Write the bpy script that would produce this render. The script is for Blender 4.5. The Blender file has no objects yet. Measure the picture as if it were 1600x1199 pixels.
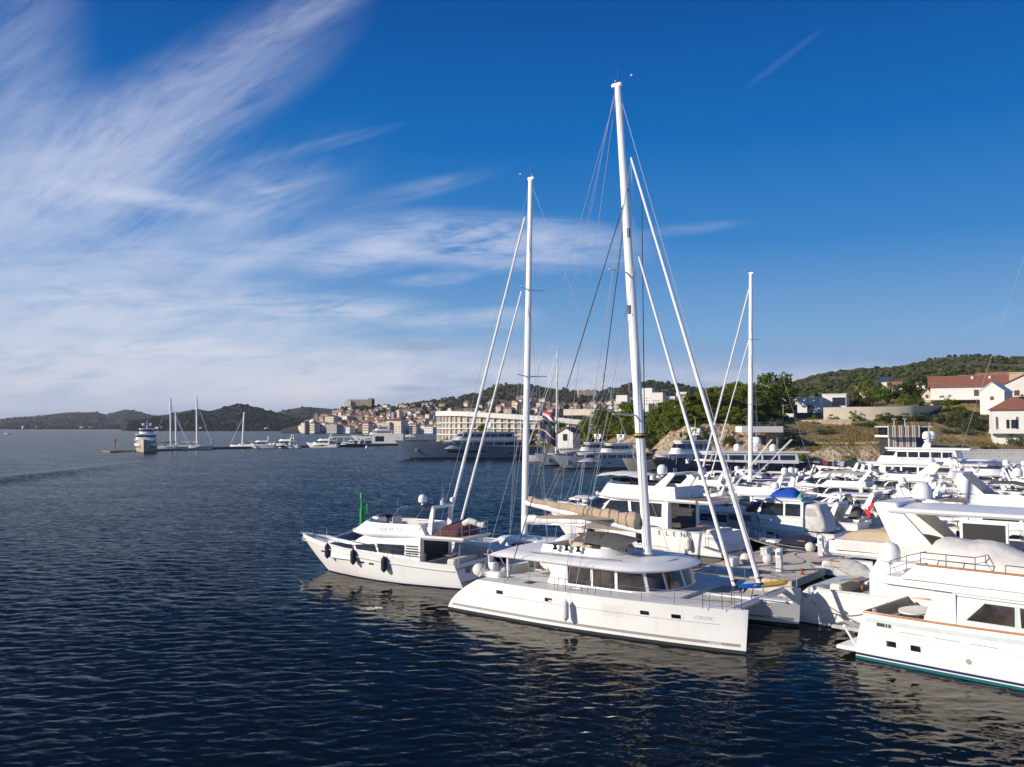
import bpy, math, random, time
import numpy as np
from mathutils import Vector, Matrix
T0=time.time()
pi=math.pi; sin=math.sin; cos=math.cos; rad=math.radians
SC=bpy.context.scene; COL=SC.collection
RN=random.Random(11)
# ---------------------------------------------------------------- the camera as measured from the photograph
F=1376.;CX=800.;CY=599.5;H=11.;YH=666.
PT=math.atan((YH-CY)/F);CP,SP=cos(PT),sin(PT)
def ray(px,py):
    u=(px-CX)/F;v=(CY-py)/F
    return (u,CP-v*SP,SP+v*CP)
def G(px,py,z=0.):
    d=ray(px,py);t=(z-H)/d[2];return (d[0]*t,d[1]*t)
def at(px,py,Y):
    d=ray(px,py);t=Y/d[1];return (d[0]*t,Y,H+d[2]*t)
# ---------------------------------------------------------------- objects
def tag(o,label=None,cat=None,group=None,kind=None):
    if label: o['label']=label
    if cat: o['category']=cat
    if group: o['group']=group
    if kind: o['kind']=kind
    return o
def thing(name,label,cat,loc=(0,0,0),rz=0.,group=None):
    o=bpy.data.objects.new(name,None); COL.objects.link(o)
    o.location=loc; o.rotation_euler=(0,0,rz); o.empty_display_size=.3
    return tag(o,label,cat,group)
def dup(o,parent=None):
    c=o.copy(); COL.objects.link(c)
    if parent: c.parent=parent
    for ch in list(o.children): dup(ch,c)
    return c
# ---------------------------------------------------------------- materials
M={}
def nd(nt,t,x=0,**k):
    n=nt.nodes.new(t)
    for a,b in k.items(): setattr(n,a,b)
    return n
def mat(name,col,rough=.5,metal=0.,var=.06,scale=3.,bump=0.,bscale=20.,coat=0.,spec=.5,rv=.0):
    m=bpy.data.materials.new(name); m.use_nodes=True; nt=m.node_tree; L=nt.links
    b=nt.nodes['Principled BSDF']
    b.inputs['Roughness'].default_value=rough; b.inputs['Metallic'].default_value=metal
    b.inputs['Specular IOR Level'].default_value=spec
    if coat: b.inputs['Coat Weight'].default_value=coat; b.inputs['Coat Roughness'].default_value=.08
    tc=nd(nt,'ShaderNodeTexCoord')
    nz=nd(nt,'ShaderNodeTexNoise'); nz.inputs['Scale'].default_value=scale; nz.inputs['Detail'].default_value=5
    L.new(tc.outputs['Object'],nz.inputs['Vector'])
    mr=nd(nt,'ShaderNodeMapRange'); mr.inputs['From Min'].default_value=.3; mr.inputs['From Max'].default_value=.7
    mr.inputs['To Min'].default_value=1-var; mr.inputs['To Max'].default_value=1+var
    L.new(nz.outputs['Fac'],mr.inputs['Value'])
    mx=nd(nt,'ShaderNodeMix',data_type='RGBA',blend_type='MULTIPLY'); mx.inputs['Factor'].default_value=1
    mx.inputs[6].default_value=(*col,1); L.new(mr.outputs['Result'],mx.inputs[7]); L.new(mx.outputs[2],b.inputs['Base Color'])
    if rv:
        r2=nd(nt,'ShaderNodeMapRange'); r2.inputs['To Min'].default_value=max(0,rough-rv); r2.inputs['To Max'].default_value=rough+rv
        L.new(nz.outputs['Fac'],r2.inputs['Value']); L.new(r2.outputs['Result'],b.inputs['Roughness'])
    if bump:
        n2=nd(nt,'ShaderNodeTexNoise'); n2.inputs['Scale'].default_value=bscale; n2.inputs['Detail'].default_value=4
        L.new(tc.outputs['Object'],n2.inputs['Vector'])
        bp=nd(nt,'ShaderNodeBump'); bp.inputs['Strength'].default_value=bump; bp.inputs['Distance'].default_value=.05
        L.new(n2.outputs['Fac'],bp.inputs['Height']); L.new(bp.outputs['Normal'],b.inputs['Normal'])
    M[name]=m; return m
mat('gel',(.80,.785,.76),.42,var=.03,scale=.7,rv=.12)
mat('deck',(.66,.64,.60),.6,var=.06,scale=4,bump=.1,bscale=90)
mat('glass',(.016,.018,.022),.04,var=.8,scale=.9,spec=.8)
mat('glassb',(.05,.07,.10),.04,var=.4,scale=.6,spec=.9)
mat('brownglass',(.05,.036,.027),.05,var=.85,scale=1.1,spec=.7)
mat('teak',(.36,.22,.12),.6,var=.15,scale=9)
mat('teakgrey',(.34,.29,.24),.7,var=.12,scale=9)
mat('beige',(.42,.32,.23),.85,var=.10,scale=2.,bump=.5,bscale=4)
mat('tan',(.55,.43,.29),.85,var=.10,scale=2.,bump=.5,bscale=3)
mat('greycanvas',(.42,.40,.37),.85,var=.10,scale=2.,bump=.6,bscale=4)
mat('whitecanvas',(.68,.64,.58),.85,var=.08,scale=2.,bump=.8,bscale=3)
mat('darkcanvas',(.10,.095,.09),.85,var=.15,scale=2.,bump=.5,bscale=4)
mat('navy',(.012,.016,.04),.8,var=.2)
mat('navyhull',(.012,.017,.035),.18,var=.2,scale=.5,coat=.5)
mat('bluecover',(.008,.07,.38),.75,var=.2,bump=.5,bscale=4)
mat('maroon',(.13,.05,.055),.8,var=.15,bump=.5,bscale=4)
mat('green',(.01,.36,.07),.45,var=.15)
mat('turq',(.10,.48,.30),.6,var=.15)
mat('red',(.60,.02,.035),.7,var=.1)
mat('redrust',(.33,.06,.05),.7,var=.2)
mat('steel',(.62,.62,.63),.22,1.,var=.05)
mat('mast',(.78,.77,.75),.35,var=.04,scale=.6)
mat('wire',(.30,.30,.31),.4,.6)
mat('wirelight',(.60,.60,.60),.4,.3)
mat('rope',(.05,.05,.055),.8)
mat('ropelight',(.5,.46,.4),.85)
mat('sail',(.76,.74,.71),.8,var=.08,scale=3,bump=.4,bscale=6)
mat('stripe',(.30,.29,.27),.4)
mat('silver',(.62,.61,.59),.4)
mat('pinline',(.42,.41,.40),.4)
mat('black',(.012,.012,.013),.5)
mat('interior',(.045,.04,.035),.6,var=.3)
mat('antifoul',(.02,.025,.03),.6)
mat('teal',(.0,.11,.14),.4)
mat('bluestripe',(.008,.016,.10),.35)
mat('palestripe',(.55,.62,.60),.4)
mat('wood',(.40,.17,.055),.35,var=.2,scale=5,coat=.4)
mat('concrete',(.66,.55,.42),.85,var=.14,scale=.9,bump=.3,bscale=30)
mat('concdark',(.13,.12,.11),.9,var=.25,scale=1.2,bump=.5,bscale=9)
mat('yellow',(.72,.46,.02),.5)
mat('blueboard',(.01,.11,.5),.4)
mat('plum',(.22,.14,.18),.8,var=.15,bump=.4,bscale=4)
mat('creamhull',(.62,.56,.40),.3,var=.05,scale=.5,coat=.3)
mat('bluegrey',(.20,.24,.29),.25,var=.05,scale=.5,coat=.3)
mat('greyhull',(.52,.54,.56),.3,var=.05,scale=.5,coat=.3)
def streaks(name,amt):
    nt=M[name].node_tree; l=nt.links; b=nt.nodes['Principled BSDF']; src=b.inputs['Base Color'].links[0].from_socket
    tc=nd(nt,'ShaderNodeTexCoord'); mp=nd(nt,'ShaderNodeMapping'); mp.inputs['Scale'].default_value=(2.6,2.6,.22); l.new(tc.outputs['Object'],mp.inputs[0])
    n=nd(nt,'ShaderNodeTexNoise'); n.inputs['Scale'].default_value=1.; n.inputs['Detail'].default_value=6; n.inputs['Roughness'].default_value=.65; l.new(mp.outputs[0],n.inputs[0])
    r=nd(nt,'ShaderNodeMapRange'); r.inputs['From Min'].default_value=.52; r.inputs['From Max'].default_value=.75; r.inputs['To Max'].default_value=amt; l.new(n.outputs['Fac'],r.inputs['Value'])
    m=nd(nt,'ShaderNodeMix',data_type='RGBA'); l.new(r.outputs[0],m.inputs[0]); l.new(src,m.inputs[6]); m.inputs[7].default_value=(.42,.36,.27,1); l.new(m.outputs[2],b.inputs['Base Color'])
streaks('gel',.16); streaks('greyhull',.3); streaks('creamhull',.3)
# ---------------------------------------------------------------- mesh builder
def _n(v): 
    l=math.sqrt(v[0]**2+v[1]**2+v[2]**2) or 1.; return (v[0]/l,v[1]/l,v[2]/l)
def _x(a,b): return (a[1]*b[2]-a[2]*b[1],a[2]*b[0]-a[0]*b[2],a[0]*b[1]-a[1]*b[0])
class MB:
    def __init__(s): s.v=[];s.f=[];s.m=[];s.k=0
    def add(s,vs,fs):
        o=len(s.v); s.v.extend(vs)
        for f in fs: s.f.append(tuple(i+o for i in f)); s.m.append(s.k)
        return s
    def box(s,x0,x1,y0,y1,z0,z1,b=0.,rz=0.,c=None):
        """box, b = chamfer on vertical edges and top"""
        if b<=0:
            vs=[(x,y,z) for z in (z0,z1) for (x,y) in ((x0,y0),(x1,y0),(x1,y1),(x0,y1))]
            fs=[(3,2,1,0),(4,5,6,7),(0,1,5,4),(1,2,6,5),(2,3,7,6),(3,0,4,7)]
        else:
            b=min(b,(x1-x0)*.45,(y1-y0)*.45,(z1-z0)*.45)
            def ring(i,z,q): 
                X0,X1,Y0,Y1=x0+i,x1-i,y0+i,y1-i
                return [(X0+q,Y0,z),(X1-q,Y0,z),(X1,Y0+q,z),(X1,Y1-q,z),(X1-q,Y1,z),(X0+q,Y1,z),(X0,Y1-q,z),(X0,Y0+q,z)]
            vs=ring(0,z0,b)+ring(0,z1-b,b)+ring(b*.9,z1,b*.5)
            fs=[tuple(range(7,-1,-1)),tuple(range(16,24))]
            for k in (0,8): fs+=[(k+i,k+(i+1)%8,k+8+(i+1)%8,k+8+i) for i in range(8)]
        if rz:
            cx,cy=c if c else ((x0+x1)/2,(y0+y1)/2); C,S=cos(rz),sin(rz)
            vs=[(cx+(x-cx)*C-(y-cy)*S,cy+(x-cx)*S+(y-cy)*C,z) for x,y,z in vs]
        return s.add(vs,fs)
    def tube(s,p,q,r,r2=None,n=6,cap=True,ov=1.):
        r2=r if r2 is None else r2
        d=_n((q[0]-p[0],q[1]-p[1],q[2]-p[2])); a=(0,0,1) if abs(d[2])<.9 else (1,0,0)
        u=_n(_x(a,d)); w=_x(d,u); vs=[]
        for c,R in ((p,r),(q,r2)):
            for i in range(n):
                A=2*pi*i/n; cu,cw=cos(A)*R,sin(A)*R*ov
                vs.append(tuple(c[k]+u[k]*cu+w[k]*cw for k in range(3)))
        fs=[(i,(i+1)%n,n+(i+1)%n,n+i) for i in range(n)]
        if cap: fs+=[tuple(range(n-1,-1,-1)),tuple(range(n,2*n))]
        return s.add(vs,fs)
    def path(s,ps,r,n=5,rs=None):
        """swept tube through points"""
        vs=[];N=len(ps)
        for j,p in enumerate(ps):
            a=ps[max(0,j-1)];b=ps[min(N-1,j+1)]
            d=_n((b[0]-a[0],b[1]-a[1],b[2]-a[2])); t=(0,0,1) if abs(d[2])<.95 else (1,0,0)
            u=_n(_x(t,d)); w=_x(d,u); R=rs[j] if rs else r
            for i in range(n):
                A=2*pi*i/n; vs.append(tuple(p[k]+u[k]*cos(A)*R+w[k]*sin(A)*R for k in range(3)))
        fs=[(j*n+i,j*n+(i+1)%n,(j+1)*n+(i+1)%n,(j+1)*n+i) for j in range(N-1) for i in range(n)]
        fs+=[tuple(range(n-1,-1,-1)),tuple((N-1)*n+i for i in range(n))]
        return s.add(vs,fs)
    def lathe(s,prof,c=(0,0,0),n=14,ax='z'):
        vs=[];N=len(prof)
        for r,h in prof:
            for i in range(n):
                A=2*pi*i/n;a,b=r*cos(A),r*sin(A)
                vs.append({'z':(c[0]+a,c[1]+b,c[2]+h),'x':(c[0]+h,c[1]+a,c[2]+b),'y':(c[0]+b,c[1]+h,c[2]+a)}[ax])
        fs=[(j*n+i,j*n+(i+1)%n,(j+1)*n+(i+1)%n,(j+1)*n+i) for j in range(N-1) for i in range(n)]
        fs+=[tuple(range(n-1,-1,-1)),tuple((N-1)*n+i for i in range(n))]
        return s.add(vs,fs)
    def ball(s,c,rx,ry=None,rz=None,n=10,m=7):
        ry=ry or rx; rz=rz or rx; vs=[(c[0],c[1],c[2]-rz)]
        for j in range(1,m):
            t=-pi/2+pi*j/m
            vs+=[(c[0]+rx*cos(t)*cos(2*pi*i/n),c[1]+ry*cos(t)*sin(2*pi*i/n),c[2]+rz*sin(t)) for i in range(n)]
        vs.append((c[0],c[1],c[2]+rz)); fs=[(0,1+(i+1)%n,1+i) for i in range(n)]
        for j in range(m-2): fs+=[(1+j*n+i,1+j*n+(i+1)%n,1+(j+1)*n+(i+1)%n,1+(j+1)*n+i) for i in range(n)]
        e=len(vs)-1; fs+=[(e,1+(m-2)*n+i,1+(m-2)*n+(i+1)%n) for i in range(n)]
        return s.add(vs,fs)
    def grid(s,P,flip=False):
        """P[i][j] points -> quads"""
        a=len(P);b=len(P[0]); vs=[p for r in P for p in r]
        fs=[(i*b+j,(i+1)*b+j,(i+1)*b+j+1,i*b+j+1) if not flip else (i*b+j,i*b+j+1,(i+1)*b+j+1,(i+1)*b+j) for i in range(a-1) for j in range(b-1)]
        return s.add(vs,fs)
    def prism(s,poly,z0,z1,ax='z'):
        """extruded polygon; ax y: poly is (x,z), extruded y z0..z1; ax x: poly is (y,z)"""
        n=len(poly)
        f={'z':lambda a,b,h:(a,b,h),'y':lambda a,b,h:(a,h,b),'x':lambda a,b,h:(h,a,b)}[ax]
        vs=[f(a,b,z0) for a,b in poly]+[f(a,b,z1) for a,b in poly]
        fs=[tuple(range(n-1,-1,-1)),tuple(range(n,2*n))]+[(i,(i+1)%n,n+(i+1)%n,n+i) for i in range(n)]
        return s.add(vs,fs)
    def sheet(s,P,th=.02):
        """curved sheet with thickness (grid of points, thickness down)"""
        Q=[[(p[0],p[1],p[2]-th) for p in r] for r in P]
        s.grid(P); s.grid(Q,True)
        e=[P[0],P[-1],[r[0] for r in P],[r[-1] for r in P]]; g=[Q[0],Q[-1],[r[0] for r in Q],[r[-1] for r in Q]]
        for a,b in zip(e,g): s.grid([a,b])
        return s
    def build(s,name,m=None,parent=None,ang=32,smooth=True,recalc=True):
        me=bpy.data.meshes.new(name); me.from_pydata(s.v,[],s.f)
        ms=m if isinstance(m,(list,tuple)) else [m]
        for q in ms: me.materials.append(M[q] if isinstance(q,str) else q)
        if len(ms)>1: me.polygons.foreach_set('material_index',s.m)
        if recalc and len(s.f)<60000:
            import bmesh
            bm=bmesh.new(); bm.from_mesh(me); bmesh.ops.recalc_face_normals(bm,faces=bm.faces); bm.to_mesh(me); bm.free()
        if smooth:
            me.polygons.foreach_set('use_smooth',[True]*len(me.polygons))
            if ang: me.set_sharp_from_angle(angle=rad(ang))
        o=bpy.data.objects.new(name,me); COL.objects.link(o)
        if parent: o.parent=parent
        return o
_TX={}
def text_geo(body,size=1.,font=None,bold=0.):
    key=(body,size,bold)
    if key in _TX: return _TX[key]
    cu=bpy.data.curves.new('t','FONT'); cu.body=body; cu.size=size; cu.offset=bold; cu.resolution_u=3
    o=bpy.data.objects.new('t',cu); COL.objects.link(o); bpy.context.view_layer.update()
    me=bpy.data.meshes.new_from_object(o.evaluated_get(bpy.context.evaluated_depsgraph_get()))
    vs=[(v.co.x,v.co.y) for v in me.vertices]; fs=[tuple(p.vertices) for p in me.polygons]
    bpy.data.objects.remove(o); bpy.data.curves.remove(cu); bpy.data.meshes.remove(me)
    _TX[key]=(vs,fs); return vs,fs
def lerp(a,b,t): return a+(b-a)*t
def interp(x,pts):
    if x<=pts[0][0]: return pts[0][1]
    for (a,b),(c,d) in zip(pts,pts[1:]):
        if x<=c: return b+(d-b)*(x-a)/(c-a)
    return pts[-1][1]
# ---------------------------------------------------------------- camera, sun, sky, water
cam=bpy.data.cameras.new('camera'); co=bpy.data.objects.new('camera',cam); COL.objects.link(co)
cam.sensor_fit='HORIZONTAL'; cam.sensor_width=36; cam.lens=F/1600*36; cam.clip_start=.5; cam.clip_end=30000
co.location=(0,0,H); co.rotation_euler=(pi/2+PT,0,0); SC.camera=co
SUN_EL=rad(22); SUN_AZ=rad(199)                     # direction towards the sun: azimuth from +X, counter-clockwise
sd=Vector((cos(SUN_EL)*cos(SUN_AZ),cos(SUN_EL)*sin(SUN_AZ),sin(SUN_EL)))
sl=bpy.data.lights.new('sun','SUN'); sl.energy=5.0; sl.angle=rad(.5); sl.color=(1.,.91,.79)
so=bpy.data.objects.new('sun',sl); COL.objects.link(so); so.rotation_euler=sd.to_track_quat('Z','Y').to_euler()
SC.cycles.sample_clamp_indirect=1.3
vs_=SC.view_settings; vs_.view_transform='Standard'; vs_.look='None'; vs_.exposure=.12; vs_.gamma=1
W=bpy.data.worlds.new('World'); SC.world=W; W.use_nodes=True; nt=W.node_tree; nt.nodes.clear(); LK=nt.links
class E_:
    """tiny expression wrapper over math nodes"""
    def __init__(s,o): s.o=o
    @staticmethod
    def m(op,*a,clamp=False):
        n=nt.nodes.new('ShaderNodeMath'); n.operation=op; n.use_clamp=clamp
        for i,x in enumerate(a):
            if isinstance(x,E_): LK.new(x.o,n.inputs[i])
            else: n.inputs[i].default_value=x
        return E_(n.outputs[0])
    def __add__(s,b): return E_.m('ADD',s,b)
    def __sub__(s,b): return E_.m('SUBTRACT',s,b)
    def __mul__(s,b): return E_.m('MULTIPLY',s,b)
    def __truediv__(s,b): return E_.m('DIVIDE',s,b)
    __radd__=__add__; __rmul__=__mul__
tcw=nd(nt,'ShaderNodeTexCoord'); sx=nd(nt,'ShaderNodeSeparateXYZ'); LK.new(tcw.outputs['Generated'],sx.inputs[0])
X,Y,Z=(E_(sx.outputs[i]) for i in range(3))
Yc=E_.m('MAXIMUM',Y,.08); U=X/Yc; V=Z/Yc
def blob(px,py,ru,rv,a=0.,amp=1.,p=2):
    d=ray(px,py); u,v=d[0]/d[1],d[2]/d[1]; C,S=cos(rad(-a)),sin(rad(-a)); ru/=F; rv/=F
    du=U-u; dv=V-v
    a1=(du*(C/ru))+(dv*(S/ru)); b1=(du*(-S/rv))+(dv*(C/rv))
    q=E_.m('SUBTRACT',1.,(a1*a1)+(b1*b1),clamp=True)
    return (q*q)*amp if p==2 else q*amp
def wnoise(a,su,sv,det=7,dist=0.,rough=.6,off=0.):
    C,S=cos(rad(-a)),sin(rad(-a))
    cb=nd(nt,'ShaderNodeCombineXYZ'); LK.new(((U*C)+(V*S)).o if True else None,cb.inputs[0]); LK.new(((U*-S)+(V*C)).o,cb.inputs[1])
    mp=nd(nt,'ShaderNodeMapping'); mp.inputs['Scale'].default_value=(su,sv,1); mp.inputs['Location'].default_value=(off,off*.7,off)
    LK.new(cb.outputs[0],mp.inputs[0]); n=nd(nt,'ShaderNodeTexNoise'); n.inputs['Scale'].default_value=1; n.inputs['Detail'].default_value=det
    n.inputs['Roughness'].default_value=rough; n.inputs['Distortion'].default_value=dist
    LK.new(mp.outputs[0],n.inputs['Vector']); return E_(n.outputs['Fac'])
def sstep(x,a,b):
    n=nd(nt,'ShaderNodeMapRange',interpolation_type='SMOOTHSTEP'); n.inputs['From Min'].default_value=a; n.inputs['From Max'].default_value=b
    LK.new(x.o,n.inputs['Value']); return E_(n.outputs[0])
nA=sstep((wnoise(-33,2.6,9,9,.9,.66,2.3)*.72)+(wnoise(-40,6.,34,9,.7,.7,4.4)*.28),.34,.68)        # streaks rising to the right
nB=sstep((wnoise(4,3.,15,9,.8,.64,5.1)*.6)+(wnoise(-3,8.,46,9,.9,.68,8.)*.4),.37,.63)           # flat streaks
nC=sstep(wnoise(-16,4.,26,8,.8,.62,9.4),.36,.72)         # fine wisps
nD=sstep((wnoise(-8,2.2,4.2,9,1.,.68,1.7)*.6)+(wnoise(-20,7,30,9,.8,.7,6.2)*.4),.34,.66)          # soft veil
dA=blob(255,190,420,125,-33,1.0)+blob(455,30,240,52,-28,.5)+blob(110,300,280,200,-25,.75)+blob(20,60,150,290,0,.42)+blob(330,330,330,120,-24,.45)
dV=blob(10,400,330,380,0,.85)+blob(330,420,460,190,-6,.34)+blob(190,572,950,110,0,1.25)+blob(820,600,800,62,0,.85)+blob(1330,605,560,48,0,.55)
dB=blob(250,475,440,60,3,1.1)+blob(540,478,210,32,2,1.3)+blob(770,378,300,60,3,1.8)+blob(570,405,140,34,-6,1.0)+blob(680,437,90,15,-4,.9)+blob(780,490,90,16,0,.5)+blob(700,500,200,22,2,.7)+blob(330,545,420,26,1,.7)+blob(1080,357,120,14,-6,.3)+blob(330,400,330,40,-3,.5)
dC=blob(225,308,200,20,9,.85)+blob(390,285,70,18,20,.6)+blob(420,325,150,60,-30,.5)+blob(480,232,190,14,-14,.45)+blob(640,300,190,22,-13,.35)+blob(440,385,240,34,-22,.45)+blob(1225,92,110,8,-38,.10)+blob(1550,500,80,9,-16,.2)
dsum=(dA*((nA*.66)+.02))+(dV*((nD*.40)+(nB*.26)+.04))+(dB*((nB*.62)+(nC*.25)))+(dC*((nC*.8)+.1))
dens=E_.m('SUBTRACT',1.,E_.m('POWER',2.718,dsum*-1.25))
dk=(blob(665,541,110,17,2,1.)*sstep(wnoise(2,7,40,7,.5,.6,3.),.25,.6))+(blob(640,607,70,8,0,.6))+(blob(1140,573,40,6,0,.9)*sstep(wnoise(2,12,50,6,.5,.6,7.),.3,.65))
dk=E_.m('MINIMUM',dk,.75)
sky=nd(nt,'ShaderNodeTexSky',sky_type='NISHITA'); sky.sun_disc=False; sky.sun_elevation=SUN_EL
sky.sun_rotation=pi/2-SUN_AZ; sky.altitude=20; sky.air_density=1.; sky.dust_density=.35; sky.ozone_density=2.2
SKY_STR=.085
rp=nd(nt,'ShaderNodeValToRGB'); LK.new(E_.m('MAXIMUM',Z,0.).o,rp.inputs[0]); er=rp.color_ramp.elements
for p_,c_ in ((0.,(.36,.44,.62)),(.045,(.30,.42,.65)),(.10,(.20,.40,.68)),(.20,(.042,.235,.60)),(.31,(.002,.148,.49)),(.43,(.0,.086,.365)),(1.,(.004,.06,.24))):
    e_=er[0] if p_==0. else [q for q in er if q.position==1.][0] if p_==1. else er.new(p_)
    e_.color=(*c_,1)
gs=nd(nt,'ShaderNodeMix',data_type='RGBA',blend_type='MULTIPLY'); gs.inputs[0].default_value=1; LK.new(rp.outputs[0],gs.inputs[6]); gs.inputs[7].default_value=(.90/SKY_STR,)*3+(1,)
hs=nd(nt,'ShaderNodeMix',data_type='RGBA'); hs.inputs[0].default_value=.97; LK.new(sky.outputs[0],hs.inputs[6]); LK.new(gs.outputs[2],hs.inputs[7])
def mixc(fac,a,b):
    n=nd(nt,'ShaderNodeMix',data_type='RGBA'); LK.new(fac.o,n.inputs[0])
    for i,x in ((6,a),(7,b)):
        if isinstance(x,tuple): n.inputs[i].default_value=(*x,1)
        else: LK.new(x,n.inputs[i])
    return n.outputs[2]
k=1/SKY_STR
warm=sstep(Z,.02,.20)
cc=mixc(warm,tuple(k*c for c in (.80,.77,.80)),tuple(k*c for c in (.62,.66,.80)))
c1=mixc(dens,hs.outputs[2],cc)
c2=mixc(dk,c1,tuple(k*c for c in (.30,.37,.53)))
bg=nd(nt,'ShaderNodeBackground'); bg.inputs['Strength'].default_value=SKY_STR; LK.new(c2,bg.inputs['Color'])
ow=nd(nt,'ShaderNodeOutputWorld'); LK.new(bg.outputs[0],ow.inputs[0])
# ---- water: one sheet, wave geometry resolved finely near the camera, out to the horizon
def make_water():
    rs=[13.]
    while rs[-1]<8500: rs.append(rs[-1]+max(.085,rs[-1]**2/15500.))
    rs=np.array(rs); us=np.linspace(-1.02,1.02,860); us=np.sign(us)*np.abs(us)**1.25
    r=rs[:,None]; u=us[None,:]
    Yg=r*np.ones_like(u); Xg=r*u; Zg=np.zeros_like(Xg)
    dr=np.gradient(rs)[:,None]
    g=np.random.default_rng(5)
    for i in range(110):
        lam=.26*(2.3/.26)**(g.random()**1.1)
        th=rad(78)+g.normal()*rad(30)          # travel direction
        slope=.0225*(1. if lam<1.5 else .62)
        amp=slope*lam/(2*pi); ph=g.random()*2*pi; k=2*pi/lam
        fade=np.clip((lam/dr-2.5)/3.,0,1)
        arg=k*(Xg*cos(th)+Yg*sin(th))+ph
        Zg+=amp*fade*(np.sin(arg)+.22*np.cos(2*arg))
    calm=np.zeros_like(Xg)
    for (ax,ay,bx,by,rr_,kk) in ((-3.5,54,11.3,43.,6.5,.66),(-14.,67,-4.3,60.2,6.,.6),(16.4,42.2,24.,34.5,6.5,.62),(11.5,43.4,16,49,4,.5)):
        dx,dy=bx-ax,by-ay; l2=dx*dx+dy*dy; tt=np.clip(((Xg-ax)*dx+(Yg-ay)*dy)/l2,0,1); dd=np.hypot(Xg-ax-tt*dx,Yg-ay-tt*dy); calm=np.maximum(calm,kk*np.exp(-(dd/rr_)**2))
    Zg*=1-.5*calm
    # slow gusts modulate the chop
    mod=.72+.33*np.sin(.07*Xg+.9*np.sin(.031*Yg))*np.sin(.05*Yg+1.3+.6*np.sin(.043*Xg))
    Zg*=mod
    # long wake of a boat that has passed
    p0=np.array(G(-40,757)); p1=np.array(G(215,722)); d=(p1-p0)/np.linalg.norm(p1-p0)
    t=(Xg-p0[0])*d[0]+(Yg-p0[1])*d[1]; q=(Xg-p0[0])*-d[1]+(Yg-p0[1])*d[0]+2.*np.sin(t*.03)
    Zg+=np.where(t<np.linalg.norm(p1-p0),1,0)*.85*np.exp(-(q/5.)**2)*np.clip(1.25-t/np.linalg.norm(p1-p0),0,1)
    n,m=Xg.shape; me=bpy.data.meshes.new('water')
    me.vertices.add(n*m); me.vertices.foreach_set('co',np.stack([Xg,Yg,Zg],-1).astype(np.float32).ravel())
    i=np.arange(n-1)[:,None]*m+np.arange(m-1)[None,:]
    q=np.stack([i,i+1,i+1+m,i+m],-1).reshape(-1,4).astype(np.int32); nf=len(q)
    me.loops.add(nf*4); me.loops.foreach_set('vertex_index',q.ravel()); me.polygons.add(nf)
    me.polygons.foreach_set('loop_start',np.arange(nf,dtype=np.int32)*4)
    me.polygons.foreach_set('use_smooth',np.ones(nf,bool)); me.update()
    at_=me.attributes.new('calm','FLOAT','POINT'); at_.data.foreach_set('value',(1-calm).astype(np.float32).ravel())
    m_=bpy.data.materials.new('water'); m_.use_nodes=True; t=m_.node_tree; l=t.links; b=t.nodes['Principled BSDF']
    b.inputs['Base Color'].default_value=(.003,.009,.021,1); b.inputs['Roughness'].default_value=.06; b.inputs['IOR'].default_value=1.333
    tc=nd(t,'ShaderNodeTexCoord')
    # small ripples: slopes added straight to the surface normal, so that they average out correctly far away
    ge=nd(t,'ShaderNodeNewGeometry'); cur=ge.outputs['Normal']; atn=nd(t,'ShaderNodeAttribute'); atn.attribute_name='calm'
    for (a,sx_,sy_,ax,ay,det,bi) in ((12,.9,2.4,.21,.36,3,.14),(-9,2.5,5.8,.21,.34,3,.13),(4,.07,.2,.04,.08,2,0.)):
        mp=nd(t,'ShaderNodeMapping'); mp.inputs['Rotation'].default_value=(0,0,rad(a)); mp.inputs['Scale'].default_value=(sx_,sy_,1)
        l.new(tc.outputs['Object'],mp.inputs[0]); n_=nd(t,'ShaderNodeTexNoise'); n_.inputs['Scale'].default_value=1.; n_.inputs['Detail'].default_value=det; n_.inputs['Roughness'].default_value=.55
        l.new(mp.outputs[0],n_.inputs['Vector']); s_=nd(t,'ShaderNodeVectorMath',operation='SUBTRACT'); l.new(n_.outputs['Color'],s_.inputs[0]); s_.inputs[1].default_value=(.5,.5+bi,.5)
        k_=nd(t,'ShaderNodeVectorMath',operation='MULTIPLY'); l.new(s_.outputs[0],k_.inputs[0]); k_.inputs[1].default_value=(ax,ay,0)
        d_=nd(t,'ShaderNodeVectorMath',operation='MULTIPLY_ADD'); l.new(k_.outputs[0],d_.inputs[0]); l.new(atn.outputs['Fac'],d_.inputs[1]); l.new(cur,d_.inputs[2]); cur=d_.outputs[0]
    nn=nd(t,'ShaderNodeVectorMath',operation='NORMALIZE'); l.new(cur,nn.inputs[0])
    t.nodes.remove(b); df=nd(t,'ShaderNodeBsdfDiffuse'); df.inputs[0].default_value=(.0035,.006,.008,1)
    gl=nd(t,'ShaderNodeBsdfGlossy'); gl.inputs['Color'].default_value=(1,.95,.86,1); gl.inputs['Roughness'].default_value=.05; l.new(nn.outputs[0],gl.inputs['Normal'])
    fr=nd(t,'ShaderNodeFresnel'); fr.inputs[0].default_value=1.333; l.new(nn.outputs[0],fr.inputs['Normal']); fk=nd(t,'ShaderNodeMath',operation='MULTIPLY'); l.new(fr.outputs[0],fk.inputs[0]); fk.inputs[1].default_value=.68
    ms=nd(t,'ShaderNodeMixShader'); l.new(fk.outputs[0],ms.inputs[0]); l.new(df.outputs[0],ms.inputs[1]); l.new(gl.outputs[0],ms.inputs[2]); l.new(ms.outputs[0],t.nodes['Material Output'].inputs[0])
    me.materials.append(m_); o=bpy.data.objects.new('water',me); COL.objects.link(o); tag(o,kind='structure')
make_water()
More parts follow.
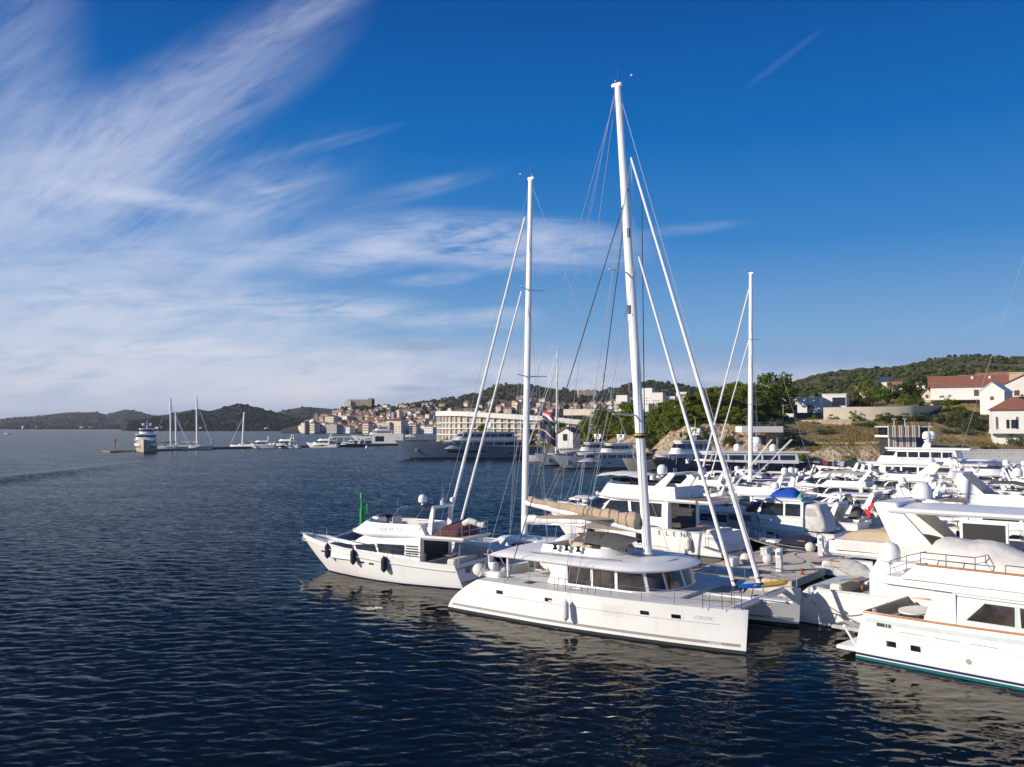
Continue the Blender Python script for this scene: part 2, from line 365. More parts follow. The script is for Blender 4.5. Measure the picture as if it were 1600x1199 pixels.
# ---------------------------------------------------------------- boat library: x forward, y to port, z up, origin on the waterline amidships
class Hull:
    def __init__(s,L,B,fs,fb,br=1.5,bp=1.,sr=0.,sp=1.,stw=.86,wl=.88,pd=2.3,qd=.85,s0=.35,fl=.8,wlp=1.7,sheerp=2.,draft=.5,ww=1.):
        s.__dict__.update(locals())
    def xs(s,z): return -s.L/2+s.sr*min(max(z/s.fs,0),1.15)**s.sp
    def xb(s,z): return s.L/2-s.br*(1-min(max(z/s.fb,-.2),1.))**s.bp if z<s.fb else s.L/2
    def sheer(s,t): return s.fs+(s.fb-s.fs)*max(t,0)**s.sheerp
    def hb(s,t,c):
        t=min(max(t,0),1); a=max(0,(t-s.s0)/(1-s.s0)); q=s.stw+(1-s.stw)*min(1,t/s.s0)**.7
        dk=max(0,1-a**s.pd)**s.qd*q; w=max(0,1-a**s.wlp)**s.ww*s.wl*q
        k=min(max(c,0),1)**s.fl; h=s.B/2*(w+(dk-w)*k)
        return h*(1+c*.9) if c<0 else h
    def P(s,t,c,side=1,off=0.):
        z=c*s.sheer(t) if c>=0 else c*s.draft*3; x=s.xs(z)+t*(s.xb(z)-s.xs(z))
        return (x,side*(s.hb(t,c)+off),z)
    def T(s,x,z): return min(max((x-s.xs(z))/(s.xb(z)-s.xs(z)),0),1)
    def XZ(s,x,z,side=1,off=0.):
        t=s.T(x,z); c=z/s.sheer(t) if z>=0 else z/(s.draft*3)
        return (x,side*(s.hb(t,c)+off),z)
    def mesh(s,mb,ns=36,nz=9,drop=.25,th=.09):
        cs=[-.33,-.12]+[i/(nz-1) for i in range(nz)]
        ts=[1-(1-i/ns)**1.35 for i in range(ns+1)]
        for sd_ in (1,-1):
            P=[]
            for t in ts:
                col=[s.P(t,c,sd_) for c in cs]; h=s.sheer(t); x,y,z=col[-1]; yi=sd_*max(0,abs(y)-th)
                P.append(col+[(x,yi,h+.001),(x,yi,h-drop)])
            mb.grid(P,sd_<0)
        A=[s.P(0,c,1) for c in cs]; B=[s.P(0,c,-1) for c in cs]; mb.grid([A,B])
        return mb
    def deck(s,mb,drop=.25,x0=None,x1=None,th=.07,camb=.06,ns=30,t0=0.,t1=1.):
        P=[]
        for i in range(ns+1):
            t=t0+(t1-t0)*i/ns; x,y,z=s.P(t,1,1); y=max(0,y-th)
            P.append([(x,y*k,z-drop+camb*(1-k*k)) for k in (-1,-.5,0,.5,1)])
        return mb.grid(P,True)
    def decal(s,mb,x0,x1,z0,z1,side,off=.012,n=6,xt0=None,xt1=None,nz=2,zf=None):
        """patch lying on the hull side; z may be given as offset below the sheer with zf"""
        xt0=x0 if xt0 is None else xt0; xt1=x1 if xt1 is None else xt1; P=[]
        for i in range(n+1):
            r=[]
            for j in range(nz+1):
                k=j/nz; x=lerp(lerp(x0,x1,i/n),lerp(xt0,xt1,i/n),k); z=lerp(z0,z1,k)
                if zf: z+=zf(x)
                r.append(s.XZ(x,z,side,off))
            P.append(r)
        return mb.grid(P,side>0)
    def band(s,mb,c0,c1,side,off=.012,n=34,t0=0.,t1=1.,fz=None):
        """stripe following constant height z0..z1 all along"""
        P=[]
        for i in range(n+1):
            t=t0+(t1-t0)*(1-(1-i/n)**1.4); r=[]
            for z in (c0,(c0+c1)/2,c1):
                zz=z+(fz(t) if fz else 0); x=s.xs(zz)+t*(s.xb(zz)-s.xs(zz)); q=zz/s.sheer(t) if zz>=0 else zz/(s.draft*3)
                r.append((x,side*(s.hb(t,q)+off),zz))
            P.append(r)
        return mb.grid(P,side>0)
    def text(s,mb,body,x0,z0,size,side,off=.02,bold=0.,slope=0.):
        vs,fs=text_geo(body,size,None,bold); d=-side
        return mb.add([s.XZ(x0+d*u,z0+v+slope*d*u,side,off) for u,v in vs],fs)
def SD(fn,name,m,parent,dy=0.):
    out=[]
    for i,s_ in enumerate((1,-1)):
        b=MB(); fn(b,s_)
        if dy: b.v=[(x,y+dy,z) for x,y,z in b.v]
        out.append(b.build(name,m,parent[i] if isinstance(parent,list) else parent,recalc=False))
    return out
class Cab:
    """lofted deckhouse. levels: (z, x_aft, x_shoulder, x_front, half_width, half_width_aft)"""
    def __init__(s,lv,p=2.2): s.lv=lv; s.p=p
    def at(s,z):
        lv=s.lv
        if z<=lv[0][0]: return lv[0][1:]
        for a,b in zip(lv,lv[1:]):
            if z<=b[0]:
                t=(z-a[0])/(b[0]-a[0] or 1); return tuple(lerp(a[k],b[k],t) for k in range(1,6))
        return lv[-1][1:]
    def hw(s,x,z):
        xa,xs,xf,w,wa=s.at(z)
        if x<=xs: return lerp(wa,w,min(max((x-xa)/(xs-xa or 1),0),1))
        q=min((x-xs)/(xf-xs or 1),1); return w*max(0,1-q**s.p)**(1/s.p)
    def ring(s,z,inset=0.,M=6,N=10):
        xa,xs,xf,w,wa=s.at(z); xa+=inset; xf-=inset; w-=inset; wa-=inset; h=[]
        for i in range(M): h.append((lerp(xa,xs,i/M),lerp(wa,w,i/M)))
        for k in range(N+1):
            f=k/N*pi/2; h.append((xs+(xf-xs)*max(0,sin(f))**(2/s.p),w*max(0,cos(f))**(2/s.p) if k<N else 0))
        return h
    def mesh(s,mb,top='cap',camber=.08,sub=2,bottom=False,th=.08,z_in=None):
        zs=[]
        for a,b in zip(s.lv,s.lv[1:]): zs+=[lerp(a[0],b[0],i/sub) for i in range(sub)]
        zs.append(s.lv[-1][0])
        def loop(z,i=0.): 
            h=s.ring(z,i); return [(x,-y,z) for x,y in h]+[(x,y,z) for x,y in h[-2::-1]]
        R=[loop(z) for z in zs]
        R=[r+[r[0]] for r in R]; mb.grid(R)
        def cap(z,i,cb,flip):
            h=s.ring(z,i); wm=max(y for _,y in h) or 1
            mb.grid([[(x,y*k,z+cb*(1-k*k)*(y/wm)) for k in (-1,-.6,-.2,.2,.6,1)] for x,y in h],flip)
        if top=='cap': cap(zs[-1],0,camber,True)
        elif top=='open':
            zi=z_in if z_in is not None else zs[0]+.05
            a=loop(zs[-1]);b=loop(zs[-1],th);c=[(p[0],p[1],zi) for p in loop(zi,th)]
            mb.grid([a+[a[0]],b+[b[0]],c+[c[0]]]); cap(zi,th,0,True)
        if bottom: cap(zs[0],0,0,False)
        return mb
    def side(s,mb,q,side,off=.015,n=8,m=2):
        (a0,b0),(a1,b1),(a2,b2),(a3,b3)=q; P=[]      # bottom-aft, bottom-fwd, top-fwd, top-aft
        for i in range(n+1):
            u=i/n; r=[]
            for j in range(m+1):
                v=j/m; x=lerp(lerp(a0,a1,u),lerp(a3,a2,u),v); z=lerp(lerp(b0,b1,u),lerp(b3,b2,u),v)
                r.append((x,side*(s.hw(x,z)+off),z))
            P.append(r)
        return mb.grid(P,side>0)
    def nose(s,mb,f0,f1,z0,z1,off=.015,n=8,m=3):
        P=[]
        for i in range(n+1):
            f=lerp(f0,f1,i/n)*pi/2; r=[]
            for j in range(m+1):
                z=lerp(z0,z1,j/m); xa,xs,xf,w,wa=s.at(z); e=2/s.p; c,sn=abs(cos(f)),abs(sin(f)); g=1 if f>=0 else -1
                r.append((xs+(xf-xs)*c**e+off*c,g*(w*sn**e+off*sn),z+off*.4))
            P.append(r)
        return mb.grid(P,True)
def rail(mb,pts,h=.75,r=.014,every=1.6,wires=(1.,.5),closed=False):
    """guard rail along base points"""
    for k in wires: mb.path([(x,y,z+h*k) for x,y,z in pts],r if k==1 else r*.7,4)
    acc=0; last=None
    for i,p in enumerate(pts):
        if last is not None: acc+=math.dist(p,last)
        if last is None or acc>=every or i==len(pts)-1:
            mb.tube(p,(p[0],p[1],p[2]+h),r*1.05,n=4); acc=0
        last=p
    return mb
def sheer_pts(h,side,t0,t1,n=24,inset=.10,dz=0.):
    return [(lambda p:(p[0],side*max(0,abs(p[1])-inset),p[2]+dz))(h.P(lerp(t0,t1,i/n),1,side)) for i in range(n+1)]
def dome(parent,c,r=.35,name='radar_dome',m='gel',stem=.15):
    b=MB(); b.lathe([(r*.35,-stem),(r*.35,0),(r*.86,0),(r*.98,r*.12),(r,r*.9),(r*.93,r*1.25),(r*.72,r*1.6),(r*.4,r*1.8),(.01,r*1.86)],c,14)
    return b.build(name,m,parent)
def radar_bar(parent,c,w=.9,rz=.5):
    b=MB(); b.lathe([(.16,0),(.16,.2),(.1,.28)],c,8); b.box(c[0]-.08,c[0]+.08,c[1]-w,c[1]+w,c[2]+.28,c[2]+.40,.04,rz,(c[0],c[1]))
    return b.build('radar_scanner','gel',parent)
def antenna(parent,pts,r=.012):
    b=MB()
    for x,y,z,h in pts: b.tube((x,y,z),(x-h*.08,y,z+h),r,r*.5,4)
    return b.build('antenna','gel',parent)
def fender_thing(loc,rz,label,m='navy',l=.95,r=.17,group=None,top=1.,cat='fender',out=(0,0)):
    """hanging cylinder fender with its line"""
    t=thing('fender',label,cat,loc,rz,group)
    MB().lathe([(.03,-l/2-.07),(r*.45,-l/2),(r*.93,-l/2+r*.5),(r,-l/2+r),(r,l/2-r),(r*.93,l/2-r*.5),(r*.45,l/2),(.03,l/2+.08)],(0,0,0),12).build('fender_body',m,t)
    MB().tube((0,0,l/2),(out[0],out[1],l/2+top),.012,n=4).build('rope','ropelight',t)
    return t
def flag_mesh(w,h,cols,parent,p,rz=0.,droop=.55,name='ensign'):
    """rippling flag of horizontal bands hung from p, flying towards +x rotated by rz"""
    b=MB(); n=10; ms=[]
    for k,(c,a,e) in enumerate(cols):
        b.k=k; ms.append(c); P=[]
        for i in range(n+1):
            u=i/n; x=u*w*(1-.35*droop); y=.10*w*sin(u*7)*u; r=[]
            for v in (a,(a+e)/2,e): r.append((p[0]+x*cos(rz)-y*sin(rz),p[1]+x*sin(rz)+y*cos(rz),p[2]-v*h-droop*w*.55*u**1.4+.03*w*sin(5*u+v)))
            P.append(r)
        b.grid(P)
    return b.build(name,ms,parent,recalc=False)
CRO=[('red',0,.333),('gel',.333,.667),('bluestripe',.667,1.)]
# ---------------------------------------------------------------- motor yacht
def motor_yacht(label,o,ang,S,cat='motor yacht',group=None,name='motor_yacht'):
    """S: options. Returns (root, hull, dict of key heights)"""
    g=S.get; L=S['L']; B=g('B',L*.275); fs=g('fs',L*.085); fb=g('fb',L*.15)
    t=thing(name,label,cat,(o[0],o[1],0),ang,group)
    h=Hull(L,B,fs,fb,br=g('br',L*.13),bp=g('bp',1.25),sr=g('sr',0),sp=g('sp',1.5),stw=g('stw',.88),wl=g('wl',.84),pd=g('pd',2.1),s0=g('s0',.34),fl=g('fl',.85),sheerp=g('sheerp',1.7))
    det=g('det',1); drop=g('drop',.32*L/18); hm=g('hull','gel')
    h.mesh(MB(),ns=36 if det else 18,drop=drop).build('hull',hm,t,ang=40)
    h.deck(MB(),drop=drop).build('deck',g('deckm','deck'),t)
    for z0,z1 in g('stripes',[(-.05,.12)]): SD(lambda b,sd_: h.band(b,z0,z1,sd_,.014),'boot_stripe',g('bootm','bluestripe'),t)
    if g('rub',1):
        SD(lambda b,sd_: b.path(sheer_pts(h,sd_,0,1,26,-.01,-g('rubz',.05)),.035*L/18,5),'rub_rail',g('rubm','silver'),t)
    for (x0,x1,z0,z1,k) in g('ports',[]):        # hull windows x as fraction of L
        SD(lambda b,sd_: h.decal(b,x0*L,x1*L,z0,z1,sd_,.016,4,x0*L+k*(z1-z0),x1*L+k*(z1-z0)),'hull_window',g('glassm','glass'),t)
    # swim platform
    if g('plat',1):
        pw=g('plat_l',L*.06); w=h.hb(0,.1)*.95
        MB().box(-L/2-pw,-L/2+.25+g('sr',0)*.2,-w,w,.32,.46,.12).build('swim_platform',g('platm','teakgrey'),t)
    # deckhouse
    zd=fs-drop*.6
    cl=g('cab'); k=g('ck',1.)
    c=Cab([(z,xa*L,xs*L,xf*L,w*B/2,wa*B/2) for z,xa,xs,xf,w,wa in cl],g('cp',2.3)); c.mesh(MB(),camber=.1).build('deckhouse','gel',t,ang=40)
    for q in g('wins',[]):
        SD(lambda b,sd_: c.side(b,[(x*L,z) for x,z in q],sd_),'side_window',g('glassm','glass'),t)
    for (f0,f1,z0,z1) in g('shield',[]):
        b=MB(); c.nose(b,f0,f1,z0,z1,.02); b.build('windscreen',g('glassm','glass'),t,recalc=False)
    zt=cl[-1][0]
    # aft bulkhead door
    xa=cl[0][1]*L; wa=cl[0][5]*B/2
    MB().box(xa-.03,xa+.03,-wa*.75,wa*.75,zd+.15,zt-.12).build('saloon_door','glass',t)
    fly=g('fly')
    if fly:
        z0,z1=fly['z'],fly['top']; a,s_,f,w,w2=fly['plan']   # overhanging deck + coaming
        sl_=Cab([(z0-.16,a*L+.15,s_*L,f*L-.4,w*B/2-.12,w2*B/2-.15),(z0,a*L,s_*L,f*L,w*B/2,w2*B/2),(z0+.14,a*L,s_*L,f*L,w*B/2,w2*B/2)],2.1); sl_.mesh(MB(),bottom=True,camber=0.).build('flybridge_deck','gel',t,ang=40)
        ca=fly.get('coam',(a+.04,s_,f,.94)); cw=ca[3]
        fc=Cab([(z0+.13,ca[0]*L,ca[1]*L,ca[2]*L,w*B/2*cw,w2*B/2*cw),(z1,ca[0]*L+fly.get('rk',.2),ca[1]*L-.3,ca[2]*L-fly.get('fr',.9),w*B/2*cw-.12,w2*B/2*cw-.15)],2.1)
        fc.mesh(MB(),top='open',z_in=z0+.2,th=.12).build('flybridge_coaming','gel',t,ang=40)
        if fly.get('screen',1):
            b=MB(); xa_,xs_,xf_,w_,_=fc.at(z1)
            P=[]
            for i in range(17):
                an=lerp(-1,1,i/16)*pi/2; cc=abs(cos(an))**.95; ss=(abs(sin(an))**.95)*(1 if an>0 else -1)
                x=xs_-.2+(xf_-xs_+.1)*cc; y=(w_-.05)*ss; hh=fly.get('sh',.4)*(.35+.65*cc)
                P.append([(x,y,z1-.02),(x-hh*.7,y*.97,z1+hh)])
            b.grid(P); b.build('flybridge_windscreen','glassb',t,recalc=False)
        zf=z0+.2; xm=lerp(ca[0],ca[2],.55)*L
        so=[(x,-y,z0+.212) for x,y in fc.ring(z0+.3,.2)]; so+=[(x,-y,z) for x,y,z in so[-2::-1]]; MB().add(so,[tuple(range(len(so)))]).build('flybridge_sole',g('solem','teak'),t)
        MB().add([(x,-y,z0+.15) for x,y in ((a*L+.25,w2*B/2*.92),(ca[0]*L-.05,w2*B/2*.92),(ca[0]*L-.05,-w2*B/2*.92),(a*L+.25,-w2*B/2*.92))],[(0,1,2,3)]).build('aft_sole',g('solem','teak'),t)
        MB().box(xm+.55,xm+.9,.25,1.05,zf+.94,zf+1.08,.04).build('instrument_cover',g('instm','darkcanvas'),t)
        MB().box(xm-.2,xm+1.2,-1.5,-.5,zf,zf+.42,.1).build('lounge_pad',g('padm','greycanvas'),t)
        MB().box(xm+.5,xm+1.3,.1,1.2,zf,zf+.95,.15).build('helm_console','gel',t)
        b=MB(); b.box(xm-.7,xm-.1,.1,1.2,zf,zf+.5,.08); b.box(xm-.8,xm-.62,.1,1.2,zf+.4,zf+1.05,.08); b.build('helm_seat',g('seatm','whitecanvas'),t)
        b=MB(); b.box(ca[0]*L+.6,xm-1.,-w*B/2*cw+.3,-w*B/2*cw+1.,zf,zf+.55,.1); b.box(ca[0]*L+.6,ca[0]*L+1.3,-w*B/2*cw+.9,w*B/2*.5,zf,zf+.55,.1); b.build('flybridge_sofa',g('seatm','whitecanvas'),t)
        if fly.get('rail',1):
            b=MB(); rp_=[(a*L+.2+(ca[0]-a)*L*u+.3*u,sd_*(w2*B/2-.15),z0+.14) for sd_ in (1,) for u in (1,.5,0)]+[(a*L+.2,y,z0+.14) for y in (w2*B/2*.4,0,-w2*B/2*.4)]+[(a*L+.2+(ca[0]-a)*L*u+.3*u,-(w2*B/2-.15),z0+.14) for u in (0,.5,1)]
            rail(b,rp_,.8,.018,.8); b.build('flybridge_rail','steel',t)
    ar=g('arch')
    if ar:
        x0,x1,zb,zt_,w,wd=ar; b=MB()
        for sd_ in (1,-1):
            b.add([(x0*L-wd,sd_*w,zb),(x0*L+wd,sd_*w,zb),(x1*L+wd*.5,sd_*w*.86,zt_),(x1*L-wd*.5,sd_*w*.86,zt_),(x0*L-wd,sd_*(w-.22),zb),(x0*L+wd,sd_*(w-.22),zb),(x1*L+wd*.5,sd_*(w*.86-.22),zt_),(x1*L-wd*.5,sd_*(w*.86-.22),zt_)],
                [(0,1,2,3),(7,6,5,4),(0,4,5,1),(1,5,6,2),(2,6,7,3),(3,7,4,0)])
        b.box(x1*L-wd*.55,x1*L+wd*.55,-w*.86,w*.86,zt_-.02,zt_+.20,.12); b.build('radar_arch',g('archm','gel'),t,ang=40)
    ht=g('hardtop')
    if ht:
        x0,x1,z,w,cols=ht; q=Cab([(z-.05,x0*L+.2,lerp(x0,x1,.75)*L,x1*L-.3,w-.12,w-.2),(z+.06,x0*L,lerp(x0,x1,.72)*L,x1*L,w,w-.1),(z+.2,x0*L+.15,lerp(x0,x1,.7)*L,x1*L-.3,w-.2,w-.3)],2.4)
        q.mesh(MB(),bottom=True,camber=.12).build('hardtop','gel',t,ang=40)
        b=MB()
        for x,zb in cols:
            for sd_ in (1,-1): b.tube((x*L,sd_*(w-.3),zb),(x*L-.3,sd_*(w-.4),z),.05,n=6)
        b.build('hardtop_post','steel',t)
    bi=g('bimini')
    if bi:
        x0,x1,zb,z,w,m_=bi; b=MB(); P=[]
        for i in range(13):
            u=i/12; P.append([(lerp(x0,x1,u)*L,w*v,z-.28*abs(v)**2.6-.22*abs(2*u-1)**3+.03*cos(u*6*pi)) for v in (-1,-.85,-.5,0,.5,.85,1)])
        b.sheet(P,.03).build('bimini',m_,t,ang=60); b=MB()
        for sd_ in (1,-1):
            n=3
            for i in range(n):
                xa_=lerp(x0,x1,(i+.15)/n)*L; xb_=lerp(x0,x1,(i+.95)/n)*L
                b.tube((xa_,sd_*w,zb),(xb_,sd_*w*.98,z-.3),.02,n=4); b.tube((xb_,sd_*w,zb),(xa_,sd_*w*.98,z-.3),.02,n=4)
        b.build('bimini_frame','steel',t)
    for c_ in g('domes',[]): dome(t,(c_[0]*L,c_[1],c_[2]),c_[3],stem=c_[4] if len(c_)>4 else .2)
    for c_ in g('radars',[]): radar_bar(t,(c_[0]*L,c_[1],c_[2]))
    if g('ants'): antenna(t,[(x*L,y,z,hh) for x,y,z,hh in S['ants']])
    if g('rail',1):
        b=MB(); r0=g('rail_t',.45)
        pts=sheer_pts(h,1,r0,.995,16,.08)+sheer_pts(h,-1,.995,r0,16,.08)[1:]
        rail(b,pts,g('railh',.62),.02 if det else .03,1.4 if det else 2.5,(1.,.5) if det else (1.,)); b.build('guard_rail','steel',t)
    if g('sunpad'):
        x0,x1,z,w=S['sunpad']; MB().box(x0*L,x1*L,-w,w,z,z+.2,.12).build('sun_pad',g('padm','whitecanvas'),t)
    for cov in g('covers',[]):
        x0,x1,y0,y1,zb,hh,m_=cov; b=MB(); P=[]
        rr=random.Random(int(abs(x0*1e4)))
        for i in range(13):
            u=i/12; row=[]
            for j in range(9):
                v=j/8; e=max(0,1-abs(2*u-1)**2.6)**.5*max(0,1-abs(2*v-1)**2.6)**.5
                row.append((lerp(x0,x1,u)*L,lerp(y0,y1,v),zb+hh*e*(.82+.3*sin(3.1*u+rr.random()*.5)*sin(4*v+1))))
            P.append(row)
        b.grid(P,True).build('canvas_cover',m_,t,ang=70,recalc=False)
    if g('enc'):      # canvas enclosure with clear panels under the flybridge overhang
        x0,x1,z0,z1,w,m_=S['enc']; k_=.38*(z1-z0); xa_,xb_=x0*L,x1*L
        b=MB(); ws=[(w,z0,0),(w*.98,lerp(z0,z1,.5),.35),(w*.88,z1-.12,.92),(w*.78,z1,1.)]; P=[]
        for ww,z,f_ in ws: P.append([(xb_,ww,z),(xa_+k_*f_+.25,ww,z),(xa_+k_*f_,ww*.85,z),(xa_+k_*f_-.06,0,z),(xa_+k_*f_,-ww*.85,z),(xa_+k_*f_+.25,-ww,z),(xb_,-ww,z)])
        b.grid(P); b.add(P[-1],[tuple(range(7))]); e=b.build('cockpit_enclosure',m_,t,ang=50)
        pm='greycanvas' if m_!='greycanvas' else 'glassb'
        for s_ in (1,-1):
            b=MB(); b.grid([[(lerp(xa_+k_*f_+.4,xb_-.2,u),s_*(ww+.012),z) for u in (0,.5,1)] for ww,z,f_ in ((lerp(w*.98,w*.88,.15),lerp(z0,z1,.55),.43),(lerp(w*.98,w*.88,.85),lerp(z0,z1,.85),.8))]); b.build('clear_panel',pm,e,recalc=False)
            b=MB(); b.grid([[(xa_+k_*f_-.03,s_*ww*u,z) for u in (.08,.42,.76)] for ww,z,f_ in ((w*.965,lerp(z0,z1,.55),.43),(w*.90,lerp(z0,z1,.85),.8))]); b.build('clear_panel',pm,e,recalc=False)
    else:
        # cockpit sofa
        wq=h.hb(.02,1)*.7; MB().box(-L/2+g('sr',0)+.35,-L/2+g('sr',0)+1.,-wq,wq,zd-.1,zd+.45,.1).build('cockpit_sofa',g('seatm','whitecanvas'),t)
    if g('flag'):
        b=MB(); p=(-L/2+g('sr',0)+.1,g('flagy',.6),fs); b.tube(p,(p[0]-.5,p[1],p[2]+1.5),.02,n=5); f=b.build('flag_staff','steel',t)
        flag_mesh(.9,.55,S['flag'],f,(p[0]-.5,p[1],p[2]+1.45),pi,.9)
    # cockpit sole, table, foredeck cushion
    xa0=-L/2+g('sr',0)+.15; wq=h.hb(.05,1)*.86; MB().box(xa0,cl[0][1]*L-.05,-wq,wq,zd-.16,zd-.10).build('cockpit_sole','teakgrey',t)
    if not g('enc'):
        b=MB(); xt=(xa0+cl[0][1]*L)/2; b.box(xt-.35,xt+.35,-.7,.7,zd+.52,zd+.58,.02); b.tube((xt,0,zd-.1),(xt,0,zd+.53),.05); b.build('cockpit_table','wood',t)
    zp=h.sheer(.72)-drop+.03; xp=h.P(.70,1,1)[0]; MB().box(xp-.06*L,xp+.04*L,-.07*L,.07*L,zp,zp+.16,.08).build('foredeck_cushion',g('padm','greycanvas'),t)
    # foredeck hatch and anchor
    b=MB(); zb=h.sheer(.82)-drop+.06; xh=h.P(.80,1,1)[0]; b.box(xh-.35,xh+.35,-.35,.35,zb,zb+.06,.05); b.build('deck_hatch','glass',t)
    b=MB(); b.box(L/2-1.0,L/2+.18,-.09,.09,fb-.06,fb+.06); b.tube((L/2+.05,0,fb-.05),(L/2-.35,0,fb-.6),.05,.03); b.box(L/2-.35,L/2+.02,-.2,.2,fb-.62,fb-.5,.05); b.build('anchor','steel',t)
    return t,h
# ---------------------------------------------------------------- sailing yacht rig
def mast_rig(t,base,top,r=(.2,.14),spr=(),ov=1.5,stays=(),furl=(),mm='mast'):
    """base/top (x,z); spreaders (z,len,sweep); stays (from,to,r,mat); furl (from,to,r0,r1)"""
    b=MB(); n=14; ps=[]; 
    xz=lambda z: lerp(base[0],top[0],(z-base[1])/(top[1]-base[1]))
    vs=[]
    for i in range(13):
        u=i/12; z=lerp(base[1],top[1],u); R=lerp(r[0],r[1],max(0,(u-.55)/.45)); x=lerp(base[0],top[0],u)
        vs.append([(x+R*ov*cos(2*pi*k/n),R*sin(2*pi*k/n),z) for k in range(n+1)])
    b.grid(vs); b.add(vs[-1][:-1],[tuple(range(n))])
    b.box(top[0]-r[1]*2.6,top[0]+r[1]*1.8,-r[1]*.8,r[1]*.8,top[1]-.05,top[1]+.16,.05)
    mo=b.build('mast',mm,t)
    b=MB(); b.tube((top[0],0,top[1]+.1),(top[0],0,top[1]+1.1),.014,n=4); b.tube((top[0]-.1,0,top[1]+.16),(top[0]+.8,.2,top[1]+.42),.012,n=4); b.ball((top[0]+.82,.2,top[1]+.5),.10,.03,.06); b.ball((top[0]-.15,0,top[1]+.3),.07); b.build('masthead_instruments','wire',mo)
    if spr:
        for z,l,sw in spr:
            b=MB(); x=xz(z)
            for sd_ in (1,-1): b.tube((x,0,z),(x-l*sw,sd_*l,z+.08),.055,.035,6)
            b.build('spreader',mm,mo)
    if stays:
        b=MB()
        for k,(p,q,rr) in enumerate(stays): b.tube(p,q,rr,n=4,cap=False)
        b.build('rigging','wirelight',t)
    for p,q,r0,r1 in furl:
        b=MB(); N=9
        b.path([tuple(lerp(p[k],q[k],i/N) for k in range(3)) for i in range(N+1)],0,8,[lerp(r0,r1,i/N)*(1+.08*(i%2)) for i in range(N+1)])
        d=[q[k]-p[k] for k in range(3)]; l=math.sqrt(sum(x*x for x in d))
        f=b.build('furled_headsail','sail',t)
        b=MB(); b.lathe([(.05,0),(.2,.02),(.2,.08),(.08,.12),(.08,.3),(.2,.34),(.2,.38),(.05,.4)],(q[0],q[1],q[2]),10); b.build('furler_drum','black',f)
    return mo
def sail_yacht(label,o,ang,S,group=None,name='sailing_yacht'):
    g=S.get; L=S['L']; B=g('B',L*.26); fs=g('fs',1.3); fb=g('fb',1.7)
    t=thing(name,label,'sailing yacht',(o[0],o[1],0),ang,group)
    h=Hull(L,B,fs,fb,br=g('br',.6),sr=g('sr',1.2),sp=1.2,stw=.78,wl=.8,pd=1.9,s0=.4,fl=.6,wlp=1.5)
    h.mesh(MB(),ns=26,drop=.06).build('hull',g('hull','gel'),t,ang=40); h.deck(MB(),drop=.06).build('deck',g('deckm','deck'),t)
    SD(lambda b,sd_: h.band(b,-.05,.1,sd_,.014),'boot_stripe',g('bootm','bluestripe'),t)
    for (x0,x1,z0,z1) in g('ports',[]):
        SD(lambda b,sd_: h.decal(b,x0,x1,z0,z1,sd_,.016,3),'hull_window','glass',t)
    cz=g('cz',.55); c=Cab([(fs-.1,-L*.12,L*.12,L*.26,B*.3,B*.3),(fs+cz,-L*.11,L*.08,L*.18,B*.25,B*.27)],2); c.mesh(MB()).build('coachroof','gel',t)
    SD(lambda b,sd_: c.side(b,[(-L*.09,fs+cz*.35),(L*.1,fs+cz*.4),(L*.07,fs+cz*.8),(-L*.09,fs+cz*.8)],sd_),'side_window','glass',t)
    b=MB(); b.box(-L*.4,-L*.14,B*.14,B*.32,fs-.05,fs+.3,.08); b.box(-L*.4,-L*.14,-B*.32,-B*.14,fs-.05,fs+.3,.08); b.build('cockpit_coaming','gel',t)
    b=MB(); [b.box(x-.3,x+.3,-.3,.3,h.sheer(.7)-.02,h.sheer(.7)+.07,.05) for x in (L*.3,L*.38)]; b.build('deck_hatch','glass',t)
    if g('dodger',1):
        P=[[(-L*.14+L*.07*u,B*.27*v,fs+cz+.75*(1-abs(v)**2.5)*sin(min(1,(.25+u))*pi/2)*(1-.75*u**3)) for v in (-1,-.8,-.4,0,.4,.8,1)] for u in (0,.25,.5,.75,1.)]
        MB().sheet(P,.03).build('sprayhood',g('canvas','darkcanvas'),t,ang=70)
    if g('awning'):
        x0,x1,z,w=S['awning']; P=[[(lerp(x0,x1,u),w*v,z-.3*v*v-.1*abs(2*u-1)) for v in (-1,-.6,0,.6,1)] for u in (0,.25,.5,.75,1)]
        MB().sheet(P,.03).build('awning',g('canvas','darkcanvas'),t,ang=70)
    mx=g('mx',.05*L); mz=fs+cz; mt=S['mz']; rk=g('rake',.6)
    st=[((mx-rk,0,mt-.2),(-L/2+.4,0,fs),.016),((mx-rk,0,mt-.2),(L/2-.2,0,fb),.016)]
    for z in [q[0] for q in g('spr',())][:2]+[mt-1.5]:
        for sd_ in (1,-1): st.append(((mx-rk*.8,0,z),(mx-.4,sd_*B*.45,fs),.013))
    mast_rig(t,(mx,mz),(mx-rk,mt),g('mr',(.15,.10)),g('spr',()),1.4,st,g('furl',[((mx-rk*.8,0,mz+(mt-mz)*.88),(L/2-.4,0,fb+.4),.06,.11)]))
    bl=g('boom',L*.36); b=MB(); b.tube((mx-.2,0,mz+1.1),(mx-bl,0,mz+1.3),.11,.09,8); bo=b.build('boom','mast',t)
    b=MB(); N=10; b.path([(mx-.3-(bl-.5)*i/N,0,mz+1.35+.02*i+.05*sin(i*2)) for i in range(N+1)],0,8,[lerp(.34,.16,i/N)*(1+.08*sin(i*3)) for i in range(N+1)]); b.build('sail_cover',g('canvas','darkcanvas'),bo,ang=60)
    b=MB()
    for sd_ in (1,-1): rail(b,sheer_pts(h,sd_,.03,.97,12,.08),.62,.015,2.,(1.,.5))
    b.build('guard_rail','steel',t)
    return t,h
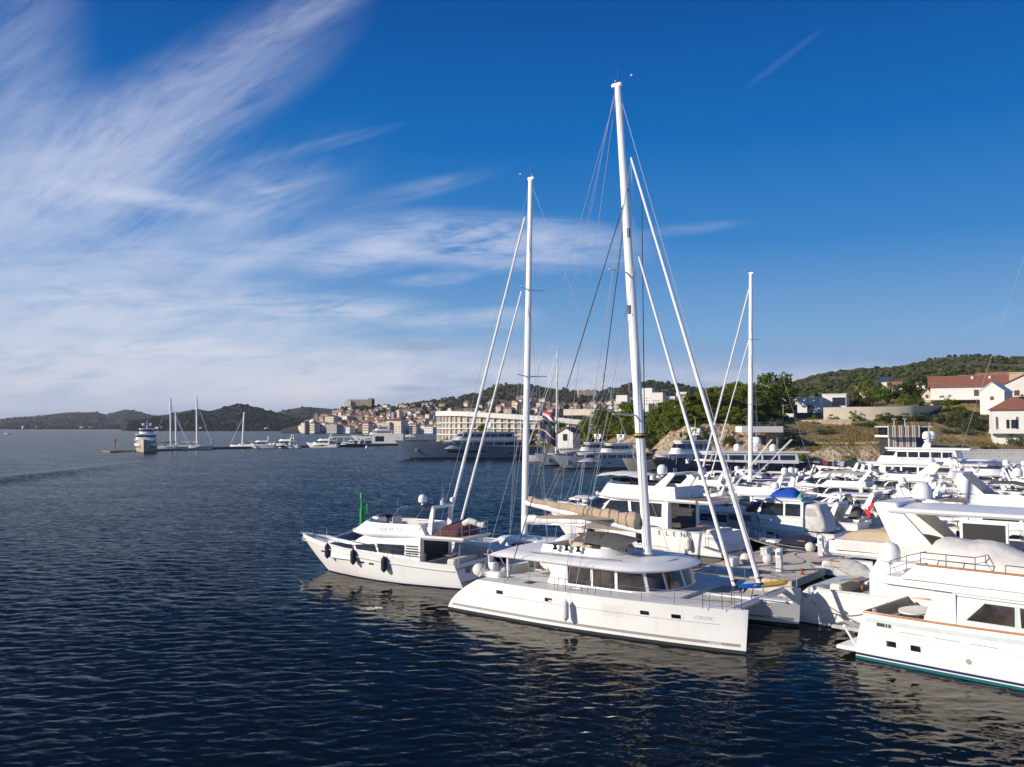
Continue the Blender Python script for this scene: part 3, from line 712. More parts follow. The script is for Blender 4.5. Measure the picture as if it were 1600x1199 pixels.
# ---------------------------------------------------------------- the big white catamaran in the middle of the picture
def cab_text(mb,c,body,x0,z0,size,side,off=.02,bold=0.):
    vs,fs=text_geo(body,size,None,bold); d=-side
    return mb.add([(x0+d*u,side*(c.hw(x0+d*u,z0+v)+off),z0+v) for u,v in vs],fs)
def tramp(mb,x0,x1,y0,y1,z,n=14):
    for i in range(n+1): x=lerp(x0,x1,i/n); mb.box(x-.02,x+.02,y0,y1,z-.01,z+.01)
    for i in range(n+1): y=lerp(y0,y1,i/n); mb.box(x0,x1,y-.02,y+.02,z+.012,z+.03)
def catamaran():
    o=(6.22,51.45); ang=rad(-37.34); t=thing('catamaran','large white catamaran with the tallest mast, dark saloon windows and a beige boom cover','catamaran',(*o,0),ang)
    S=3.675; h=Hull(18.6,2.35,2.02,2.12,br=.16,bp=1.,sr=2.35,sp=1.7,stw=.72,wl=.90,pd=2.6,qd=.8,s0=.35,fl=1.1,wlp=2.0,sheerp=1.,draft=.5)
    for sy in (-1,1):
        b=h.mesh(MB(),ns=46,nz=12,drop=.03,th=.06); b.v=[(x,y+sy*S,z) for x,y,z in b.v]; hu=b.build('hull','gel',t,ang=40)
        def place(bb,nm,m,**k):
            bb.v=[(x,y+sy*S,z) for x,y,z in bb.v]; return bb.build(nm,m,hu,recalc=False,**k)
        SD(lambda b,s_: h.band(b,-.12,.17,s_,.012,40),'antifouling','antifoul',hu,sy*S)
        SD(lambda b,s_: h.band(b,.33,.47,s_,.012,40,.015,.985),'waterline_stripe','stripe',hu,sy*S)
        SD(lambda b,s_: h.decal(b,-7.2,8.0,1.325,1.35,s_,.012,30),'pin_stripe','pinline',hu,sy*S)
        for x in (-5.15,-1.65,4.15,5.82):
            SD(lambda b,s_: h.decal(b,x-.24,x+.24,1.42,1.62,s_,.014,3),'hull_window','glass',hu,sy*S)
        for x in (-3.95,2.35):
            SD(lambda b,s_: [h.decal(b,x-.62,x+.62,1.14+.075*k,1.165+.075*k,s_,.011,4) for k in range(8)],'hull_vent','silver',hu,sy*S)
        b=MB(); h.text(b,"LAGOON",7.35,.345,.15,-1,.024,.004); place(b,'lettering','gel')
        b=MB(); h.text(b,"E'XOTIC",6.75,1.50,.26,-1,.018); place(b,'lettering','silver')
        b=h.deck(MB(),drop=.0,th=.07,camb=.03); b.v=[(x,y+sy*S,z) for x,y,z in b.v]; b.build('deck','deck',t)
        # transom steps
        
        for k in range(4): MB().box(-9.05+.62*k,-8.3+.62*k+.5,S*sy-.62,S*sy+.62,.35+.42*k,.50+.42*k,.05).build('transom_step','deck',hu)
        
        for x in (-3.7,-.6,3.1,5.2,7.2): MB().box(x-.28,x+.28,S*sy-.28,S*sy+.28,2.04,2.10,.05).build('deck_hatch','glass',t)
        b=MB(); pts=[(x,y+sy*S,z) for x,y,z in sheer_pts(h,sy,.02,.96,26,.10,.0)]; rail(b,pts,.68,.014,1.75)
        for x in (-1.15,-.65,.75,1.25): b.tube((x,sy*(S+.98),2.05),(x+.04,sy*(S+.95),2.78),.018,n=5)
        b.build('guard_rail','steel',t)
    # bridge deck between the hulls
    b=MB(); b.box(-6.9,4.4,-2.9,2.9,.95,2.00,.12); b.prism([(4.3,.98),(5.1,1.75),(5.1,2.02),(4.3,2.02)],-2.75,2.75,'y'); b.build('bridge_deck','gel',t)
    P=[[(x,y,z+.05*(1-(y/3)**2)) for y in (-3.2,-2,-1,0,1,2,3.2)] for x,z in ((2.6,2.16),(3.6,2.13),(4.6,2.08),(5.1,2.05))]; MB().sheet(P,.06).build('foredeck','deck',t)
    # saloon
    c=Cab([(1.95,-2.9,1.85,4.25,3.12,3.12),(2.12,-2.9,1.85,4.2,3.10,3.10),(3.12,-2.55,1.7,3.85,2.98,2.98),(3.30,-2.5,1.7,3.8,2.97,2.97)],2.6)
    sal=c.mesh(MB()).build('saloon','gel',t,ang=40)
    for sd_ in (1,-1):
        for q in ([(-1.52,2.2),(-.02,2.2),(-.10,3.1),(-1.58,3.1)],[(.14,2.2),(1.52,2.2),(1.44,3.1),(.07,3.1)],[(1.7,2.2),(3.22,2.2),(2.98,3.1),(1.62,3.1)]):
            b=MB(); c.side(b,q,sd_,.016); b.build('saloon_window','brownglass',sal,recalc=False)
    for f0,f1 in ((-.605,-.32),(-.295,-.01),(.01,.295),(.32,.605)):
        b=MB(); c.nose(b,f0,f1,2.22,3.12,.018); b.build('saloon_window','brownglass',sal,recalc=False)
    MB().box(-2.96,-2.88,-2.2,2.2,2.0,3.1).build('saloon_door','glass',t)
    # roof
    r=Cab([(3.16,-6.75,1.3,4.15,3.10,2.8),(3.24,-7.0,1.3,4.5,3.40,3.15),(3.32,-7.05,1.3,4.55,3.44,3.2),(3.44,-6.9,1.1,4.2,3.22,3.0),(3.55,-6.6,.7,3.5,2.7,2.6)],2.5)
    ro=r.mesh(MB(),camber=.13,bottom=True).build('hardtop','gel',t,ang=50)
    for sy in (-1,1): MB().path([(x,sy*w,z) for x,w,z in ((-4.5,2.62,3.62),(-2,2.7,3.64),(0,2.66,3.64),(1.6,2.4,3.66))],.022,5).build('grab_rail','steel',ro)
    # cockpit
    [MB().tube((x,y,2.),(x-.05,y,3.2),.07,n=8).build('hardtop_post','gel',t) for x,y in ((-5.85,-2.95),(-5.85,2.95))]
    for sy in (-1,1):
        MB().prism([(-2.15,2.),(-1.55,2.),(-1.55,3.2),(-3.1,3.2)],sy*3.0-.09,sy*3.0+.09,'y').build('roof_pillar','gel',t)
    b=MB(); b.box(-6.6,-3.1,1.2,2.6,1.98,2.42,.1); b.box(-6.6,-3.1,2.5,2.75,2.3,2.85,.1); b.build('cockpit_sofa','whitecanvas',t)
    b=MB(); b.box(-5.4,-3.9,-.2,.9,2.62,2.68,.02); b.tube((-4.7,.35,2.),(-4.7,.35,2.62),.07); b.build('cockpit_table','teak',t)
    for x,y in ((-5.3,-1.1),(-4.6,-1.4),(-3.8,-1.2)):
        b=MB(); b.box(x-.25,x+.25,y-.25,y+.25,2.42,2.48,.03); b.box(x-.28,x-.22,y-.25,y+.25,2.48,2.95); [b.tube((x+i*.22,y+j*.22,2.),(x+i*.22,y+j*.22,2.44),.015,n=4) for i in (-1,1) for j in (-1,1)]; b.build('cockpit_chair','silver',t)
    b=MB(); b.box(-7.25,-6.7,-2.3,2.3,1.9,2.45,.1); b.build('aft_bench','gel',t)
    b=MB(); b.box(-7.6,-7.1,-2.75,-2.2,2.0,2.75,.1); b.box(-7.65,-7.5,-2.7,-2.25,2.6,3.25,.06); b.path([(-7.6,-2.7,3.2),(-7.65,-2.7,3.45),(-7.65,-2.25,3.45),(-7.6,-2.25,3.2)],.02); b.build('helm_seat','gel',t)
    [MB().path([(-6.9,y,2.),(-7.5,y,2.9),(-8.8,y,3.0)],.06,6).build('davit','steel',t) for y in (-1.6,1.6)]
    b=MB(); b.ball((-7.95,-3.1,2.32),.42,.42,.38,12,8); b.build('life_raft','whitecanvas',t)
    b=MB(); b.path([(-7.3,-3.9,2.05),(-7.25,-3.6,2.5),(-7.0,-2.7,2.2)],.03); b.box(-7.3,-6.1,-3.5,-2.9,2.05,2.35,.1); b.build('stern_locker','gel',t)
    # flying bridge on the roof
    f=Cab([(3.62,-4.3,-1.0,.9,1.9,1.8),(4.02,-4.2,-1.0,.6,1.75,1.7)],2.2); f.mesh(MB(),top='open',z_in=3.72,th=.12).build('flybridge_coaming','gel',t)
    b=MB(); b.box(-.6,.2,-1.2,-.2,3.72,4.42,.12); b.build('helm_console','gel',t)
    b=MB(); A=[(.32*cos(2*pi*k/14),.32*sin(2*pi*k/14)) for k in range(15)]; b.path([(-.72,-.7+y,4.42+z) for y,z in A],.02,5); [b.tube((-.72,-.7,4.42),(-.72,-.7+A[k][0],4.42+A[k][1]),.014,n=4) for k in (0,5,10)]; b.build('steering_wheel','black',t)
    b=MB(); b.box(-1.7,-1.1,-1.3,-.1,3.72,4.15,.1); b.box(-1.75,-1.55,-1.3,-.1,4.1,4.6,.08); b.build('helm_seat','tan',t)
    b=MB(); b.box(-3.9,-2.2,.5,1.5,3.72,4.12,.1); b.box(-3.9,-2.2,1.4,1.65,4.05,4.4,.08); b.build('flybridge_sofa','tan',t)
    [MB().lathe([(.14,0),(.14,.08),(.09,.12),(.09,.22),(.13,.26),(.13,.3)],(x,y,z),10).build('winch','black',t) for x,y,z in ((-2.3,-2.05,3.82),(-1.5,-2.05,3.82),(.9,-.9,3.92),(-3.1,-2.05,3.82))]
    P=[[(lerp(-2.5,1.25,u),1.55*v,lerp(4.75,4.5,u)-.45*abs(v)**2.4-(.25 if u==0 else 0)+.12*sin(u*pi)) for v in (-1,-.75,-.4,0,.4,.75,1)] for u in (0,.1,.3,.55,.8,1)]
    MB().sheet(P,.03).build('helm_awning','darkcanvas',t,ang=70)
    [MB().tube((x,y,3.75),(x+.1,y*.98,z),.02,n=5).build('awning_pole','steel',t) for x,y,z in ((-2.4,-1.5,4.35),(-2.4,1.5,4.35),(1.1,-1.4,4.2),(1.1,1.4,4.2))]
    # diamond sun awning under the boom
    P=[]
    for i in range(11):
        u=i/10; w=1.75*(1-abs(2*u-1)**1.7); P.append([(lerp(-5.9,.1,u),w*v,5.42+.30*u+.16*(1-abs(2*u-1))-.12*abs(v)) for v in (-1,-.5,0,.5,1)])
    MB().sheet(P,.025).build('sun_awning','beige',t,ang=70)
    [MB().tube(p_,q_,.018,n=5).build('awning_pole','steel',t) for p_,q_ in [((x,y,3.55),(x,y,5.45)) for x,y in ((-4.2,-1.3),(-4.2,1.3),(-1.6,-1.4),(-1.6,1.4))]+[((-5.9,0,5.4),(-6.3,-1.,3.5))]]
    # beam, longeron and trampolines
    b=MB(); b.tube((8.35,-S,1.98),(8.35,S,1.98),.17,n=10); b.build('cross_beam','mast',t)
    b=MB(); b.tube((4.9,0,1.86),(8.35,0,1.9),.15,n=8); b.tube((8.35,0,1.92),(10.15,0,2.02),.13,.08,8); b.box(8.2,9.9,-.28,.28,2.05,2.10,.02); b.build('bowsprit','mast',t)
    for sy in (-1,1):
        b=MB(); tramp(b,5.15,8.2,min(sy*.2,sy*2.65),max(sy*.2,sy*2.65),1.92); b.build('trampoline','greycanvas',t,smooth=False)
    b=MB(); b.path([(8.3,-.9,2.1),(8.3,-.5,2.75),(8.3,.5,2.75),(8.3,.9,2.1)],.03); b.build('seagull_striker','steel',t)
    for sy in (-1,1):
        b=MB(); rail(b,[(7.3,sy*(S+.8),2.1),(8.2,sy*(S+.55),2.1),(9.0,sy*(S+.12),2.1),(9.0,sy*(S-.12),2.1),(8.2,sy*(S-.55),2.1)],.85,.02,.7); b.build('pulpit','steel',t)
    # rig
    st=[((.1,0,31.),(8.7,0,2.2),.022),((.0,0,30.9),(-7.3,-S,2.1),.016),((.0,0,30.9),(-7.3,S,2.1),.016)]
    for sy in (-1,1): st+=[((.95,0,26.5),(-.9,sy*(S+.8),2.1),.02),((1.1,0,20.2),(-.2,sy*(S+.7),2.1),.018),((.55,sy*1.5,20.),(.95,0,26.5),.014),((.55,sy*1.5,20.),(-.7,sy*(S+.75),2.1),.014)]
    mo=mast_rig(t,(1.85,3.7),(.08,31.2),(.215,.15),[(19.9,1.55,.3),(11.6,1.9,.3)],1.3,st,[((.95,0,26.7),(8.42,0,2.75),.07,.135),((1.42,0,20.8),(7.05,0,2.45),.06,.12)])
    b=MB()
    for sy in (-1,1): b.tube((.75,0,24.9),(-5.2,sy*(S+.2),2.1),.03,n=5)
    b.tube((1.5,.25,24.),(1.55,.35,4.),.028,n=5); b.build('running_backstay','rope',t)
    b=MB(); [b.tube((-.1,0,31.),(-6.6+.5*k,0,6.6),.012,n=4) for k in range(2)]; [b.tube((1.1,sy*.2,17.5),(-2.2-1.6*k,sy*.25,6.0),.010,n=4) for k in range(3) for sy in (-1,1)]; b.build('lazy_jack','wirelight',t)
    b=MB(); b.lathe([(.36,0),(.36,.05),(.3,.12)],(1.85,0,3.78),14); b.build('mast_collar','gel',mo)
    b=MB(); [b.box(.75+.02,.98,-.27,-.2,z,z+.5,.03) for z in (22.,17.5,13.)]; b.build('mast_fitting','black',mo)
    b=MB(); b.lathe([(.31,-.12),(.33,0),(.31,.14)],(1.42,0,10.45),12); b.build('sail_tie','navy',mo); b=MB(); b.lathe([(.325,-.04),(.34,0),(.325,.04)],(1.42,0,10.5),12); b.build('sail_tie','yellow',mo)
    b=MB(); [b.tube((lerp(1.85,.08,(4.2-3.7)/27.5)+.26*cos(a_),.22*sin(a_),4.2),(.12+.16*cos(a_),.15*sin(a_),30.8),.011,n=4) for a_ in (.5,1.2,2.2,-.6,-1.3)]; b.build('halyard','wire',mo)
    b=MB(); b.tube((1.85-.29,0,4.6),(.08-.2,0,31.),.03,n=4); b.build('sail_track','stripe',mo)
    N=26; P=[]; bo=MB(); bo.path([(1.6,0,5.02),(-2.5,0,5.62),(-6.7,0,6.2)],.2,8,[.19,.22,.17]); bo=bo.build('boom','mast',t)
    rr=random.Random(4)
    for i in range(N+1):
        u=i/N; x=lerp(1.25,-6.5,u); zb=lerp(5.2,6.25,u); hh=lerp(.80,.36,min(1,u*1.25))*(1+.09*sin(i*1.3)+.05*sin(i*3.1)); w=lerp(.33,.18,u)*(1+.12*sin(i*1.1))
        P.append([(x+rr.uniform(-.04,.04),w*a+rr.uniform(-.03,.03),zb+hh*b_+rr.uniform(-.02,.02)) for a,b_ in ((-.6,-.05),(-1,.25),(-.9,.6),(-.4,.95),(.05,1.02),(.5,.93),(.95,.6),(1,.25),(.6,-.05),(-.6,-.05))])
    b=MB(); b.grid(P); b.add(P[-1][:-1],[tuple(range(9))]); cv=b.build('sail_cover','beige',bo,ang=70)
    for i in (2,4,6,8,10,12):
        b=MB(); b.path([(x,y*1.04,z+(.02 if z>P[i][0][2]+.3 else -.02)) for x,y,z in P[i]],.02,4); b.build('cover_strap','darkcanvas',cv)
    b=MB(); P2=[[(lerp(1.62,1.15,u),y*k,lerp(5.62,zz,k)) for (x,y,zz) in P[0]] for u,k in ((0,.02),(0,.75),(.3,1.03),(1,1.08))]; b.grid(P2); b.build('cover_end','darkcanvas',bo,ang=70)
    return t
CAT=catamaran()
def frame(o,ang): return (o,ang,cos(ang),sin(ang))
def W_(o,ang,x,y,z=0): return (o[0]+cos(ang)*x-sin(ang)*y,o[1]+sin(ang)*x+cos(ang)*y,z)
ca=((6.22,51.45),rad(-37.34))
p=W_(*ca,-.30,-5.13,1.16); fender_thing(p,ca[1],'pale grey fender hanging on the near side of the big catamaran','silver',1.0,.17,None,.55,out=(0,.3))
# paddle board lying across the catamaran's bow
t=thing('paddle_board','blue and yellow paddle board lying on the bow of the big catamaran','paddle board',W_(*ca,8.1,1.35,2.52),ca[1]+rad(64))
P=[[(x,.40*max(0,1-abs(x/1.75)**3.2)**.6*v,.02+.06*(x/1.75)**2+(.07 if s_ else -.05)*(1-abs(v)**3)) for v in (-1,-.6,0,.6,1)] for s_ in (1,) for x in [-1.75+.35*i/1. for i in range(11)]]
b=MB(); b.k=0; b.sheet(P[:5],.1); b.k=1; b.sheet(P[4:],.1); b.build('board',['blueboard','yellow'],t,ang=60)
[MB().prism([(-1.5,-.05),(-1.2,-.05),(-1.55,-.32)],y-.012,y+.012,'y').build('fin','black',t) for y in (-.15,.15)]
# ---------------------------------------------------------------- motor yacht with the Cyrillic name
AO=(-8.67+cos(rad(152))*.75,64.81+sin(rad(152))*.75); AA=rad(152)
A_L=15.7
S=dict(L=A_L,B=4.75,fs=1.62,fb=2.72,br=2.7,bp=1.25,fl=.75,sheerp=1.5,stw=.9,wl=.86,sr=.55,sp=1.,plat_l=.075,drop=.3,
 stripes=[(-.05,.07)],bootm='bluestripe',rubz=.42,rubm='silver',
 ports=[(.30,.335,1.55,1.68,0),(.19,.225,1.42,1.55,0),(.02,.05,1.18,1.31,0),(-.04,-.01,1.16,1.29,0)],
 cab=[(1.35,-.285,.05,.335,.84,.88),(2.05,-.285,.05,.33,.82,.87),(2.55,-.285,.03,.30,.80,.86),(2.95,-.285,.0,.24,.79,.86),(3.42,-.285,-.06,.13,.76,.84)],cp=2.2,
 wins=[[(.08,2.12),(.27,2.3),(.22,2.48),(.10,2.45)],[(-.05,2.05),(.07,2.15),(.08,2.45),(-.03,2.62)],[(-.20,2.0),(-.06,2.06),(-.045,2.66),(-.20,2.7)],[(-.275,1.95),(-.21,1.98),(-.21,2.7),(-.275,2.7)]],
 shield=[(-.86,-.30,2.72,3.36),(-.27,.27,2.72,3.36),(.30,.86,2.72,3.36)],glassm='glass',
 fly=dict(z=3.30,top=4.12,plan=(-.50,-.05,.16,.90,.80),coam=(-.30,-.06,.15,.95),fr=1.1,rk=.5,sh=.3,rail=1),
 arch=(-.305,-.315,3.45,5.25,1.45,.22),
 domes=[(-.25,.95,5.62,.30,.35),(-.335,-.9,5.55,.2,.2)],radars=[(-.32,.1,5.42)],
 ants=[(-.33,.5,5.4,1.6),(-.30,-.5,5.4,1.2),(-.12,1.2,4.2,1.7)],railh=.6,rail_t=.16,
 covers=[(-.46,-.33,-1.3,1.5,3.50,.8,'maroon')],sunpad=None)
AUG,ah=motor_yacht('white flybridge motor yacht with three dark fenders and Cyrillic name on its stern',AO,AA,S)
fc=Cab([(3.43,-.30*A_L,-.06*A_L,.15*A_L,.90*4.75/2*.95,.80*4.75/2*.95),(4.12,-.30*A_L+.5,-.06*A_L-.3,.15*A_L-1.1,.90*4.75/2*.95-.12,.80*4.75/2*.95-.15)],2.1)
SD(lambda b,sd_: cab_text(b,fc,'АВГУСТА',-.9 if sd_>0 else -2.9,3.54,.42,sd_,.02,.004),'lettering','silver',AUG)
vs,fs=text_geo('АВГУСТА',.44,None,.010); b=MB(); b.add([(ah.xs(.95+v)-.025,1.05-u,.95+v) for u,v in vs],fs); b.build('lettering','navy',AUG,recalc=False)
for sd_ in (1,-1):
    b=MB(); [b.box(-.275*A_L-.2,-.205*A_L,sd_*2.03-.05,sd_*2.03+.05,2.02+.17*k,2.10+.17*k,.02) for k in range(4)]; b.build('side_louvre','gel',AUG)
b=MB(); b.box(-.49*A_L+.25,-.30*A_L,-1.9,1.9,1.30,1.36); b.build('cockpit_floor','teak',AUG)
[MB().tube((-.46*A_L,y,1.5),(-.47*A_L,y,3.2),.04,n=6).build('flybridge_post','steel',AUG) for y in (-1.5,1.5)]
b=MB(); b.path([(-.10*A_L,1.75,4.2),(-.16*A_L,1.7,5.25),(-.2*A_L,1.6,5.4)],.03); b.path([(-.10*A_L,-1.75,4.2),(-.16*A_L,-1.7,5.25),(-.2*A_L,-1.6,5.4)],.03); b.build('bimini_frame','steel',AUG)
b=MB(); P=[[(lerp(-.29,-.20,u)*A_L,1.6*v,5.42+.05*sin(u*pi)-.06*abs(v)**3) for v in (-1,-.5,0,.5,1)] for u in (0,.25,.5,.75,1)]; b.sheet(P,.08).build('bimini','black',AUG,ang=70)
b=MB(); b.path([W for W in [(-.44*A_L,.2,4.2),(-.47*A_L,.3,4.45),(-.50*A_L,.2,4.3)]],.22,8); b.path([(-.49*A_L,-1.2,4.0),(-.40*A_L,-1.3,4.05),(-.33*A_L,-1.0,4.2)],.2,8); b.build('tender_tube','whitecanvas',AUG)
b=MB(); b.tube((-.5*A_L-1.0,1.3,.5),(-.5*A_L-2.2,1.0,.15),.05,n=6); b.box(-.5*A_L-2.6,-.5*A_L-.7,.1,.65,.62,.70,.02); b.build('passerelle','silver',AUG)
for x,z,n_ in ((4.05,1.78,'nearest the bow'),(1.15,1.62,'in the middle'),(-1.75,1.34,'nearest the stern')):
    q=ah.XZ(x,z,1,.22); p=W_(AO,AA,q[0],q[1],z); fender_thing(p,AA,'black fender on the side of the yacht with the Cyrillic name, '+n_,'navy',1.0,.21,'black fenders on the white yacht',.45,out=(0,.05))
# ---------------------------------------------------------------- big yacht at the right edge, seen from its stern quarter
CA=rad(-45.5); CL=25.; CB=5.7
c0=(16.35,42.44); CO=(c0[0]+cos(CA)*CL/2-sin(CA)*CB*.43,c0[1]+sin(CA)*CL/2+cos(CA)*CB*.43)
def right_yacht():
    t=thing('motor_yacht','tall white motor yacht with teal waterline and wooden cap rail at the right edge','motor yacht',(*CO,0),CA)
    h=Hull(CL,CB,2.22,3.5,br=3.2,sr=.5,sp=1.6,stw=.93,wl=.93,pd=2.3,fl=.8,sheerp=2.2,s0=.4); h.mesh(MB(),ns=40,drop=.75,th=.16).build('hull','gel',t,ang=40)
    h.deck(MB(),drop=.75,th=.1).build('deck','teakgrey',t); X0=-CL/2
    for nm,m_,z0,z1 in (('antifouling','teal',-.12,.14),('boot_stripe','bluestripe',.19,.30),('boot_line','silver',.335,.36)):
        SD(lambda b,s_: h.band(b,z0,z1,s_,.013,40),nm,m_,t)
    SD(lambda b,s_: h.decal(b,X0+.6,X0+CL*.8,-.40,-.20,s_,.012,30,zf=lambda x:h.sheer(h.T(x,2.))),'sheer_stripe','palestripe',t)
    SD(lambda b,s_: h.decal(b,X0+.75,X0+CL*.8,1.40,1.44,s_,.015,30),'moulding','silver',t)
    for x in (2.2,3.7,5.2): SD(lambda b,s_: h.decal(b,X0+x,X0+x+1.1,1.59,1.62,s_,.016,4),'air_slot','stripe',t)
    b=MB(); q_=sheer_pts(h,1,.0,1,30,.07,.03); b.path(q_[::-1]+[(x,-y,z) for x,y,z in q_],.07,6); b.build('cap_rail','wood',t)
    for x in (1.75,2.85,9.,10.5):
        SD(lambda b,s_: h.decal(b,X0+x-.22,X0+x+.22,.84,1.10,s_,.016,3),'hull_window','glass',t)
    hw=SD(lambda b,s_: h.decal(b,X0+1.05,X0+1.85,1.66,1.92,s_,.014,5),'fairlead','silver',t)
    for xa,xb in ((1.12,1.5),(1.54,1.62),(1.66,1.78)):
        SD(lambda b,s_: h.decal(b,X0+xa,X0+xb,1.71,1.87,s_,.022,3),'fairlead_opening','interior',hw)
    b=MB(); [b.lathe([(.12,0),(.12,.02),(.07,.025)],(X0+5.1,-h.hb(h.T(X0+5.1,.8),.36)-.02,.82),10,'y')]; b.build('exhaust','stripe',t)
    b=MB(); w=CB*.43; b.box(X0-1.0,X0+.3,-w,w,.30,.46,.14); b.build('swim_platform','gel',t)
    b=MB(); b.box(X0-2.7,X0-.8,.6,2.2,.50,.66,.06); b.build('gangway','greycanvas',t); b=MB(); b.tube((X0-.1,-w+.3,.45),(X0-.7,-w+.4,1.25),.05,n=6); b.ball((X0-.72,-w+.4,1.3),.1); b.build('platform_post','gel',t)
    # aft deck furniture
    zd=1.5; b=MB(); b.box(X0+.65,X0+1.35,-2.0,2.0,zd,zd+.45,.1); b.box(X0+.55,X0+.8,-2.0,2.0,zd+.4,zd+.85,.1); b.box(X0+.7,X0+2.2,1.6,2.2,zd,zd+.5,.1); b.build('aft_sofa','greycanvas',t)
    b=MB(); A=[(X0+2.1+.75*cos(k*pi/9),-.5+1.1*sin(k*pi/9)) for k in range(18)]; b.prism(A,zd+.72,zd+.78); b.tube((X0+2.1,-.5,zd),(X0+2.1,-.5,zd+.72),.09); b.build('aft_table','gel',t)
    for k in range(3):
        b=MB(); x,y=X0+2.9,-1.3+.8*k; b.box(x-.22,x+.22,y-.22,y+.22,zd+.42,zd+.47,.03); b.box(x+.18,x+.24,y-.22,y+.22,zd+.47,zd+.9); [b.tube((x+i*.2,y+j*.2,zd),(x+i*.2,y+j*.2,zd+.43),.018,n=4) for i in (-1,1) for j in (-1,1)]; b.build('aft_chair','interior',t)
    # deckhouse with raked aft wings
    c=Cab([(1.4,X0+3.9,X0+15,X0+20,2.62,2.62),(2.3,X0+3.9,X0+15,X0+19.6,2.60,2.60),(3.62,X0+4.4,X0+14,X0+17.6,2.52,2.52)],2.4); c.mesh(MB()).build('deckhouse','gel',t,ang=40)
    for s_ in (1,-1): MB().prism([(X0+3.0,1.7),(X0+4.6,1.7),(X0+4.6,3.62),(X0+3.7,3.62)],s_*2.56-.07,s_*2.56+.07,'y').build('aft_wing','gel',t)
    for a_,b_,cc,d_ in ((4.95,6.95,6.95,5.75),(7.1,9.1,9.1,7.1),(9.25,11.2,11.2,9.25),(11.35,13.4,13.2,11.35)):
        w_=SD(lambda b,s_: c.side(b,[(X0+a_-.1,2.50),(X0+b_+.06,2.50),(X0+cc+.06,3.44),(X0+d_-.1,3.44)],s_,.012),'side_window','palestripe',t)
        SD(lambda b,s_: c.side(b,[(X0+a_+.07,2.57),(X0+b_-.03,2.57),(X0+cc-.03,3.38),(X0+d_+.02,3.38)],s_,.026),'window_pane','brownglass',w_)
    SD(lambda b,s_: c.side(b,[(X0+3.95,3.52),(X0+13.,3.52),(X0+13,3.57),(X0+3.95,3.57)],s_,.02),'eyebrow_line','stripe',t)
    for f0,f1 in ((-.9,-.32),(-.28,.28),(.32,.9)):
        b=MB(); c.nose(b,f0,f1,2.6,3.45,.02); b.build('windscreen','glass',t,recalc=False)
    MB().box(X0+3.9,X0+3.98,-2.,2.,1.6,3.4).build('saloon_door','glass',t)
    # boat deck
    d=Cab([(3.58,X0+1.6,X0+14,X0+17.8,2.6,2.2),(3.68,X0+1.3,X0+14,X0+18.2,2.78,2.4),(3.98,X0+1.25,X0+14,X0+18.2,2.80,2.42),(4.05,X0+1.4,X0+14,X0+18.,2.7,2.3)],2.3); d.mesh(MB(),bottom=True,camber=0).build('boat_deck','gel',t,ang=50)
    f=Cab([(4.04,X0+2.2,X0+12,X0+15.6,2.66,2.6),(4.72,X0+2.9,X0+12,X0+15.,2.56,2.55)],2.2); f.mesh(MB(),top='open',z_in=4.1,th=.14).build('boat_deck_bulwark','gel',t,ang=40)
    [MB().path([(X0+x,s_*2.6,4.76) for x in (2.95,6,9,12)],.045,5).build('bulwark_rail','wood',t) for s_ in (-1,1)]
    b=MB(); rail(b,[(X0+3.1,-2.5,4.74),(X0+4.2,-2.5,4.74),(X0+5.4,-2.5,4.74),(X0+5.5,-1.5,4.74),(X0+5.5,2.4,4.74)],.55,.022,.8)
    rail(b,[(X0+1.6,-2.2,4.0),(X0+1.5,0,4.),(X0+1.6,2.2,4.)],.7,.025,.5); rail(b,[(X0+6.6,-2.5,4.74),(X0+9,-2.5,4.74),(X0+11.5,-2.5,4.74)],.35,.02,1.2,(1.,)); b.build('boat_deck_rail','steel',t)
    b=MB(); b.tube((X0+1.35,-.9,3.9),(X0+1.05,-.9,4.5),.09,n=8); b.tube((X0+1.1,-1.0,4.4),(X0+2.0,-1.2,4.02),.03,n=5); b.build('dome_post','gel',t)
    dome(t,(X0+1.05,-.9,4.5),.50,stem=.05)
    # covered tender, roughly creased
    rr=random.Random(3); P=[]
    for i in range(25):
        u=i/24; row=[]; hh=interp(u,[(0,.15),(.06,1.15),(.14,1.5),(.45,1.4),(.62,1.0),(.85,.75),(1,.1)])
        for j in range(15):
            v=j/14; e=max(0,1-abs(2*v-1)**2.2)**.6*(1 if 0<i<24 else 0)
            row.append((X0+lerp(2.5,9.0,u),lerp(-1.75,1.75,v),4.34+hh*e*(1+.05*sin(9*u+5*v)+rr.uniform(-.035,.035))-.06*abs(sin(14*u))*(1-e)))
        P.append(row)
    MB().grid(P,True).build('tender_cover','whitecanvas',t,ang=75,recalc=False)
    b=MB(); b.tube((X0+2.9,0,4.1),(X0+8.7,0,4.15),.3,.2,8); b.build('tender_cradle','interior',t)
    return t,h
RY,rh=right_yacht()
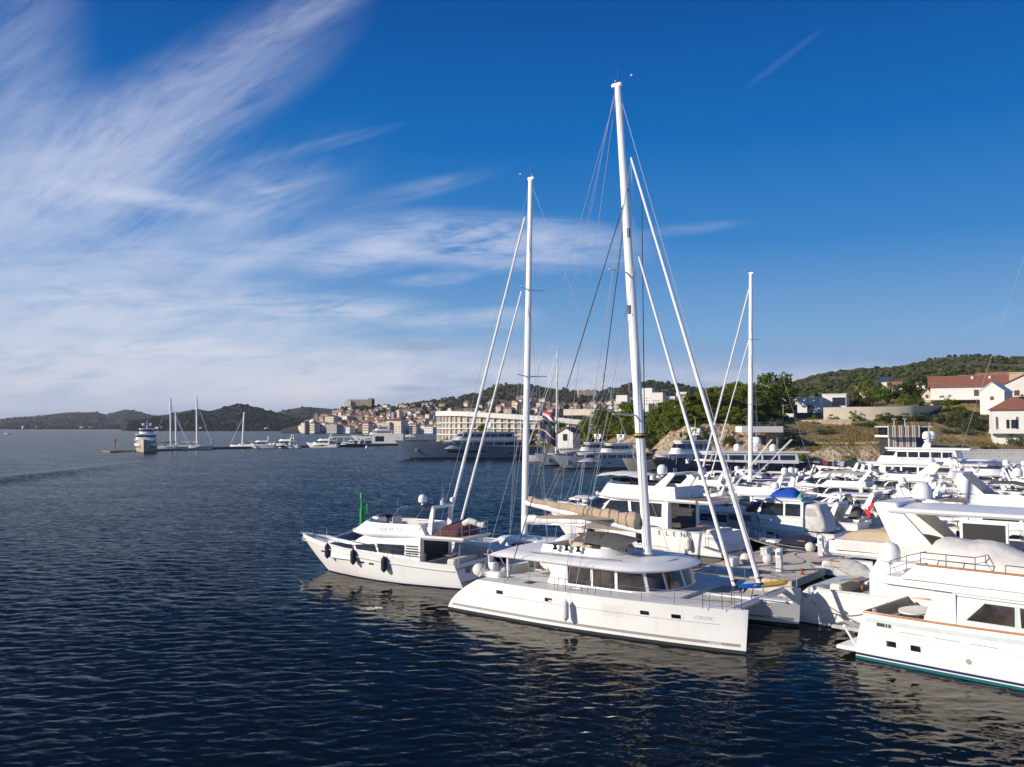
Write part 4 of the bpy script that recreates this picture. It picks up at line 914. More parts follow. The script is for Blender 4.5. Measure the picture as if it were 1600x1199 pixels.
def preset(L,**k):
    fs=k.get('fs',.098*L); fb=k.get('fb',.155*L); z0=fs-.03*L; z1=fs+.045*L; z2=fs+.112*L
    S=dict(L=L,fs=fs,fb=fb,cab=[(z0,-.27,.05,.31,.84,.86),(z1,-.27,.04,.29,.80,.85),(z1+.02*L,-.27,.02,.25,.79,.85),(z2,-.27,-.03,.12,.75,.82)],
     wins=[[(-.24,z1),(-.09,z1),(-.08,z2-.014*L),(-.24,z2-.014*L)],[(-.075,z1),(.07,z1),(.03,z2-.016*L),(-.065,z2-.014*L)],[(.085,z1),(.2,z1+.01*L),(.13,z1+.032*L),(.06,z1+.03*L)]],
     shield=[(-.85,-.30,z1+.022*L,z2-.012*L),(-.27,.27,z1+.022*L,z2-.012*L),(.30,.85,z1+.022*L,z2-.012*L)],
     fly=dict(z=z2+.0,top=z2+.052*L,plan=(-.46,-.05,.15,.92,.82),coam=(-.30,-.05,.14,.94)),
     ports=[(.2,.26,fs*.8,fs*.95,0),(.1,.16,fs*.76,fs*.9,0),(-.05,.01,fs*.72,fs*.86,0)],
     arch=(-.26,-.30,z2+.03*L,z2+.13*L,.118*L,.025*L),domes=[(-.30,.05*L,z2+.148*L,.018*L+.1),(-.30,-.05*L,z2+.148*L,.018*L+.1)],radars=[(-.29,0,z2+.142*L)],
     ants=[(-.30,.09*L,z2+.14*L,.1*L),(-.30,-.09*L,z2+.14*L,.08*L)],stripes=[(-.05,.07)])
    S.update(k); S['_z2']=z2; S['_z1']=z1; return S
A137=rad(137); ADN=rad(-42)
# --- the sailing yacht behind the Cyrillic yacht (left of the two tall masts)
dm=at(819,836,66.); dA=rad(143)
def tall_sloop():
    L=21.5; mx=1.9; o=(dm[0]-cos(dA)*mx,dm[1]-sin(dA)*mx)
    S=dict(L=L,B=5.5,fs=2.0,fb=2.3,sr=1.4,br=.5,mx=mx,mz=29.6,rake=.62,cz=.72,mr=(.19,.13),canvas='sail',boom=6.6,
      spr=[(21.2,1.5,.25),(14.7,1.9,.25)],furl=[((mx-.1,0,26.8),(mx+7.6,0,2.9),.07,.13),((mx+.22,0,21.2),(mx+6.4,0,2.7),.06,.11)],
      ports=[(-2.2,-.9,1.15,1.5),(1.6,2.9,1.15,1.5)],dodger=1)
    t,h=sail_yacht('white sailing yacht with a tall mast, between the Cyrillic yacht and the big catamaran',o,dA,S)
    b=MB(); P=[[(lerp(-8.5,-4.2,u),1.7*v,4.3-.25*v*v) for v in (-1,-.5,0,.5,1)] for u in (0,.5,1)]; b.sheet(P,.03).build('cockpit_awning','beige',t,ang=70)
    return t,o
TS,tso=tall_sloop()
p=W_(tso,dA,-2.,-1.2,9.6)
# flags on the halyards
for lab,cols,w,hh,q in (('small red, white and blue flag flying from the rigging between the two tall masts',CRO,1.2,.62,at(848,641,63)),('large dark blue flag with a yellow wave, hanging below the red, white and blue flag',[('bluestripe',0,.46),('yellow',.46,.56),('bluestripe',.56,1.)],1.6,1.05,at(844,660,63))):
    t=thing('flag',lab,'flag',q,0); flag_mesh(w,hh,cols,t,(0,0,0),rad(-20),.8,'cloth')
    MB().tube((0,0,.4),(-.05,0,-hh-.5),.012,n=4).build('halyard','ropelight',t)
# --- ELENA
EA=rad(133.5); EL=22.4; es=(17.9,74.2); EO=(es[0]+cos(EA)*EL/2+.72*1.3,es[1]+sin(EA)*EL/2+.69*1.3)
S=preset(EL,B=5.6,fs=2.0,fb=3.5,br=3.0,bimini=(-.12,.12,5.5,6.75,1.75,'whitecanvas'),plat_l=.06,seatm='whitecanvas',rubm='silver',bootm='bluestripe',sr=.8,sp=1.4,stw=.8,
  arch=(-.17,-.27,4.6,6.7,2.2,.75),domes=[(-.225,1.75,6.75,.46,.2),(-.31,-1.6,6.7,.36,.2)])
EY,eh=motor_yacht('white motor yacht lettered ELENA on its side, with a pale bimini over the flybridge',EO,EA,S)
b=MB()
for k,ch in enumerate('ELENΛ'): eh.text(b,ch,-5.2-.76*k,1.50,.58,1,.03)
b.build('lettering','black',EY,recalc=False)
for x,z,m_,n_ in ((3.2,1.4,'navy','nearest its bow'),(-3.2,1.2,'navy','left of its name'),(-8.3,1.0,'whitecanvas','white one below its name')):
    q=eh.XZ(x,z,1,.25); fender_thing(W_(EO,EA,q[0],q[1],z),EA,'fender on the side of the yacht ELENA, '+n_,m_,1.1,.26,'fenders on the yacht lettered ELENA',.5,out=(0,.05))
# --- stern to the pier, left side, going away
S=preset(12.5,fs=1.35,fb=2.1,enc=(-.46,-.2,1.3,2.95,1.6,'greycanvas'),bimini=(-.26,-.02,3.3,4.3,1.3,'greycanvas'),domes=[],arch=None,radars=[],fly=dict(z=2.85,top=3.4,plan=(-.40,-.05,.15,.92,.82),coam=(-.32,-.05,.14,.94),rail=0),seatm='greycanvas')
motor_yacht('small cruiser with grey canvas enclosure on the pier, right of the yacht ELENA',(19.5,86.5),A137,S)
S=preset(12.2,B=4.1,fs=1.5,fb=2.2,fly=None,arch=None,domes=[(-.02,.3,5.15,.34)],radars=[],hardtop=(-.26,.17,4.15,1.75,[(-.24,2.9)]),enc=(-.44,-.27,1.6,3.95,1.55,'whitecanvas'),plat_l=.08,
  cab=[(1.1,-.27,.05,.31,.86,.86),(2.75,-.27,.03,.27,.82,.84),(4.15,-.27,0.,.15,.76,.78)],wins=[[(-.12,2.85),(.06,2.85),(.04,3.95),(-.12,3.95)],[(-.25,2.85),(-.135,2.85),(-.135,3.95),(-.25,3.95)]],shield=[(-.85,-.3,2.85,3.95),(-.27,.27,2.85,3.95),(.3,.85,2.85,3.95)],
  covers=[(-.20,.02,-1.1,.9,4.35,.95,'bluecover'),(-.235,-.20,.2,.9,4.35,.5,'turq')])
motor_yacht('white cabin cruiser with blue and green covers heaped on its roof',(24.6,83.0),rad(142),S)
def express(L,**k):
    fs=k.get('fs',.1*L); fb=k.get('fb',.15*L); z1=fs+.035*L; z2=fs+.11*L
    S=dict(L=L,fs=fs,fb=fb,cab=[(fs-.02*L,-.12,.05,.36,.78,.80),(z1,-.12,.04,.33,.74,.78),(z2*.5+z1*.5,-.10,-.0,.14,.68,.74),(z2,-.14,-.04,.06,.62,.7)],wins=[[(-.09,z1+.01*L),(.06,z1+.01*L),(.0,z2-.02*L),(-.1,z2-.02*L)]],
      shield=[(-.85,-.05,z1+.02*L,z2-.02*L),(.05,.85,z1+.02*L,z2-.02*L)],fly=None,ports=[(.12,.24,fs*.75,fs*.92,.1),(-.02,.08,fs*.72,fs*.88,.1)],arch=(-.28,-.34,fs,z2+.02*L,.12*L,.03*L),domes=[(-.33,0,z2+.055*L,.012*L+.1)],radars=[],hardtop=(-.36,.02,z2,.115*L,[]),ants=[(-.33,.07*L,z2+.03*L,.09*L)],rail_t=.5)
    S.update(k); return S
motor_yacht('white express cruiser with beige side curtain',(30.2,93.5),rad(139),express(13.5,flag=[('red',0,1)],enc=(-.30,-.16,1.3,2.7,1.4,'tan'),seatm='whitecanvas'))
motor_yacht('white express cruiser with grey curtains and red ensign',(37.6,103.5),rad(139),express(14.5,flag=[('red',0,1)],enc=(-.36,-.20,1.4,2.9,1.5,'greycanvas')))
motor_yacht('dark blue open boat under a navy cover beside the pier end',(23.2,76.9),rad(137),express(8.5,hull='navyhull',hardtop=None,arch=None,domes=[],ants=None,wins=[],shield=[],cab=[(.7,-.05,.1,.3,.5,.5),(1.1,-.03,.05,.2,.4,.4)],covers=[(-.45,-.02,-.9,.9,.95,.75,'navy')],plat=1))
motor_yacht('small white rigid tender with grey seat cover, at the near side of the pier',(25.3,64.2),rad(-38),express(6.2,hull='silver',fs=.7,fb=.9,cab=[(.6,-.1,.1,.2,.4,.4),(1.2,-.1,.1,.15,.38,.38)],wins=[],shield=[],hardtop=None,arch=None,domes=[],ants=None,rail=0,ports=[],covers=[(-.42,.1,-.8,.8,.75,.6,'greycanvas')]))
# --- second row seen over them
R2=[('white flybridge yacht with white dome on its arch, behind the cruiser with blue covers',(27.,101.),20.,A137,dict(bimini=None)),
    ('white flybridge yacht under two grey canvas tops, right of the quay lamp posts',(43.,117.),18.5,A137,dict(bimini=(-.28,.12,5.2,6.4,1.7,'greycanvas'),flag=CRO,domes=[(-.3,0,7.,.4)],arch=(-.22,-.33,4.2,6.6,2.,.5))),
    ('white flybridge yacht with plum coloured cover along its flybridge',(54.,124.),21.,A137,dict(covers=[(-.24,.06,-2.2,2.2,5.0,.55,'plum')],arch=(-.2,-.32,5.,7.4,2.3,.9),domes=[(-.29,1.3,7.6,.5)])),
    ('white yacht with small twin radar domes on a raked white mast',(13.5,104.),17.,A137,dict(bimini=(-.1,.1,4.6,5.7,1.5,'whitecanvas'))),
    ('white flybridge yacht with dark seats behind the express cruisers',(46.5,104.),16.,rad(139),dict(seatm='darkcanvas',flag=[('red',0,1)],domes=[(-.3,.6,6.3,.3)],covers=[(-.25,.0,-1.5,1.5,3.9,.7,'darkcanvas')]))]
SHR=dict(bimini=4,covers=6)
def shrink(L,k):
    s=.8; k=dict(k)
    if k.get('bimini'): b=k['bimini']; k['bimini']=(b[0],b[1],b[2]*s,b[3]*s,b[4]*s,b[5])
    if k.get('hardtop'): b=k['hardtop']; k['hardtop']=(b[0],b[1],b[2]*s,b[3]*s,[(x,z*s) for x,z in b[4]])
    if k.get('arch'): b=k['arch']; k['arch']=(b[0],b[1],b[2]*s,b[3]*s,b[4]*s,b[5]*s)
    if k.get('domes'): k['domes']=[(x,y*s,z*s,r*s) for x,y,z,r in k['domes']]
    if k.get('covers'): k['covers']=[(a,b,c*s,d*s,z*s,hh*s,m) for a,b,c,d,z,hh,m in k['covers']]
    return L*s,k
for lab,o,L,a,k in R2: L,k=shrink(L,k); motor_yacht(lab,o,a,preset(L,**k))
# --- H: big flybridge yacht in front of them on the right, stern towards the pier
HL=25.; HA=rad(-41.); hs_=(16.9,52.4); HO=(hs_[0]+cos(HA)*HL/2,hs_[1]+sin(HA)*HL/2)
S=preset(HL,B=6.0,fs=2.1,fb=3.5,sr=2.2,sp=1.,plat_l=.03,
  cab=[(1.5,-.30,.05,.31,.84,.88),(3.2,-.30,.04,.29,.82,.87),(4.15,-.28,-.0,.2,.80,.84)],wins=[[(-.2,3.0),(.0,3.0),(.0,3.7),(-.18,3.7)],[(.02,3.0),(.22,3.1),(.15,3.65),(.02,3.7)]],shield=[(-.85,-.05,3.2,4.0),(.05,.85,3.2,4.0)],
  fly=dict(z=4.1,top=4.72,plan=(-.405,-.05,.2,1.0,.80),coam=(-.40,-.05,.18,.985),rail=0,screen=1,rk=.15),
  arch=(-.195,-.27,4.2,6.75,2.5,1.15),domes=[(-.235,1.2,6.98,.5,.1),(.07,-1.4,6.75,.32,.1)],radars=[],hardtop=(-.27,.16,6.5,2.5,[(.08,4.9)]),ants=[(-.25,.3,7.,1.6),(-.23,-.4,7.,1.2)],
  covers=[(-.385,-.19,-2.3,2.3,4.62,.75,'tan')],ports=[(-.2,-.1,1.2,1.45,0)])
HY,hh_=motor_yacht('large white yacht with tan cover on its aft deck and dark screen under its hardtop',HO,HA,S)
b=MB(); b.box(-.125*HL,-.125*HL+2.2,-2.30,-2.22,5.15,6.3,.05); fr=b.build('screen_frame','gel',HY); MB().box(-.125*HL+.15,-.125*HL+2.05,-2.33,-2.295,5.3,6.15).build('screen','black',fr)
b=MB(); b.prism([(-HL/2-.2,.5),(-HL/2+2.3,.5),(-HL/2+2.3,2.1),(-HL/2+1.6,2.1)],-2.3,2.3,'y'); b.build('garage_door','silver',HY)
# --- further right, sterns to the pier
R3=[('white flybridge yacht with steep raked arch and dark grey dome at the right edge',(46.5,77.),19.,ADN,dict(arch=(-.22,-.36,3.6,6.6,2.,1.2),domes=[(-.10,-1.3,6.6,.42)],covers=[(-.1,.1,-1.6,1.6,5.,.8,'greycanvas')])),
    ('white flybridge yacht showing a dark tinted windscreen, behind the hardtop yacht',(44.,90.),17.,rad(-40),dict(domes=[(-.3,0,6.2,.5)],seatm='darkcanvas',flag=[('red',0,1)])),
    ('white yacht with glass wind deflector and low domes, in the pack at the right',(57.,98.),18.,ADN,dict(bimini=(-.25,0,4.9,6.1,1.7,'darkcanvas'),domes=[],arch=None,radars=[],ants=None)),
    ('white flybridge yacht with radar arch against the long white quay building',(68.,112.),20.,ADN,dict(domes=[(-.30,0,7.3,.55)],seatm='darkcanvas',covers=[(-.42,-.3,-1.5,1.5,4.3,.9,'darkcanvas')])),
    ('white flybridge yacht with blue sun cover, far right of the pack',(76.,122.),19.,ADN,dict(covers=[(-.2,.05,-2,2,5.,.7,'bluecover')])),
    ('small white flybridge cruiser between larger yachts at the right',(60.,112.),13.,ADN,dict(bimini=(-.25,0,3.6,4.6,1.2,'greycanvas'),domes=[],arch=None,radars=[],ants=None)),
    ('white flybridge yacht with open deck and folded bimini below the house with red roof',(72.,133.),22.,ADN,dict(domes=[],hardtop=(-.25,.05,7.2,2.2,[(-.22,4.8),(.02,5.)])))]
for i,(lab,o,L,a,k) in enumerate(R3):
    if i: L,k=shrink(L,k)
    motor_yacht(lab,o,a,preset(L,**k))
# --- smaller boats filling the berths between them
SM=[('small cruiser under a dark blue cover between the canvas curtained cruisers',(28.3,90.5),9.5,rad(138),'e',dict(covers=[(-.42,-.05,-1.2,1.2,1.3,1.1,'navy')],arch=None,domes=[],hardtop=None)),
 ('small white cruiser with black cockpit cover beside the beige curtained cruiser',(34.6,98.3),10.,rad(138),'e',dict(covers=[(-.44,-.08,-1.3,1.3,1.3,1.2,'darkcanvas')],domes=[],hardtop=None)),
 ('white sports cruiser with dark hull and low cabin in the second row',(41.,108.),11.5,rad(138),'e',dict(hull='navyhull',domes=[])),
 ('white cruiser with pale canvas tent over its cockpit in the second row',(50.,113.),12.,rad(139),'f',dict(enc=(-.45,-.22,1.2,2.9,1.6,'whitecanvas'),domes=[])),
 ('small flybridge cruiser with tan bimini in the second row',(57.5,120.),11.,rad(139),'f',dict(bimini=(-.3,0,3.,4.,1.2,'tan'),domes=[],arch=None)),
 ('white open cruiser with grey tonneau cover, right of the pier',(50.,85.5),12.5,ADN,'e',dict(covers=[(-.42,-.08,-1.5,1.5,1.5,1.1,'greycanvas')])),
 ('small express cruiser with navy canvas, right of the pier',(53.5,91.5),11.,ADN,'e',dict(covers=[(-.42,-.08,-1.3,1.3,1.3,1.1,'navy')],domes=[])),
 ('white flybridge cruiser with beige seats, right of the pier',(62.,103.5),13.5,ADN,'f',dict(seatm='tan',domes=[(-.3,0,5.,.3)])),
 ('dark hulled sports yacht lying among white ones at the right',(66.,118.),16.,ADN,'e',dict(hull='navyhull')),
 ('white cruiser with black bimini low among the large yachts at the right',(79.,131.),14.,ADN,'f',dict(bimini=(-.3,0,3.8,4.9,1.5,'darkcanvas'),domes=[])),
 ('white motor yacht with cream canvas over its flybridge before the quay cars',(48.,134.),16.,rad(140),'f',dict(covers=[(-.3,.02,-1.6,1.6,3.9,.7,'tan')],domes=[])),
 ('low white cruiser with dark windows before the quay cars',(36.,130.),12.,rad(140),'e',dict(domes=[])),
 ('white flybridge cruiser with grey cover behind the third mast',(27.,126.),13.,rad(140),'f',dict(covers=[(-.3,.02,-1.4,1.4,3.2,.6,'greycanvas')],domes=[(-.3,0,4.8,.3)])),
 ('white cruiser with open arch, furthest right of the pack',(88.,140.),16.,ADN,'f',dict(domes=[])),
 ('small sailing style motor launch with wooden deck behind the third mast',(16.,122.),10.,rad(139),'e',dict(deckm='teak',hardtop=None,arch=None,domes=[]))]
for lab,o,L,a,kd,k in SM: motor_yacht(lab,o,a,(express if kd=='e' else preset)(L,**k))
rb=random.Random(14); CV=[('a navy cover','navy'),('a grey cover','greycanvas'),('a black cover','darkcanvas'),('a tan cover','tan'),('a white cover','whitecanvas'),('a blue cover','bluecover')]; WN={'greycanvas':'grey','darkcanvas':'black','tan':'tan','whitecanvas':'white','navy':'navy'}
i=0
for row,x0,x1,Yr_,a in (('near the long white quay building',60,100,138.,ADN),('in front of the parked cars',34,60,146.,rad(141)),('close under the parked cars',38,68,168.,rad(141)),('behind the third mast',8,30,112.,A137)):
    x=x0; j=0
    while x<x1:
        kd='ef'[j%2]; cn,cm=CV[(i+j//2)%6]; L=rb.uniform(9.,12.5)
        k=dict(covers=[(-.43,-.08,-.11*L,.11*L,.1*L+.2,.085*L,cm)],det=0) if kd=='e' else dict(covers=[(-.28,.0,-.1*L,.1*L,.25*L,.05*L,cm)],det=0,domes=[] if j%3 else [(-.3,0,.37*L,.25)])
        if j%3==1: k['arch']=None; k['domes']=[]
        if j%5==2: k['hull']='navyhull'
        motor_yacht('%s %s cruiser with %s, berthed %s'%('dark hulled' if j%5==2 else 'white',{'e':'open','f':'flybridge'}[kd],cn,row),(x,Yr_+rb.uniform(-2.5,2.5)),a+rb.uniform(-.05,.05),(express if kd=='e' else preset)(L,**k))
        x+=rb.uniform(4.7,6.); j+=1
    i+=1
def hang_fenders(o,a,L,B,side,fs,n=3):
    for k in range(n):
        x=L*(-.34+.26*k); y=side*(B*.5-.02+.12) if k<n-1 else side*B*.5
        fender_thing(W_(o,a,x,y,fs*.62),a,'navy fender hanging on the side of a white yacht berthed in the marina pack','navy',.9,.17,'fenders on the berthed yachts',.6,out=(0,-side*.08))
for o,L,a,sd_ in (((24.6,83.0),12.2,rad(142),1),((30.2,93.5),13.5,rad(139),1),((37.6,103.5),14.5,rad(139),1),((27.,101.),16.,A137,1),((46.5,77.),19.,ADN,-1),((44.,90.),13.6,rad(-40),-1),((19.5,86.5),12.5,A137,1),((43.,117.),14.8,A137,1)):
    hang_fenders(o,a,L,L*.275,sd_,L*.1)
# --- large yachts with several decks
def big_yacht(label,o,ang,L,**k):
    g=k.get; B=g('B',L*.19); fs=g('fs',L*.065); fb=g('fb',L*.115); t=thing('superyacht',label,'superyacht',(o[0],o[1],0),ang,g('group'))
    h=Hull(L,B,fs,fb,br=g('br',L*.1),bp=1.2,stw=.9,wl=.85,pd=2.,fl=.85,sheerp=1.6,s0=.4); h.mesh(MB(),ns=24,drop=.04*fs+.3).build('hull',g('hull','gel'),t,ang=40); h.deck(MB(),drop=.3).build('deck',g('deckm','deck'),t)
    SD(lambda b,s_: h.band(b,-.05,.2,s_,.02,20),'boot_stripe',g('bootm','bluestripe'),t)
    for x0,x1,z0,z1 in g('ports',[(-.3,-.1,.55,.72),(-.05,.1,.55,.72),(.15,.28,.62,.74)]):
        SD(lambda b,s_: h.decal(b,x0*L,x1*L,z0*fs,z1*fs,s_,.02,6),'hull_window','glass',t)
    z=fs-.3; T=g('tiers',[(-.36,.1,.3,.84),(-.28,.0,.16,.72)]); th=g('th',2.6)
    for i,(xa,xs_,xf,w) in enumerate(T):
        c=Cab([(z,xa*L,xs_*L,xf*L,w*B/2,w*B/2*.97),(z+th*.45,xa*L,xs_*L,xf*L-.02*L,w*B/2*.98,w*B/2*.95),(z+th,xa*L+.3,xs_*L-.01*L,xf*L-.07*L,w*B/2*.94,w*B/2*.92)],2.3); c.mesh(MB(),camber=.05).build('deckhouse',g('house','gel'),t,ang=40)
        n=g('nw',5)
        for q in range(n):
            x0=lerp(xa+.02,xs_+.02,q/n); x1=lerp(xa+.02,xs_+.02,(q+.88)/n); SD(lambda b,s_: c.side(b,[(x0*L,z+th*.42),(x1*L,z+th*.42),(x1*L,z+th*.82),(x0*L,z+th*.82)],s_,.02,4),'side_window','glass',t)
        b=MB(); c.nose(b,-.85,.85,z+th*.5,z+th*.85,.03,12); b.build('windscreen','glass',t,recalc=False)
        s_=Cab([(z+th-.02,xa*L-.06*L,xs_*L,xf*L-.05*L,w*B/2*1.04,w*B/2),(z+th+.28,xa*L-.065*L,xs_*L,xf*L-.045*L,w*B/2*1.06,w*B/2*1.02)],2.2); s_.mesh(MB(),bottom=True,camber=.05).build('deck_overhang','gel',t,ang=40)
        b=MB(); rr_=s_.ring(z+th+.28,.15,6,8)
        if i<len(T)-1: rail(b,[(x,y,z+th+.28) for x,y in rr_[1:10]],.8,.03,2.5,(1.,)); rail(b,[(x,-y,z+th+.28) for x,y in rr_[1:10]],.8,.03,2.5,(1.,)); b.build('upper_rail','steel',t)
        z+=th+.26
    xa=T[-1][0]*L; xm=lerp(xa,T[-1][2]*L,.42)
    b=MB(); b.prism([(xm-1.1,z),(xm+.3,z),(xm-.7,z+th*.8),(xm-1.2,z+th*.8)],-.22,.22,'y'); b.box(xm-1.3,xm-.5,-1.9,1.9,z+th*.5,z+th*.58,.05); b.tube((xm-.8,0,z+th*.9),(xm-1.,0,z+th*1.9),.06,.02); b.build('radar_mast','gel',t)
    for y in (-1.5,1.5): dome(t,(xm-.9,y,z+th*.66),g('dr',.55),stem=.1)
    for x_,y_,r_ in g('xdomes',[]): dome(t,(x_*L,y_,z+.1),r_)
    radar_bar(t,(xm-.3,0,z+th*.92),1.1)
    b=MB(); pts=sheer_pts(h,1,.55,.99,12,.15)+sheer_pts(h,-1,.99,.55,12,.15)[1:]; rail(b,pts,.9,.03,3.,(1.,.5)); b.build('guard_rail','steel',t)
    b=MB(); b.tube((L*.40,0,fb),(L*.40,0,fb+g('jack',3.)),.06,.03,5); b.build('jack_staff','gel',t)
    for s_ in (1,-1):
        b=MB(); q=h.P(.9,.55,s_,.05); b.box(q[0]-.5,q[0]+.4,q[1]-.15,q[1]+.15,q[2]-.9,q[2]+.35,.1); b.build('anchor','steel',t)
    return t,h
def X_(px,Y): return at(px,YH,Y)[0]
big_yacht('long pale blue grey superyacht lying in shade in front of the curved hotel',(X_(732,300),306),rad(198),52,B=9.,fs=3.6,fb=6.3,hull='bluegrey',house='greyhull',tiers=[(-.38,.12,.22,.86),(-.30,.06,.12,.72)],nw=7,dr=.7,ports=[(-.10,.16,.55,.72),(-.35,-.25,.4,.5)],jack=9)
big_yacht('white superyacht with a row of portholes, bow towards the viewer',(X_(948,232),233),rad(200),31,hull='greyhull',th=2.1,tiers=[(-.34,.10,.32,.84),(-.24,-.04,.06,.56)],ports=[(.12,.15,.66,.78),(.2,.23,.68,.8),(.27,.3,.7,.82),(.0,.03,.62,.74)])
big_yacht('white superyacht behind the one with the row of portholes',(X_(912,250),250),rad(200),30,hull='greyhull',th=2.1,tiers=[(-.34,.10,.30,.84),(-.24,-.04,.04,.56)])
big_yacht('cream hulled yacht with its bow lit by the sun',(X_(1062,188),192),rad(203),27,hull='creamhull',house='gel',tiers=[(-.34,.05,.24,.84),(-.3,-.02,.06,.62)],fs=2.4,fb=4.2)
big_yacht('dark blue hulled yacht with white deckhouse and three white domes',(X_(1150,176),177),rad(176),33,hull='navyhull',fs=3.6,fb=4.4,tiers=[(-.36,.14,.26,.8)],th=2.4,bootm='antifoul',xdomes=[(-.22,1.2,.75),(-.02,-1.2,.75)],dr=.7)
big_yacht('tall white superyacht with twin domes, far right in front of the slatted tower',(X_(1425,150),152),rad(140),32,fs=2.5,fb=3.8,th=2.3,tiers=[(-.34,.08,.3,.86),(-.26,.02,.16,.72)],dr=.7)
big_yacht('long white superyacht with rows of dark deck windows along the right edge',(X_(1585,150),150),rad(178),38,fs=2.7,fb=4.,th=2.3,tiers=[(-.4,.22,.34,.9)],nw=9,dr=.6)
# --- third mast, second sailing yachts
sail_yacht('sailing yacht with tall white mast and blue headsail cover, right of the two biggest masts',(at(1172,748,122)[0]+.6,122-.55),A137,dict(L=19,B=5,fs=1.7,fb=2.1,mx=.8,mz=32.2,mr=(.24,.17),rake=.5,spr=[(23.,1.6,.3),(14.,1.9,.3)],furl=[((.6,0,30.),(8.9,0,2.6),.10,.15),((.7,0,23.),(7.4,0,2.6),.07,.10)],canvas='bluestripe',boom=6.5))
sail_yacht('sailing yacht with slim mast and white boom before the trees, left of the tallest mast',(X_(873,272),272),rad(195),dict(L=22,B=5.4,mx=.9,mz=34.5,mr=(.2,.14),canvas='sail',boom=9.,spr=[(14,1.5,.2),(22,1.3,.2),(28,1.,.2)],cz=.8,fs=1.8,fb=2.2))
sail_yacht('sailing yacht past the right edge whose stays cross the sky',(X_(1638,90),90),rad(138),dict(furl=[],L=21,B=5.3,mx=1.,mz=33,fs=1.8,fb=2.2,spr=[(14,1.8,.2),(23,1.5,.2)],canvas='navy'))
# two raised gangways beside the third mast
for k,(a,bb,lab) in enumerate((((1150,757),(1206,687),'shorter white gangway raised at a slant beside the third mast'),((1164,760),(1237,687),'longer white gangway raised at a slant right of the third mast'))):
    p0=at(*a,108); p1=at(*bb,108); t=thing('gangway',lab,'gangway',p0,0)
    d=[p1[i]-p0[i] for i in range(3)]; b=MB()
    for s_ in (-.25,.25): b.tube((0,s_,0),(d[0],s_,d[2]),.06,.05,6)
    for i in range(1,14): b.tube((d[0]*i/14,-.25,d[2]*i/14),(d[0]*i/14,.25,d[2]*i/14),.025,n=4)
    b.build('ladder_frame','mast',t); MB().box(-.4,.4,-.45,.45,-4.2,.05,.1).build('pedestal','gel',t)
# --- boats along the floating breakwater far out
def brk(px,py): return G(px,py)
big_yacht('white explorer yacht seen bow-on at the left end of the floating breakwater',(brk(217,708)[0]-3,brk(217,708)[1]+14),rad(-71),31,B=9.2,fs=3.2,fb=5.6,br=2.5,hull='creamhull',tiers=[(-.36,.18,.30,.9),(-.30,.10,.2,.84),(-.25,.0,.1,.6)],th=2.1,dr=.5)
for lab,px,py,L,mz,a,kk in (('sailing yacht with two sets of stays at the breakwater, nearest to the explorer yacht',264,704,17,23.5,rad(10),dict(hull='gel',hp=1)),('sailing yacht with shorter mast, second from the explorer yacht',273,702.5,14,17.5,rad(8),{}),('white catamaran style sailing yacht with tan sprayhood at the breakwater',305,703,17,24.5,rad(-4),dict(canvas='tan',awning=(-.36*17,-.1*17,3.9,2.),B=6)),('sailing yacht with bare cream mast, alone in the middle of the breakwater',381,701,15,17.5,rad(170),{})):
    o=brk(px,py); sail_yacht(lab,o,a,dict(dict(L=L,mz=mz,mr=(.32,.26),fs=1.6,fb=1.9,boom=L*.34),**kk))
for lab,px,py,L,a,kk in (('white motor yacht moored right of the cream masted sailing yacht',405,701,15,rad(185),{}),('blue shaded motor yacht with dark hull windows at the breakwater, left of the rocky jetty',442,700.5,17,rad(172),dict(ports=[(-.2,.25,.6,1.3,0)])),('blue shaded motor yacht with dark hull windows in front of the rocky jetty',503,699.5,17,rad(172),dict(ports=[(-.2,.25,.6,1.3,0)]))):
    o=brk(px,py); motor_yacht(lab,o,a,preset(L,det=0,**kk))
o=brk(548,698.5); motor_yacht('low dark open cruiser at the right end of the breakwater',o,rad(178),express(16,hull='navyhull',det=0))
o=brk(248,704); motor_yacht('small blue hulled cruiser between the explorer yacht and the sailing yachts',o,rad(5),express(9,hull='navyhull',det=0))
o=brk(640,683); motor_yacht('small white motor boat moored behind the bow of the long superyacht',o,rad(175),express(12,det=0))
